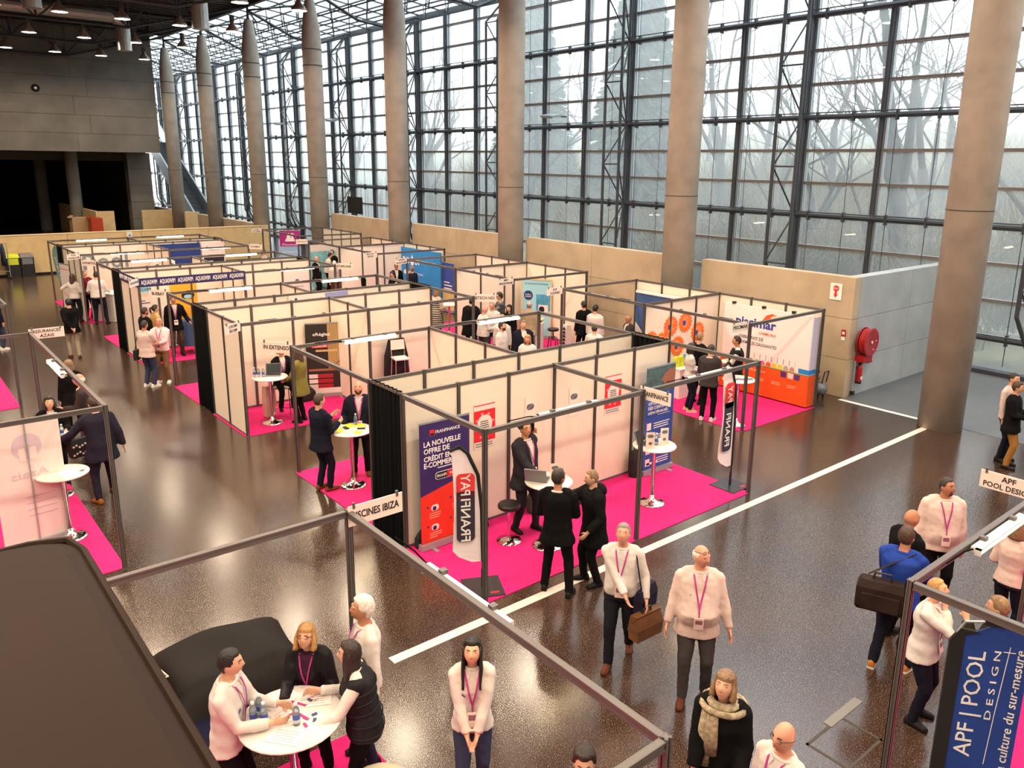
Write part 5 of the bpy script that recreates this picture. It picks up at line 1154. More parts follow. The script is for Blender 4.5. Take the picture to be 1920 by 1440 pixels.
for x_, y_ in ((.42, .46), (.42, -.5)): obj('corner_trim', MB().tube([(x_, y_, 0), (x_, y_, .5)], .012, 6), CRP, t)
obj('edge_trim', MB().tube([(.42, -.5, .5), (-.42, -.5, .5)], .012, 6), CRP, t)
t = thing('footstool', 'cream upholstered stool top at the bottom edge below the table', 'stool', (2.72, 5.28, .012)); obj('seat', MB().ell((0, 0, .5), (.3, .24, .09), 18, 8), mat('cream_vinyl', rgb(236, 222, 190), .5), t, smooth=True); obj('base', MB().lathe([(.2, 0), (.22, .42), (0, .42)], n=16), PLASB, t)
# padded balcony parapet next to the viewer
t = thing('padded_parapet', 'dark brown leather padded parapet corner close to the viewer', 'parapet', (-.3, .5, 0))
mb = MB(); prof = [(.0, .0), (.03, -.004), (.05, -.02), (.06, -.05)]
rings = []
for dz, ins in ((-1.2, 0), (-.05, 0), (-.015, .012), (0, .04)):
    x1_, y1_ = .505 - ins, .88 - ins; r_ = .07
    ring = [(-.9, -1.5, 5.2 + dz), (x1_, -1.5, 5.2 + dz)]
    ring += [(x1_ - r_ + r_ * math.cos(a), y1_ - r_ + r_ * math.sin(a), 5.2 + dz) for a in (0, PI / 8, PI / 4, 3 * PI / 8, PI / 2)] + [(-.9, y1_, 5.2 + dz)]
    rings.append(ring)
obj('leather_pad', mb.loft(rings), LEATHER, t)
sm = MB()
for i in range(30): sm.obox((.487, -.9 + i * .055, 5.178), (.003, .008, -.004), (.004, 0, .006), (.001, 0, .001))
o = obj('stitching', sm, mat('pale_thread', rgb(150, 130, 112), .8), t); o['kind'] = 'stuff'
obj('piping', MB().tube([(.492, -1.5, 5.187), (.492, .8, 5.187), (.48, .85, 5.187), (.43, .868, 5.187), (-.9, .868, 5.187)], .006, 6), LEATHER, t)
obj('parapet_wall', MB().box((-.9, -1.5, 0), (.49, .86, 4.0)), CONCD, t)
# ---------------------------------------------------------------- people
SKINS = {'fair': rgb(206, 158, 132), 'tan': rgb(176, 122, 94), 'deep': rgb(122, 78, 56), 'rosy': rgb(208, 148, 124)}
def skin_mat(k): return mat('skin_' + k, SKINS[k], .5, var=.06, scale=9, spec=.35)
def cloth(name, c, rough=.85): return mat('cloth_' + name, rgb(*c), rough, var=.07, scale=5, bump=.55, bscale=8, spec=.12)
CW = lambda: cloth('white', (206, 197, 193)); CPK = lambda: cloth('pale_pink', (210, 186, 180)); CB = lambda: cloth('black', (15, 14, 16)); CN = lambda: cloth('navy', (24, 26, 40))
CJ = lambda: cloth('denim', (54, 62, 88)); CG = lambda: cloth('charcoal', (62, 56, 58)); CBR = lambda: cloth('brown', (104, 82, 62))
HAIRC = {'black': (22, 18, 18), 'brown': (66, 44, 32), 'dark': (42, 30, 26), 'blond': (172, 128, 76), 'grey': (138, 128, 120), 'white': (222, 212, 204), 'mouse': (128, 98, 70)}
def hair_mat(k): return mat('hair_' + k, rgb(*HAIRC[k]), .5, var=.3, scale=40, bump=.5, bscale=60)
EYEM = mat('dark_eye', rgb(34, 24, 22), .3); LIPM = mat('lips', rgb(176, 96, 86), .5); LANY = mat('purple_lanyard', rgb(164, 44, 122), .7); GLASSF_ = mat('spectacle_frame', rgb(30, 26, 28), .4)
BADGE = mat('badge_card', rgb(232, 206, 200), .5)
FOLDT = bpy.data.textures.new('cloth_folds', 'CLOUDS'); FOLDT.noise_scale = .11; FOLDT.noise_depth = 1
def sm(a, b, x):
    t = min(1, max(0, (x - a) / (b - a))); return t * t * (3 - 2 * t)
def head_pt(ux, uy, uz, fem):
    x, y, z = .076 * ux, .098 * uy, .118 * uz
    if z < 0:
        t = -z / .118; x *= 1 - (.34 if fem else .27) * t * t; y *= (1 - .08 * t) if y > 0 else (1 - .45 * t)
    if y > 0:
        e = math.exp
        y += .025 * e(-((x / .013) ** 2 + ((z + .024) / .02) ** 2)) + .009 * e(-((x / .01) ** 2 + ((z - .004) / .026) ** 2))
        for s in (-1, 1): y -= .010 * e(-(((x - s * .031) / .016) ** 2 + ((z - .012) / .011) ** 2))
        y += .004 * e(-((z - .034) / .01) ** 2 - (x / .05) ** 2) + .006 * e(-((x / .02) ** 2 + ((z + .064) / .01) ** 2)) + .011 * e(-((x / .022) ** 2 + ((z + .1) / .018) ** 2))
    return V((x, y, z))
def head_front(x, z, fem):
    ux, uz = x / .076, z / .118
    if z < 0: ux = x / (.076 * (1 - (.34 if fem else .27) * (z / .118) ** 2))
    return head_pt(ux, math.sqrt(max(.02, 1 - ux * ux - uz * uz)), uz, fem).y
def head_sphere(fem, n=28, k=20, f=None):
    R_ = []
    for i in range(1, k):
        t = PI * i / k - PI / 2; r = []
        for j in range(n):
            a = 2 * PI * j / n; p = head_pt(math.cos(t) * math.sin(a), math.cos(t) * math.cos(a), math.sin(t), fem)
            r.append(f(p) if f else p)
        R_.append(r)
    return R_
def hairline(p):
    a = math.atan2(abs(p.x), p.y)
    if a < .75: return .068
    if a < 1.35: return .068 - .07 * sm(.75, 1.35, a)
    if a < 1.85: return -.002
    return -.002 - .075 * sm(1.85, 2.3, a)
def ik(a, c, l1, l2, pole):
    d = c - a; L = d.length
    if L > (l1 + l2) * .998: c = a + d * ((l1 + l2) * .998 / L); d = c - a; L = d.length
    x = (l1 * l1 - l2 * l2 + L * L) / (2 * L); h = math.sqrt(max(0, l1 * l1 - x * x)); u = d / L
    q = V(pole); q = q - u * q.dot(u); q = q.normalized() if q.length > 1e-4 else V((0, 1, 0))
    return a + u * x + q * h, c
TM = [(.84, .155, .11), (.90, .168, .118), (.97, .168, .12), (1.05, .156, .113), (1.15, .157, .114), (1.28, .176, .124), (1.37, .178, .114), (1.43, .135, .092), (1.475, .078, .07), (1.5, .06, .06)]
TF = [(.84, .158, .112), (.90, .172, .12), (.97, .165, .116), (1.05, .138, .1), (1.15, .136, .1), (1.27, .152, .126), (1.36, .152, .105), (1.42, .118, .085), (1.465, .066, .06), (1.5, .05, .052)]
def person(label, x, y, face, h=1.75, fem=0, g=1., belly=0., top='shirt', tm=None, inner=None, bm=None, hem=None, shoe=(30, 26, 26), hair='short', hc='dark', skin='fair', L=None, R=None, feet=None, fdir=0,
           lean=0, head=(0, 0), lany=False, glasses=False, beard=None, hip=.90, lod=1, short=False, extras=None, hood=False, z0=0, group=None, tie=None, collar=True, pole=(0, 0)):
    """face: degrees from the viewer's line of sight (0 away, 90 right, 180 towards) or a world point"""
    aw = V((x, y, 0)).normalized(); rt = V((aw.y, -aw.x, 0))
    if isinstance(face, tuple): d = (V((face[0], face[1], 0)) - V((x, y, 0))).normalized()
    else: f_ = math.radians(face); d = aw * math.cos(f_) + rt * math.sin(f_)
    k = h / 1.75 if hip > .85 else 1.0
    vox = (.0112, .0195, .029)[lod]; vc = (.015, .022, .032)[lod]
    tab = TF if fem else TM
    dz = hip - .90; an = math.radians(lean)
    def bend(p):
        p = V(p); t = sm(.88, 1.14, p.z); p = p + V((0, 0, dz))
        if lean and t > 0:
            q = p - V((0, 0, .93 + dz)); a = -an * t; c, s = math.cos(a), math.sin(a)
            p = V((q.x, q.y * c - q.z * s, q.y * s + q.z * c)) + V((0, 0, .93 + dz))
        return p
    def ring(z, infl, n=18, flare=0):
        for i in range(len(tab) - 1):
            if tab[i][0] <= z <= tab[i + 1][0]: break
        if z < .90: rx, ry = .172 + min(.03, (.90 - z) * .25), .12 + min(.015, (.9 - z) * .15)
        else:
            t = (z - tab[i][0]) / (tab[i + 1][0] - tab[i][0]); rx = tab[i][1] * (1 - t) + tab[i + 1][1] * t; ry = tab[i][2] * (1 - t) + tab[i + 1][2] * t
        gg = 1 + (g - 1) * (1 - sm(1.38, 1.47, z)); b_ = belly * math.exp(-((z - 1.06) / .13) ** 2)
        rx = rx * gg + infl + flare + b_ * .35; ry = ry * gg + infl + flare + b_ * .6; yo = b_ * .6 - .012 * sm(1.2, 1.4, z)
        return rx, ry, yo
    def rpts(z, infl, n=18, flare=0):
        rx, ry, yo = ring(z, infl, n, flare)
        o = []
        for j in range(n):
            c, s = math.cos(2 * PI * j / n), math.sin(2 * PI * j / n); e = .86
            o.append(bend((rx * math.copysign(abs(c) ** e, c), yo + ry * math.copysign(abs(s) ** e, s), z)))
        return o
    def front(x_, z, infl):
        rx, ry, yo = ring(z, infl); return yo + ry * math.sqrt(max(.05, 1 - (x_ / rx) ** 2))
    SW = .160 if fem else .182
    SW *= 1 + (g - 1) * .5
    sh = [bend((s * SW, -.012, 1.395)) for s in (-1, 1)]
    tg = [V(t) if t else V((s * (.235 + .1 * (g - 1) + belly * .3), .05, .815 + dz)) for t, s in ((L, -1), (R, 1))]
    arms = []
    for i, s in ((0, -1), (1, 1)):
        p_ = pole[i] or (s * .3, -.6, -.8)
        e_, w_ = ik(sh[i], tg[i], .29, .255, p_); arms.append((sh[i], e_, w_))
    hp = [V((s * .092 * (1 + (g - 1) * .5), 0, hip)) for s in (-1, 1)]
    ft = feet or [(-.12, 0), (.12, .02)]
    legs = []
    for i in (0, 1):
        a_ = V((ft[i][0], ft[i][1], .085 + (ft[i][2] if len(ft[i]) > 2 else 0))); kn, an_ = ik(hp[i], a_, .43, .41, (0.05 * (i * 2 - 1), 1, .1)); legs.append((hp[i], kn, an_))
    # --- body
    hcn = bend((0, .012, 1.632)); yaw, pit = math.radians(-head[0]), math.radians(-head[1]) - an * .55
    HM = Matrix.Translation(hcn) @ Matrix.Rotation(yaw, 4, 'Z') @ Matrix.Rotation(pit, 4, 'X')
    b = MB(); b.loft([rpts(z, -.012) for z, _, _ in tab])
    nk = bend((0, -.015, 1.44)); b.cap([nk, hcn + HM.to_3x3() @ V((0, -.022, -.06))], [.058 * (.86 if fem else 1), .053 * (.86 if fem else 1)], 14)
    b.loft([[HM @ p for p in r] for r in head_sphere(fem)])
    for s in (-1, 1): b.ell(HM @ V((s * .076, -.008, -.004)), (.011, .02, .03), 8, 6, M=HM.to_3x3())
    for i, (a_, e_, w_) in enumerate(arms):
        b.cap([a_, e_, w_], [.052, .042, .029], 12)
    for a_, kn, fo in legs: b.cap([a_, kn, fo], [.082, .055, .04], 12)
    for i, (a_, e_, w_) in enumerate(arms):
        s = i * 2 - 1; u = (w_ - e_).normalized(); inw = V((-s, .25, .1)); nrm = (inw - u * inw.dot(u)).normalized(); sd = u.cross(nrm)  # across the palm
        if sd.dot(V((0, 1, 0))) < 0: sd = -sd
        P0 = w_ + u * .012
        def pr_(c, wd, th): return [P0 + u * c + sd * (wd * math.cos(q * PI / 4)) + nrm * (th * math.sin(q * PI / 4)) for q in range(8)]
        b.loft([pr_(-.02, .028, .024), pr_(.02, .036, .019), pr_(.06, .042, .016), pr_(.088, .038, .013)])
        for fi, (off, ln) in enumerate(((.031, .07), (.0105, .08), (-.0105, .074), (-.031, .058))):
            r0 = P0 + u * .08 + sd * off; d1 = (u + sd * off * 4 + nrm * .28).normalized(); d2 = (u + sd * off * 3 + nrm * .85).normalized()
            b.cap([r0 - u * .02, r0 + d1 * ln * .5, r0 + d1 * ln * .5 + d2 * ln * .5], [.0098, .0092, .0078], 6)
        t0 = P0 + u * .015 + sd * .03; b.cap([t0 - sd * .012, t0 + (u * .6 + sd * .6 + nrm * .3).normalized() * .038, t0 + (u * .6 + sd * .6 + nrm * .3).normalized() * .038 + (u * .85 + sd * .15 + nrm * .35).normalized() * .032], [.013, .0112, .009], 6)
    def rem(o, v, it=2, folds=0):
        r_ = o.modifiers.new('remesh', 'REMESH'); r_.mode = 'VOXEL'; r_.voxel_size = v; r_.use_smooth_shade = True
        m_ = o.modifiers.new('smooth', 'SMOOTH'); m_.factor = .5; m_.iterations = it
        if folds and lod < 2:
            d_ = o.modifiers.new('folds', 'DISPLACE'); d_.texture = FOLDT; d_.strength = folds; d_.mid_level = .5; d_.texture_coords = 'LOCAL'
        return o
    sk = skin_mat(skin)
    root = rem(obj('person', b, sk, None, (x, y, z0)), vox)
    root.rotation_euler = (0, 0, math.atan2(-d.x, d.y)); root.scale = (k, k, k)
    tag(root, label, 'person', group)
    # --- face
    hm = hair_mat(hc if hair not in ('bald',) else 'dark')
    fy = lambda x_, z_, o_=0: HM @ V((x_, head_front(x_, z_, fem) + o_, z_))
    for s in (-1, 1):
        obj('eye', MB().ell(fy(s * .031, .010, -.001), (.0125, .006, .0065), 8, 6, M=HM.to_3x3()), EYEM, root)
        obj('eyebrow', MB().tube([fy(s * .016, .030, .002), fy(s * .033, .035, .002), fy(s * .046, .030, .001)], [.0035, .0042, .003], 5), hm, root)
    obj('mouth', MB().ell(fy(0, -.062, -.002), (.024, .006, .0055), 10, 6, M=HM.to_3x3()), LIPM, root)
    # --- hair
    if hair != 'bald':
        tk = {'short': .011, 'crop': .005, 'fringe': .008, 'long': .02, 'bob': .02, 'pony': .012, 'curly': .036, 'thick': .02, 'mid': .024}[hair]
        def hf(p):
            n_ = V((p.x / .076 ** 2, p.y / .098 ** 2, p.z / .118 ** 2)).normalized(); hl = hairline(p)
            if hair == 'fringe': m_ = sm(hl, hl + .02, p.z) * (1 - sm(.04, .062, p.z)) * sm(.75, 1.2, math.atan2(abs(p.x), p.y))
            else:
                m_ = sm(hl - .006, hl + .016, p.z)
                if fem and (hair == 'mid' or (hair == 'bob' and hc == 'blond')) and math.atan2(abs(p.x), p.y) < .9: m_ = max(m_, sm(.045, .06, p.z))
            w = tk * (1 + .35 * sm(.03, .1, p.z) + (.5 * math.sin(p.x * 160) * math.sin(p.z * 150 + p.y * 120) if hair == 'curly' else .12 * math.sin(p.x * 210 + p.z * 60)))
            return p + n_ * (w * m_ - .009 * (1 - m_))
        hb = MB(); hb.loft([[HM @ p for p in r] for r in head_sphere(fem, 36, 24, hf)])
        if hair in ('long', 'bob', 'mid', 'curly'):
            zb = {'long': -.34, 'bob': -.125, 'mid': -.1, 'curly': -.06}[hair]; RR = []
            for q in range(9):
                t = q / 8; z_ = .055 + (zb - .055) * t; wr = .9 + .22 * min(1, t * 2.2) - (.25 * t if hair == 'long' else 0)
                n_ = 14; lo = 1.15 if hair != 'long' else 1.05 + .35 * t
                out = []; inn = []
                for w_ in range(n_ + 1):
                    a_ = lo + (2 * PI - 2 * lo) * w_ / n_; ro = .012 * math.sin(w_ * 2.2 + q)* .3
                    out.append(V(((.1 * wr + ro) * math.sin(a_), (.113 * wr + ro) * math.cos(a_) - .03 * t * (hair == 'long'), z_))); inn.append(V((.07 * math.sin(a_), .07 * math.cos(a_) - .03 * t * (hair == 'long'), z_)))
                RR.append([HM @ p for p in out + inn[::-1]])
            hb.loft(RR)
        if hair == 'pony': hb.cap([HM @ V((0, -.1, .05)), HM @ V((0, -.15, .03)), HM @ V((0, -.15, -.06)), HM @ V((0, -.13, -.14))], [.025, .035, .032, .012], 8)
        obj('hair', hb, hm, root, smooth=True)
    else:
        pass
    if beard:
        def bf(p):
            n_ = V((p.x / .076 ** 2, p.y / .098 ** 2, p.z / .118 ** 2)).normalized(); a_ = math.atan2(abs(p.x), p.y)
            m_ = (1 - sm(-.055, -.035, p.z)) * (1 - sm(1.3, 1.6, a_)); 
            if abs(p.x) < .022 and -.072 < p.z < -.055: m_ *= .2
            if beard == 'goatee': m_ *= 1 - sm(.35, .6, a_)
            return p + n_ * (.007 * m_ - .009 * (1 - m_))
        obj('beard', MB().loft([[HM @ p for p in r] for r in head_sphere(fem, 32, 24, bf)]), hair_mat(hc if hair not in ('bald', 'fringe') or hc != 'dark' else 'brown'), root, smooth=True)
    if glasses:
        gl = MB()
        zz = .068 if glasses == 'up' else .010
        for s in (-1, 1):
            c_ = V((s * .032, head_front(s * .032, zz, fem) + .012, zz)); ps = [HM @ (c_ + V((.021 * math.cos(q * PI / 5), 0, .016 * math.sin(q * PI / 5)))) for q in range(11)]
            gl.tube(ps, .0028, 4); gl.tube([HM @ (c_ + V((s * .02, -.002, .004))), HM @ V((s * .08, .02, zz + .004)), HM @ V((s * .082, -.03, zz - .002))], .0026, 4)
        gl.tube([HM @ V((-.011, head_front(0, zz, fem) + .014, zz)), HM @ V((.011, head_front(0, zz, fem) + .014, zz))], .0026, 4)
        obj('glasses', gl, GLASSF_, root)
    # --- trousers and shoes
    t_ = MB(); t_.loft([rpts(z, .006) for z in (.84, .88, .93, .98, 1.03)]); 
    for i, (a_, kn, fo) in enumerate(legs):
        lo = V((fo.x, fo.y, fo.z - .03)); t_.tube([a_ + V((0, 0, .03)), a_ * .5 + kn * .5, kn, kn * .5 + lo * .5, lo], [.088 * g, .086 * g, .07 + .03 * (g - 1), .062, .057], 14)
    t_.ell((0, 0, hip - .02), (.165 * g, .115 * g, .1), 14, 8)
    tr = rem(obj('skirt' if bm == 'dress' else 'trousers', t_, bm or CB(), root), vc, 3, .018)
    for i, (a_, kn, fo) in enumerate(legs):
        s = i * 2 - 1; yw = math.radians(s * 9 + fdir); c, s2 = math.cos(yw), math.sin(yw)
        def fp(px_, py_, pz_): return V((fo.x + px_ * c + py_ * s2, fo.y - px_ * s2 + py_ * c, fo.z - .085 + pz_))
        prof = [(-.075, .028, .05), (-.06, .037, .085), (-.02, .038, .095), (.03, .04, .085), (.09, .044, .062), (.14, .042, .05), (.18, .026, .036)]
        RR = [[fp(w_ * cx_, py_, .006 + hh * cz_) for cx_, cz_ in ((-1, 0), (-1.05, .35), (-.7, .85), (0, 1), (.7, .85), (1.05, .35), (1, 0))] for py_, w_, hh in prof]
        so = obj('shoe', MB().loft(RR), cloth('shoe_%d_%d_%d' % shoe, shoe, .45), root, smooth=True)
        if sum(shoe) > 420 or shoe[0] > 140: obj('sole', MB().loft([[fp(w_ * 1.08 * cx_, py_ * 1.02, z_) for cx_ in (-1, 1) for z_ in ((0, .022) if cx_ < 0 else (.022, 0))] for py_, w_, hh in prof]), WHITE, so)
    # --- upper clothes
    infl = {'shirt': .014, 'tee': .012, 'jacket': .026, 'coat': .034, 'sweater': .022, 'blouse': .014, 'vest': .014, 'dress': .014}[top]
    hz = hem if hem else {'shirt': .86, 'tee': .86, 'jacket': .74, 'coat': .60, 'sweater': .86, 'blouse': .88, 'vest': .88, 'dress': .45}[top]
    sl = MB(); zs = [z for z in (hz, hz + .05, .9, .97, 1.05, 1.15, 1.28, 1.37, 1.43, 1.465) if z >= hz and (z <= hz + .051 or z > hz + .07)]
    sl.loft([rpts(z, infl - (.008 if z > 1.44 else 0), 20, (.02 if top in ('jacket', 'coat') else .012) * max(0, (1.0 - z) / .3) + (.05 * max(0, (.8 - z)) if top == 'dress' else 0)) for z in zs])
    si = infl - .002
    for i, (a_, e_, w_) in enumerate(arms):
        u = (w_ - e_).normalized(); wl = w_ - u * .012
        if short: wl = e_ + (e_ - a_).normalized() * -.02; sl.tube([a_, a_ * .5 + wl * .5, wl], [.058 + si, .056 + si, .052 + si], 14)
        else: sl.tube([a_, a_ * .5 + e_ * .5, e_, e_ * .5 + wl * .5, wl], [.055 + si, .05 + si, .046 + si, .04 + si, .034 + si], 14)
        nb_ = bend((math.copysign(.05, a_.x), -.02, 1.462)); sl.tube([nb_, nb_ * .45 + a_ * .55 + V((0, 0, .012)), a_ + (e_ - a_).normalized() * .03], [.034 + si, .05 + si, .054 + si], 12)
        sl.ell(a_, (.05 + si, .053 + si, .052 + si), 10, 7); sl.ell(e_, (.046 + si,) * 3, 10, 7)
    nm = {'shirt': 'shirt', 'tee': 't_shirt', 'jacket': 'jacket', 'coat': 'coat', 'sweater': 'sweater', 'blouse': 'blouse', 'vest': 'shirt', 'dress': 'dress'}[top]
    so = rem(obj(nm, sl, tm if top != 'vest' else (inner or CW()), root), vc, 3, .018)
    if top == 'vest':
        vs_ = MB(); vs_.loft([rpts(z, .045 if z < 1.4 else .03, 20) for z in (.8, .88, .95, 1.05, 1.15, 1.28, 1.37, 1.43, 1.48)])
        for a_ in sh: vs_.ell(a_ + V((0, 0, .0)), (.075, .09, .075), 12, 8)
        rem(obj('vest', vs_, tm, root), vc, 3, .018)
        for q in range(5): obj('quilt_seam', MB().tube([p + (p - bend((0, 0, .86 + q * .11))) * .06 for p in rpts(.86 + q * .11, .043, 20)] + [rpts(.86 + q * .11, .046, 20)[0]], .006, 4), tm, root)
    if collar and top not in ('dress',):
        cr = MB(); q0 = rpts(1.452, .004, 16); q1 = [p + (p - bend((0, -.01, 1.46))) * .12 + V((0, .004, .035)) for p in rpts(1.47, .002, 16)]
        cr.tube([p for p in rpts(1.468, .0, 16)] + [rpts(1.468, .0, 16)[0]], .016, 6); obj('collar', cr, inner if (inner and top in ('jacket', 'coat')) else (tm if top != 'vest' else (inner or CW())), root, smooth=True)
    if top in ('shirt', 'blouse') and lod == 0:
        for s in (-1, 1):
            q_ = [bend((s * a_, front(s * a_, z_, infl) + o_, z_)) for a_, z_, o_ in ((.012, 1.462, .012), (.062, 1.475, .006), (.075, 1.43, .006), (.034, 1.405, .008))]
            obj('collar_flap', MB().loft([[p + V((0, .0, 0)) for p in q_], [p + V((0, -.022, -.006)) for p in q_]]), tm, root)
    if inner and top in ('jacket', 'coat', 'sweater'):
        zt, zb = 1.462, 1.10 if top != 'coat' else 1.3; A = []; B = []; n_ = 6
        for q in range(9):
            t = q / 8; z_ = zt + (zb - zt) * t; hw = .052 * (1 - t) + .006 + (.03 * math.sin(PI * t))
            ra = []; rb_ = []
            for w_ in range(n_ + 1):
                x_ = -hw + 2 * hw * w_ / n_; yy = front(x_, z_, infl); ra.append(bend((x_, yy + .003, z_))); rb_.append(bend((x_, yy - .03, z_)))
            A.append(ra + rb_[::-1])
        obj('shirt_front', MB().loft(A), inner, root, smooth=False)
        if tie: obj('tie', MB().tube([bend((0, front(0, z_, infl) + .008, z_)) for z_ in (1.44, 1.3, 1.14)], [.016, .024, .028], 6, flat=.3), tie, root)
        if top == 'jacket':
            for s in (-1, 1): obj('lapel', MB().tube([bend((s * (.056 * (1 - t) + .012 + .03 * math.sin(PI * t)), front(.05, 1.46 - .34 * t, infl) + .004, 1.46 - .34 * t)) for t in (0, .2, .4, .6, .8, 1)], [.012, .02, .026, .024, .016, .008], 6, flat=.35), tm, root)
    if top in ('shirt', 'blouse') and lod == 0:
        for z_ in (1.34, 1.24, 1.14, 1.04): obj('button', MB().ell(bend((0, front(0, z_, infl) + .003, z_)), (.006, .004, .006), 6, 5), BADGE, root)
    if lany:
        ln = MB()
        for s in (-1, 1): ln.tube([bend((s * .07, -.02, 1.475))] + [bend((s * .066 * (1 - t), front(s * .066 * (1 - t), 1.45 - .31 * t, infl) + .014, 1.45 - .31 * t)) for t in (0, .25, .5, .75, 1)], .0085, 6, flat=.4)
        ln.tube([bend((0, front(0, z_, infl) + .016, z_)) for z_ in (1.14, 1.06)], .008, 6, flat=.4)
        lo_ = obj('lanyard', ln, LANY, root)
        bz = bend((0, front(0, 1.0, infl) + .026, 1.0)); bu = (bend((0, front(0, 1.06, infl) + .02, 1.06)) - bz).normalized(); bx_ = V((1, 0, 0)); bn = bx_.cross(bu)
        bd = obj('badge', MB().obox(bz, bx_ * .05, bu * .07, bn * .003), BADGE, root); obj('badge_print', MB().obox(bz - bn * .0036 + bu * .02, bx_ * .036, bu * .025, bn * .001), mat('badge_photo', rgb(140, 90, 110), .6), bd)
        if lany == 'logo': 
            lp = lambda x_, z_: bend((x_, front(x_, z_, infl) + .006, z_))
            obj('chest_logo', MB().prism([(-.026, -.018), (.026, -.018), (.006, .022)], lp(.085, 1.25), (1, 0, 0), (0, .12, 1), .004), mat('logo_violet', rgb(70, 60, 140), .7), root)
    if hood:
        obj('hood', MB().ell(bend((0, -.115, 1.44)), (.14, .085, .085), 14, 8), tm, root, smooth=True)
    if extras: extras(root, bend, front, infl, arms, HM, rpts)
    return root
HANDS = {}
def keep(root, bend, front, infl, arms, HM, rpts): HANDS['last'] = (root, bend, front, infl, arms, HM)
def wpos(root, p):
    a = root.rotation_euler.z; k = root.scale[0]; c, s = math.cos(a), math.sin(a); p = V(p) * k
    return V((root.location.x + p.x * c - p.y * s, root.location.y + p.x * s + p.y * c, root.location.z + p.z))
CARPET_Z = .012
# ---- foreground group round the crowded table
person('young dark-haired man in a white shirt at the left of the crowded table', 1.80, 6.15, (2.25, 5.80), 1.77, top='shirt', tm=CW(), bm=CB(), hair='short', hc='black', lean=5, head=(-6, -4),
       L=(-.10, .42, 1.16), R=(.10, .40, 1.12), lod=0, lany='logo', z0=CARPET_Z, hem=.84)
person('blond woman with glasses in a black leather jacket looking down at the table', 2.66, 6.32, (2.2, 5.85), 1.64, 1, top='jacket', tm=cloth('black_leather', (28, 26, 30), .4), inner=cloth('magenta_top', (60, 30, 50)), bm=CB(), hair='bob', hc='blond', lean=8, head=(0, -26),
       L=(-.2, .34, 1.1), R=(.12, .44, 1.12), lod=0, glasses=1, lany=1, z0=CARPET_Z, hem=.84)
person('white-haired man in a white shirt at the right of the crowded table', 3.12, 6.14, (1.8, 6.4), 1.78, top='shirt', tm=CW(), bm=cloth('dark_blue_trousers', (34, 38, 62)), hair='thick', hc='white', skin='tan', L=(-.3, .02, .84), R=(.27, .0, .84), lod=0, head=(10, -10), lany='logo', z0=CARPET_Z)
person('long dark-haired woman in a black quilted vest with white sleeves at the table', 2.86, 5.68, (2.3, 6.0), 1.66, 1, top='vest', tm=cloth('black_quilt', (34, 33, 36), .6), inner=CW(), bm=CB(), hair='long', hc='dark', lean=9, head=(8, -14),
       L=(-.28, .46, 1.08), R=(.1, .42, 1.2), lod=0, z0=CARPET_Z)
def holding_logo(*a): keep(*a)
person('dark-haired woman in a white polo shirt walking with clasped hands and a purple lanyard', 3.62, 5.08, 180, 1.70, 1, top='blouse', tm=CW(), bm=CJ(), hair='long', hc='black', head=(4, -22), L=(-.03, .27, .86), R=(.04, .27, .85), feet=[(-.09, -.08), (.09, .2)], shoe=(226, 220, 214), lod=0, lany='logo', hem=.84, lean=3, pole=((-1, .0, -.5), (1, .0, -.5)))
def collar_seam(*a): pass
person('man in a black suit seen from behind standing on the white line', 6.66, 7.34, 12, 1.82, top='jacket', tm=CB(), inner=CW(), bm=CB(), hair='short', hc='dark', skin='tan', feet=[(-.17, .04), (.19, -.06)], L=(-.2, .30, 1.12), R=(.16, .33, 1.15), lod=0, head=(28, -10), hem=.74)
person('balding man in a black hooded parka reaching an arm toward the suited man', 7.22, 7.2, (6.5, 7.55), 1.72, g=1.06, top='coat', tm=CB(), bm=CB(), hair='crop', hc='mouse', lean=4, L=(-.28, .18, .95), R=(.02, .56, 1.28), lod=0, hood=True, hem=.66, feet=[(-.1, -.05), (.14, .08)], head=(6, 0), beard=None)
t = person('man in a dark suit talking on a phone behind the white table', 7.53, 9.1, (7.7, 7.6), 1.84, g=1.06, top='jacket', tm=cloth('dark_suit', (40, 38, 44)), inner=CW(), bm=cloth('dark_suit', (40, 38, 44)), hair='short', hc='black', skin='tan', L=(-.125, .02, 1.60), R=(.10, .36, 1.02), lod=0, lany=1, glasses=1, head=(16, -10), z0=CARPET_Z, extras=keep, hem=.72, belly=.03, feet=[(-.14, .1), (.14, -.06)], shoe=(26, 22, 22))
_r, _b, _f, _i, _a, _H = HANDS['last']; wp = wpos(_r, _a[0][2] + V((0.02, .03, .05)))
t = thing('phone', 'black phone held to the ear of the man in the dark suit', 'phone', wp, _r.rotation_euler.z); obj('body', MB().box((-.006, -.035, -.07), (.006, .035, .07)), PLASB, t)
# walking man with briefcase
_h = person('man in a white polo walking with a brown leather briefcase and a shoulder bag', 6.22, 5.72, 186, 1.78, g=1.05, top='shirt', tm=CW(), bm=cloth('dark_jean', (28, 28, 36)), hair='short', hc='grey', skin='rosy', lean=2, head=(0, -24), L=(-.3, .12, .9), R=(-.12, .34, .95), feet=[(-.1, -.22, .05), (.1, .18)], lod=0, lany='logo', shoe=(92, 50, 34), extras=keep, hem=.9, belly=.04, beard=None)
HANDS['bag'] = HANDS['last']
_r, _b, _f, _i, _a, _H = HANDS['bag']; wp = wpos(_r, _a[0][2] + (_a[0][2] - _a[0][1]).normalized() * .08); az_ = _r.rotation_euler.z
t = thing('briefcase', 'scuffed brown leather briefcase carried low by the walking man', 'briefcase', (wp.x, wp.y, wp.z - .36), az_ + .9); BL = mat('brown_saddle_leather', rgb(104, 66, 36), .45, var=.25, scale=7, bump=.3, bscale=40)
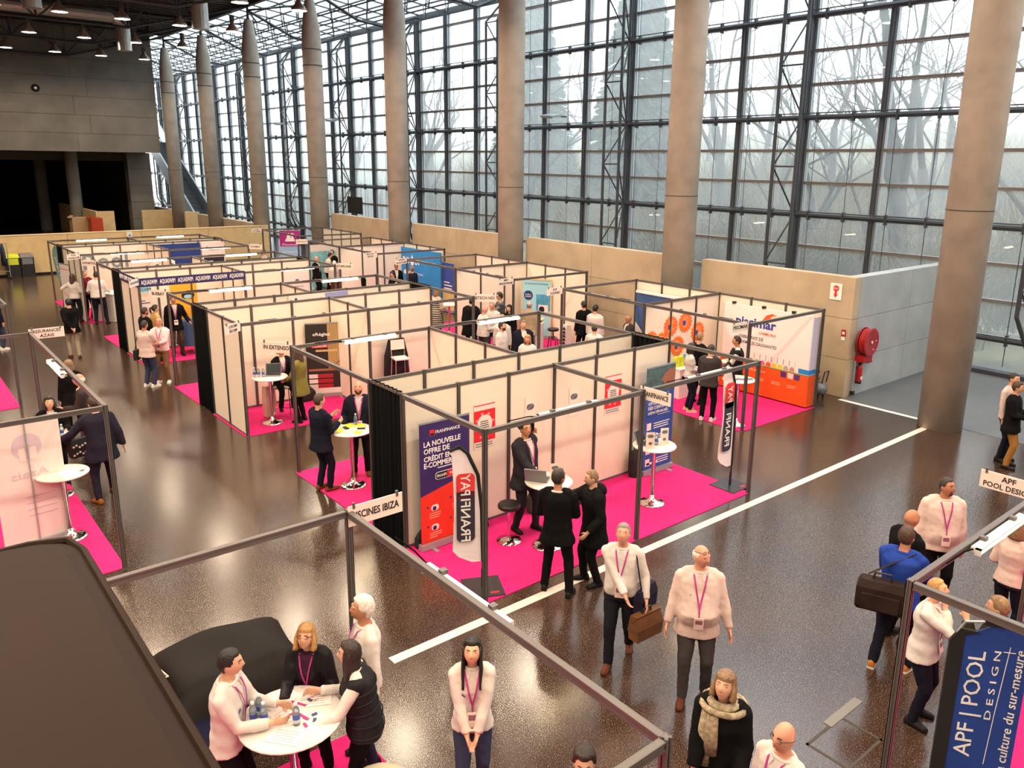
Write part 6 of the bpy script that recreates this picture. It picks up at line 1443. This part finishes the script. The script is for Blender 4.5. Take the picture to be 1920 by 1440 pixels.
obj('body', MB().loft([[(-.2, -.07, 0), (.2, -.07, 0), (.2, .07, 0), (-.2, .07, 0)], [(-.21, -.08, .15), (.21, -.08, .15), (.21, .08, .15), (-.21, .08, .15)], [(-.19, -.035, .3), (.19, -.035, .3), (.19, .035, .3), (-.19, .035, .3)]]), BL, t); obj('flap', MB().loft([[(-.205, -.092, .1), (.205, -.092, .1), (.205, -.08, .1), (-.205, -.08, .1)], [(-.2, -.06, .3), (.2, -.06, .3), (.2, .05, .31), (-.2, .05, .31)]]), BL, t)
obj('handle', MB().tube([(-.07, 0, .3), (-.06, 0, .36), (.06, 0, .36), (.07, 0, .3)], .012, 6), PLASB, t); obj('pocket', MB().box((-.13, -.11, .02), (.13, -.07, .13)), BL, t)
for s in (-.1, .1): obj('buckle', MB().box((s - .015, -.118, .06), (s + .015, -.1, .1)), mat('brass', rgb(190, 150, 80), .3, 1.), t)
wp = wpos(_r, (-.28, -.02, .84)); t = thing('shoulder_bag', 'dark navy shoulder bag slung at the hip of the walking man', 'bag', (wp.x, wp.y, wp.z - .15), az_ + 1.2); obj('body', MB().loft([[(-.2, -.05, 0), (.2, -.05, 0), (.2, .05, 0), (-.2, .05, 0)], [(-.2, -.06, .2), (.2, -.06, .2), (.2, .06, .2), (-.2, .06, .2)], [(-.18, -.03, .3), (.18, -.03, .3), (.18, .03, .3), (-.18, .03, .3)]]), cloth('ink_canvas', (34, 32, 50), .7), t)
inv = lambda p: (Matrix.Rotation(-(az_ + 1.2), 3, 'Z') @ (wpos(_r, p) - V((wp.x, wp.y, wp.z - .15))))
obj('strap', MB().tube([inv((-.24, .1, 1.0)), inv((-.19, .12, 1.3)), inv((-.15, .03, 1.46)), inv((-.2, -.1, 1.35)), inv((-.27, -.12, 1.0))], .016, 6, flat=.4), cloth('ink_canvas', (34, 32, 50)), t)
person('stout man in a pale pink shirt, glasses pushed up on his bald head', 6.42, 4.76, 176, 1.82, g=1.12, belly=.09, top='shirt', tm=CPK(), bm=CG(), hair='fringe', hc='white', skin='rosy', head=(-42, -4), L=(-.33, .08, .86), R=(.31, .08, .86), feet=[(-.13, .0), (.12, .16)], shoe=(84, 44, 32), lod=0, lany='logo', glasses='up', hem=.76)
def scarf(root, bend, front, infl, arms, HM, rpts):
    sc_ = MB(); SCM = mat('plaid_scarf', rgb(156, 142, 118), .95, var=.5, scale=26)
    for q, z_ in enumerate((1.44, 1.475, 1.505)): sc_.tube([p + (p - bend((0, -.01, z_))) * (.55 - .1 * q) for p in rpts(min(z_, 1.49), .02, 16)] + [(lambda p: p + (p - bend((0, -.01, z_))) * (.55 - .1 * q))(rpts(min(z_, 1.49), .02, 16)[0])], .03, 7)
    for s, L_ in ((.06, .42), (.12, .55)): sc_.tube([bend((s, front(s, 1.44 - t * L_, infl) + .025, 1.44 - t * L_)) for t in (0, .3, .6, 1)], [.045, .055, .06, .055], 8, flat=.3)
    obj('scarf', sc_, SCM, root, smooth=True)
person('woman with streaked blond hair in a black coat and a plaid scarf', 4.98, 3.36, 188, 1.70, 1, g=1.08, top='coat', tm=CB(), bm=CB(), hair='mid', hc='mouse', head=(8, -28), L=(-.2, .22, .92), R=(.18, .24, .88), lod=0, extras=scarf, hem=.5, lean=3)
person('bald man with glasses and a white shirt cut off by the bottom edge', 4.76, 2.66, (3.2, 2.9), 1.74, top='shirt', tm=CW(), bm=CB(), hair='bald', skin='rosy', lod=0, glasses=1, lany=1, head=(0, -6))
person('top of a dark brown head of hair at the bottom edge', 3.45, 3.46, (3.0, 3.0), 1.70, top='sweater', tm=CN(), bm=CJ(), hair='thick', hc='dark', lod=0)
# ---- right foreground
person('man with a grey goatee in a white jacket and purple lanyard', 10.45, 3.92, 160, 1.84, g=1.12, belly=.05, top='jacket', tm=CPK(), bm=CB(), hair='crop', hc='dark', skin='tan', beard='goatee', head=(-38, -10), L=(-.27, .02, .84), R=(.3, .05, .84), lod=0, lany=1, hem=.82)
person('bald man in black half hidden behind the blue sweater', 9.25, 3.82, (10.2, 3.4), 1.76, top='jacket', tm=CB(), bm=CB(), hair='bald', skin='tan', lod=0)
_h = person('man in a bright blue sweater with a dark shoulder bag, seen from behind', 8.62, 3.58, (9.9, 3.75), 1.82, g=1.12, top='sweater', tm=cloth('bright_blue', (36, 64, 150)), bm=CN(), hair='short', hc='brown', skin='tan', feet=[(-.16, -.1), (.16, .08)], shoe=(176, 110, 52), L=(-.22, .36, 1.02), R=(.2, .38, 1.04), lod=0, head=(6, -14), extras=keep, hem=.84)
_r, _b, _f, _i, _a, _H = HANDS['last']; wp = wpos(_r, (-.1, -.30, .84)); az_ = _r.rotation_euler.z
t = thing('laptop_bag', 'big dark brown laptop bag on the back of the man in the blue sweater', 'bag', (wp.x, wp.y, wp.z), az_ + .25); BB = cloth('brown_nylon', (46, 34, 32), .7)
obj('body', MB().loft([[(-.24, -.09, 0), (.24, -.09, 0), (.24, .09, 0), (-.24, .09, 0)], [(-.26, -.11, .05), (.26, -.11, .05), (.26, .11, .05), (-.26, .11, .05)], [(-.26, -.11, .28), (.26, -.11, .28), (.26, .11, .28), (-.26, .11, .28)], [(-.22, -.07, .36), (.22, -.07, .36), (.22, .07, .36), (-.22, .07, .36)]]), BB, t); obj('pocket', MB().box((-.2, -.14, .04), (.2, -.1, .22)), BB, t); obj('handle', MB().tube([(-.1, 0, .35), (-.08, 0, .44), (.08, 0, .44), (.1, 0, .35)], .014, 6), PLASB, t)
o3 = V((wp.x, wp.y, wp.z)); inv = lambda p: (Matrix.Rotation(-(az_ + .25), 3, 'Z') @ (wpos(_r, p) - o3)); obj('strap', MB().tube([inv((-.27, -.24, 1.18)), inv((-.05, -.17, 1.36)), inv((.13, -.05, 1.485)), inv((.08, .13, 1.3))], .022, 6, flat=.35), BB, t)
person('blond woman in a white blouse with a hand to her mouth and a belt bag', 7.95, 2.98, (8.1, 1.6), 1.68, 1, g=1.18, top='blouse', tm=CW(), bm=CN(), hair='short', hc='blond', skin='rosy', head=(-4, -24), L=(-.24, .18, 1.0), R=(.03, .17, 1.46), lod=0, lany=1, lean=4, hem=.82, pole=(0, (.7, .2, -1)))
person('man in a dark jacket with thin hair, back turned, hand raised to his chin', 8.02, 2.36, (7.9, 3.3), 1.70, g=1.1, top='jacket', tm=cloth('olive_black', (44, 38, 30)), bm=CB(), hair='short', hc='mouse', L=(-.06, .26, 1.42), R=(.27, .1, .9), lod=0, z0=CARPET_Z)
person('woman in a white top with brown shoulder-length hair at the right edge, back turned', 10.2, 2.95, 30, 1.68, 1, top='blouse', tm=CPK(), bm=CN(), hair='bob', hc='mouse', lod=0, L=(-.2, .2, 1.0), R=(.2, .25, 1.05))
person('man in ochre trousers and a black jacket at the far right', 16.85, 5.3, 95, 1.76, top='jacket', tm=CB(), bm=cloth('ochre', (150, 106, 54)), hair='short', hc='brown', lod=1, L=(-.15, .28, 1.1), R=(.15, .28, 1.1))
person('person in a pale pink shirt behind the ochre trousers at the right edge', 17.2, 5.5, 120, 1.84, top='shirt', tm=CPK(), bm=CN(), hair='crop', hc='dark', lod=1)
# papers held by the blue group
sheet('two brochures held between the blue sweater and the white jacket', 9.35, 3.72, 1.03, .3, .21, .6, PAPER, 'leaflet', .006)
# ---- left booth group
person('long dark-haired woman in a black jacket and pale blouse facing us across the bottle table', 2.12, 15.85, 178, 1.66, 1, g=1.08, top='jacket', tm=CB(), inner=CPK(), bm=CB(), hair='bob', hc='black', lean=10, head=(-6, -18), L=(-.2, .34, 1.12), R=(.15, .33, 1.12), lany=1, z0=CARPET_Z)
person('bald man seen from behind, low at the bottle table', 1.62, 14.75, (2.05, 15.6), 1.72, top='jacket', tm=CN(), inner=CW(), bm=CB(), hair='bald', skin='rosy', hip=.62, feet=[(-.12, .3), (.12, .3)], L=(-.22, .42, .86), R=(.22, .42, .86), z0=CARPET_Z); round_stool('stool under the bald man at the bottle table', 1.62, 14.75, .56, PLASB)
person('man in a dark navy suit striding with one arm stretched to the table', 2.62, 14.55, (2.3, 16.6), 1.84, g=1.1, top='jacket', tm=cloth('midnight', (34, 32, 46)), bm=cloth('midnight', (34, 32, 46)), hair='short', hc='dark', lean=8, L=(-.5, .32, 1.05), R=(.32, -.06, .88), feet=[(-.16, -.1), (.2, .25, .0)], shoe=(140, 84, 40), hem=.7, z0=0)
person('old bald man in a dark grey suit seen in profile behind the frame rail', 2.85, 16.65, -80, 1.78, top='jacket', tm=cloth('slate', (58, 50, 48)), inner=CW(), bm=CG(), hair='fringe', hc='white', skin='rosy', lean=6, head=(0, -14), L=(-.1, .38, 1.12), R=(.2, .3, 1.0))
person('woman with streaked blond hair in black, back turned in the aisle', 2.92, 18.5, -10, 1.64, 1, top='coat', tm=CB(), bm=CB(), hair='mid', hc='mouse', hem=.7)
t = thing('shoulder_bag', 'black bag with white flowers at the hip of the woman by the bottle table', 'bag', (2.38, 15.0, .72), .3); obj('body', MB().loft([[(-.17, -.07, 0), (.17, -.07, 0), (.17, .07, 0), (-.17, .07, 0)], [(-.19, -.08, .2), (.19, -.08, .2), (.19, .08, .2), (-.19, .08, .2)], [(-.15, -.04, .32), (.15, -.04, .32), (.15, .04, .32), (-.15, .04, .32)]]), BLACKC, t)
for q in range(14): obj('flower', MB().ell((-.15 + .05 * (q % 7), -.085, .06 + .13 * (q // 7) + .02 * (q % 3)), (.02, .006, .02), 7, 5), PAPER, t)
obj('strap', MB().tube([(-.15, 0, .3), (-.1, 0, .55), (.1, 0, .55), (.15, 0, .3)], .01, 5), PLASB, t)
# ---- left aisle
person('man in a black jacket and beige trousers walking away with hands behind his back', 4.33, 26.15, -8, 1.76, top='jacket', tm=CB(), bm=cloth('stone', (160, 146, 130)), hair='short', hc='black', L=(-.04, -.2, .92), R=(.05, -.21, .90), shoe=(82, 50, 36), hem=.76, pole=((-1, -.3, 0), (1, -.3, 0)), feet=[(-.09, .1), (.1, -.12)])
person('long brown-haired woman in a white top with a hand on her hip', 5.5, 31.95, 25, 1.72, 1, top='blouse', tm=CW(), bm=CN(), hair='long', hc='brown', L=(-.26, .0, 1.02), R=(.22, .25, 1.1), short=True, pole=((-1, -.2, 0), 0))
person('big man in a white shirt leaning on the white counter, back turned', 6.08, 31.12, 12, 1.86, g=1.22, top='shirt', tm=CW(), bm=CN(), hair='short', hc='dark', lean=9, L=(-.3, .3, 1.04), R=(.3, .3, 1.04), hem=.9, feet=[(-.13, .0), (.2, .0)], belly=.04)
person('man in a maroon sweater facing us behind the counter', 5.98, 32.35, 150, 1.78, top='sweater', tm=cloth('maroon', (92, 18, 30)), bm=CB(), hair='crop', hc='grey', skin='rosy', lany=1, z0=CARPET_Z)
person('man in a white shirt and jeans with a black sling bag, gesturing', 5.18, 21.55, (5.8, 21.9), 1.75, g=1.08, belly=.03, top='shirt', tm=CPK(), bm=CJ(), hair='crop', hc='dark', skin='tan', short=True, L=(-.2, .3, 1.15), R=(.1, .4, 1.2), shoe=(220, 214, 206), hem=.8)
t = thing('sling_bag', 'flat black sling bag at the hip of the man in jeans', 'bag', (4.98, 21.72, .72), .9); obj('body', MB().box((-.12, -.04, 0), (.12, .04, .26)), BLACKC, t); obj('strap', MB().tube([(-.1, 0, .25), (.05, -.05, .7)], .01, 5), PLASB, t)
person('bald man with glasses in a pink shirt and tan trousers holding a bottle', 5.60, 21.78, -160, 1.74, g=1.06, belly=.03, top='shirt', tm=cloth('rose', (240, 204, 208)), bm=cloth('tan_chino', (128, 96, 66)), hair='bald', skin='rosy', glasses=1, L=(-.06, .36, 1.14), R=(.12, .36, 1.12), lany=1, shoe=(228, 222, 214), head=(-10, -18), hem=.88)
person('bearded man in black behind the man in jeans', 5.66, 23.35, 60, 1.78, g=1.05, top='sweater', tm=CB(), bm=CB(), hair='crop', hc='dark', beard='full', skin='tan')
person('woman with a dark ponytail in a beige coat with a bag strap', 6.15, 24.2, 70, 1.66, 1, top='coat', tm=cloth('beige', (190, 152, 98)), bm=CB(), hair='pony', hc='dark', z0=CARPET_Z)
person('man in a black blazer over a white shirt with a badge, facing the aisle', 6.78, 24.6, 172, 1.82, top='jacket', tm=CB(), inner=CW(), bm=cloth('umber', (70, 52, 42)), hair='short', hc='brown', skin='tan', lany=1, L=(-.36, .12, .98), R=(.26, .03, .84), z0=CARPET_Z, hem=.76)
# ---- middle booths
person('curly blond woman in a black jacket perched at the laptop table', 6.95, 17.2, (6.7, 15.6), 1.7, 1, top='jacket', tm=CB(), inner=CW(), bm=CB(), hair='curly', hc='blond', hip=.80, feet=[(-.15, .28, .2), (.14, .3, .2)], L=(-.2, .38, 1.0), R=(.2, .36, 1.0), glasses=1, head=(-25, -8), lean=4, lany=1, z0=CARPET_Z)
person('long brown-haired woman in an olive jacket at the laptop table, in profile', 7.05, 16.45, (6.6, 17.1), 1.70, 1, top='jacket', tm=cloth('olive', (118, 108, 54)), bm=CB(), hair='long', hc='brown', L=(-.15, .3, 1.0), R=(.15, .3, 1.0), z0=CARPET_Z, hem=.66)
person('man in a navy suit standing with raised hands left of the black curtain', 5.70, 12.56, (6.5, 12.7), 1.80, top='jacket', tm=CN(), bm=CN(), hair='short', hc='brown', L=(-.1, .32, 1.28), R=(.12, .3, 1.2), shoe=(112, 66, 32), lod=0, hem=.76, z0=CARPET_Z, feet=[(-.1, .0), (.1, .06)])
person('bald bearded man in a dark jacket and checked shirt behind the leaflet table', 6.60, 12.82, 182, 1.82, top='jacket', tm=CN(), inner=cloth('lilac_check', (190, 176, 186)), bm=CB(), hair='bald', hc='dark', beard='full', skin='rosy', lany=1, head=(0, -14), lod=0, shoe=(112, 66, 32), z0=CARPET_Z, L=(-.25, .2, 1.0), R=(.25, .2, 1.0))
G1 = 'visitors crowding the aisle beyond the nearest rows'
person('bald stout man in a white shirt under the hanging name board, side on', 13.45, 18.25, 60, 1.74, g=1.15, belly=.06, top='shirt', tm=CW(), bm=CG(), hair='bald', skin='rosy', lean=5, group=G1, L=(-.2, .3, 1.1), R=(.2, .32, 1.1))
person('grey-cropped man in a white shirt facing the stout bald man', 13.9, 18.4, 185, 1.80, top='shirt', tm=CW(), bm=CG(), hair='crop', hc='grey', skin='rosy', group=G1, L=(-.18, .3, 1.05), R=(.18, .3, 1.05))
person('man with dark hair and glasses in a grey sleeved gilet, hand on his chin', 15.0, 19.45, -100, 1.82, top='vest', tm=cloth('slate_gilet', (74, 76, 84)), inner=cloth('grey_sleeves', (130, 122, 106)), bm=CG(), hair='thick', hc='black', glasses=1, group=G1, L=(-.05, .26, 1.42), R=(.12, .28, 1.1), z0=CARPET_Z)
person('woman with long black hair in a dark jacket among the crowd, smiling aside', 14.4, 18.2, -150, 1.68, 1, top='jacket', tm=CB(), bm=CB(), hair='long', hc='black', group=G1)
person('old man in a beige jacket seen from behind before the pale blue poster', 14.95, 17.95, 15, 1.76, top='jacket', tm=cloth('sand', (172, 150, 124)), bm=cloth('sand_trousers', (150, 130, 110)), hair='fringe', hc='grey', group=G1)
person('grey-blond person in a white shirt turned away under the glowing strip', 13.2, 17.0, 10, 1.70, top='shirt', tm=CW(), bm=CB(), hair='short', hc='blond', group=G1)
person('dark-haired man in a white shirt with a blue lanyard looking right', 12.3, 15.85, 120, 1.80, top='shirt', tm=CW(), bm=CG(), hair='short', hc='dark', beard='full', group=G1, head=(-10, -10))
person('balding man in a navy overcoat facing us in the crowd', 12.8, 15.6, 165, 1.82, g=1.06, top='coat', tm=CN(), inner=CW(), bm=CB(), hair='crop', hc='mouse', group=G1, hem=.62)
person('blond woman in a white coat low behind the panel backs', 12.25, 14.75, 190, 1.64, 1, top='coat', tm=CW(), bm=CB(), hair='long', hc='blond', skin='rosy', group=G1)
person('person in a black coat bending behind the name board, back turned', 13.9, 19.5, 20, 1.76, g=1.1, top='coat', tm=CB(), bm=CG(), hair='thick', hc='black', lean=14)
def checks(root, bend, front, infl, arms, HM, rpts):
    mb = MB()
    for z_ in [.5 + .07 * q for q in range(13)]: mb.tube([p + (p - bend((0, 0, z_))) * .06 for p in rpts(max(z_, .5), .034, 20, .05 * max(0, .8 - z_) + .02 * max(0, (1 - z_) / .3))] + [(lambda p: p + (p - bend((0, 0, z_))) * .06)(rpts(max(z_, .5), .034, 20, .05 * max(0, .8 - z_) + .02 * max(0, (1 - z_) / .3))[0])], .012, 4)
    obj('check_bands', mb, CB(), root)
person('woman in a long black and white checked coat at the booth table', 14.2, 21.9, 40, 1.70, 1, top='coat', tm=cloth('check_white', (190, 178, 164)), bm=CB(), hair='bob', hc='mouse', hem=.45, lean=6, L=(-.15, .34, 1.1), R=(.15, .34, 1.1), extras=checks)
person('person in dark clothes leaning over the table beside the checked coat', 15.35, 21.6, -60, 1.72, top='jacket', tm=CG(), bm=CB(), hair='short', hc='mouse', lean=14, L=(-.15, .4, 1.08), R=(.15, .4, 1.08), z0=CARPET_Z)
person('man in a white shirt with headset hair standing by the concrete wall, back turned', 16.1, 16.3, 20, 1.78, g=1.08, top='shirt', tm=CW(), bm=CB(), hair='short', hc='black')
person('dark man half hidden behind the white shirt by the concrete wall', 16.25, 16.95, -30, 1.78, top='jacket', tm=CB(), bm=CB(), hair='short', hc='black')
person('seated man in a white shirt seen over the grey panel backs', 15.15, 15.35, 5, 1.74, g=1.06, top='shirt', tm=CW(), bm=CB(), hair='short', hc='dark', hip=.6, feet=[(-.12, .32), (.12, .32)], z0=CARPET_Z); round_stool('stool under the seated man in white', 15.15, 15.35, .53, PLASB)
person('seated bald man with glasses beside the slate blue cloth', 16.95, 15.75, -120, 1.74, top='jacket', tm=CG(), inner=CW(), bm=CB(), hair='bald', skin='tan', hip=.6, feet=[(-.12, .32), (.12, .32)], glasses=1, z0=CARPET_Z); round_stool('stool under the seated bald man by the blue cloth', 16.95, 15.75, .53, PLASB)
person('woman with a black bob in a white blouse, arms folded, before the orange stickers', 14.68, 11.6, 75, 1.66, 1, top='blouse', tm=CW(), bm=CN(), hair='bob', hc='black', L=(-.02, .22, 1.12), R=(.06, .24, 1.06), shoe=(200, 160, 110), z0=CARPET_Z)
person('man in a dark jacket and white-soled trainers, back turned, at the orange counter', 14.45, 10.85, 15, 1.80, top='jacket', tm=CG(), inner=CPK(), bm=CB(), hair='short', hc='dark', shoe=(210, 206, 200), z0=CARPET_Z, L=(-.18, .3, 1.08), R=(.18, .3, 1.08), hem=.8)
person('man with a pale cap-like crop in black behind the bob-haired woman', 15.3, 11.85, 40, 1.80, top='sweater', tm=CB(), bm=CB(), hair='crop', hc='mouse', z0=CARPET_Z)
person('man in a white shirt and black gilet at the orange counter, in profile', 15.65, 11.0, -95, 1.82, top='vest', tm=cloth('black_gilet', (30, 30, 32)), inner=CW(), bm=CB(), hair='short', hc='dark', skin='tan', lany=1, L=(-.1, .36, 1.15), R=(.12, .34, 1.1), z0=CARPET_Z)
# ---- far booths
G2 = 'visitors in the far right booths'
person('suited man seated with a laptop before the bright blue wall', 15.5, 29.3, 90, 1.76, top='jacket', tm=CB(), inner=CW(), bm=CB(), hair='crop', hc='dark', skin='rosy', hip=.62, feet=[(-.12, .3), (.12, .3)], lod=2, group=G2); round_stool('stool under the suited man by the bright blue wall', 15.5, 29.3, .55, PLASB)
person('man in sunglasses facing us before the bright blue wall', 16.2, 27.8, 170, 1.78, top='jacket', tm=CB(), inner=CW(), bm=CB(), hair='crop', hc='dark', skin='tan', glasses=1, lod=2, group=G2, z0=CARPET_Z)
person('seated dark-haired man in a cream shirt and black gilet before the bright blue wall', 15.75, 27.3, -120, 1.74, top='vest', tm=CB(), inner=cloth('cream', (232, 206, 176)), bm=CB(), hair='short', hc='black', hip=.7, feet=[(-.12, .3), (.12, .3)], lod=2, group=G2, z0=CARPET_Z); round_stool('stool under the man in the cream shirt', 15.75, 27.3, .63, PLASB)
person('man in a dark windcheater with a back print before the bright blue wall', 16.35, 26.85, -40, 1.76, top='jacket', tm=cloth('ink_blue', (30, 34, 46)), bm=CB(), hair='short', hc='mouse', lod=2, group=G2, z0=CARPET_Z)
person('dark-haired man in a white shirt bending over with two others', 15.8, 33.2, 80, 1.76, top='shirt', tm=CW(), bm=CB(), hair='short', hc='black', lean=12, lod=2, group=G2)
person('man in black with a phone between two others in the far aisle', 16.35, 33.75, -150, 1.80, top='jacket', tm=CB(), bm=CB(), hair='short', hc='dark', lod=2, group=G2, head=(0, -20))
person('man in a black jacket seen from behind in the far aisle', 16.75, 33.3, -30, 1.76, top='jacket', tm=CB(), bm=CB(), hair='short', hc='brown', lod=2, group=G2)
person('bald man in a dark suit with a white lanyard beside the far strip light', 14.75, 32.0, 120, 1.78, g=1.08, top='jacket', tm=CB(), inner=CW(), bm=CB(), hair='bald', skin='rosy', lod=2, group=G2)
person('white-haired person in a white shirt, back turned, by a folding chair', 14.85, 30.5, 0, 1.72, top='shirt', tm=CW(), bm=cloth('rust', (96, 62, 44)), hair='short', hc='white', lod=2, group=G2)
person('smiling bald man in a black polo before the pool picture', 15.9, 36.9, 185, 1.78, top='tee', tm=CB(), bm=CB(), hair='bald', skin='rosy', short=True, lod=2, lany=1, group=G2)
person('dark-haired woman in profile low behind the far panels', 14.5, 37.1, 60, 1.6, 1, top='blouse', tm=CPK(), bm=CB(), hair='pony', hc='dark', lod=2, group=G2)
person('white-haired person in white low behind the far panels', 15.7, 37.0, 120, 1.62, 1, top='blouse', tm=CW(), bm=CB(), hair='short', hc='white', lod=2, group=G2)
person('person in a dark jacket and jeans cut by the left edge', 2.75, 28.6, 60, 1.76, top='jacket', tm=CN(), bm=CJ(), hair='short', hc='dark', shoe=(210, 206, 200))
fit_text()
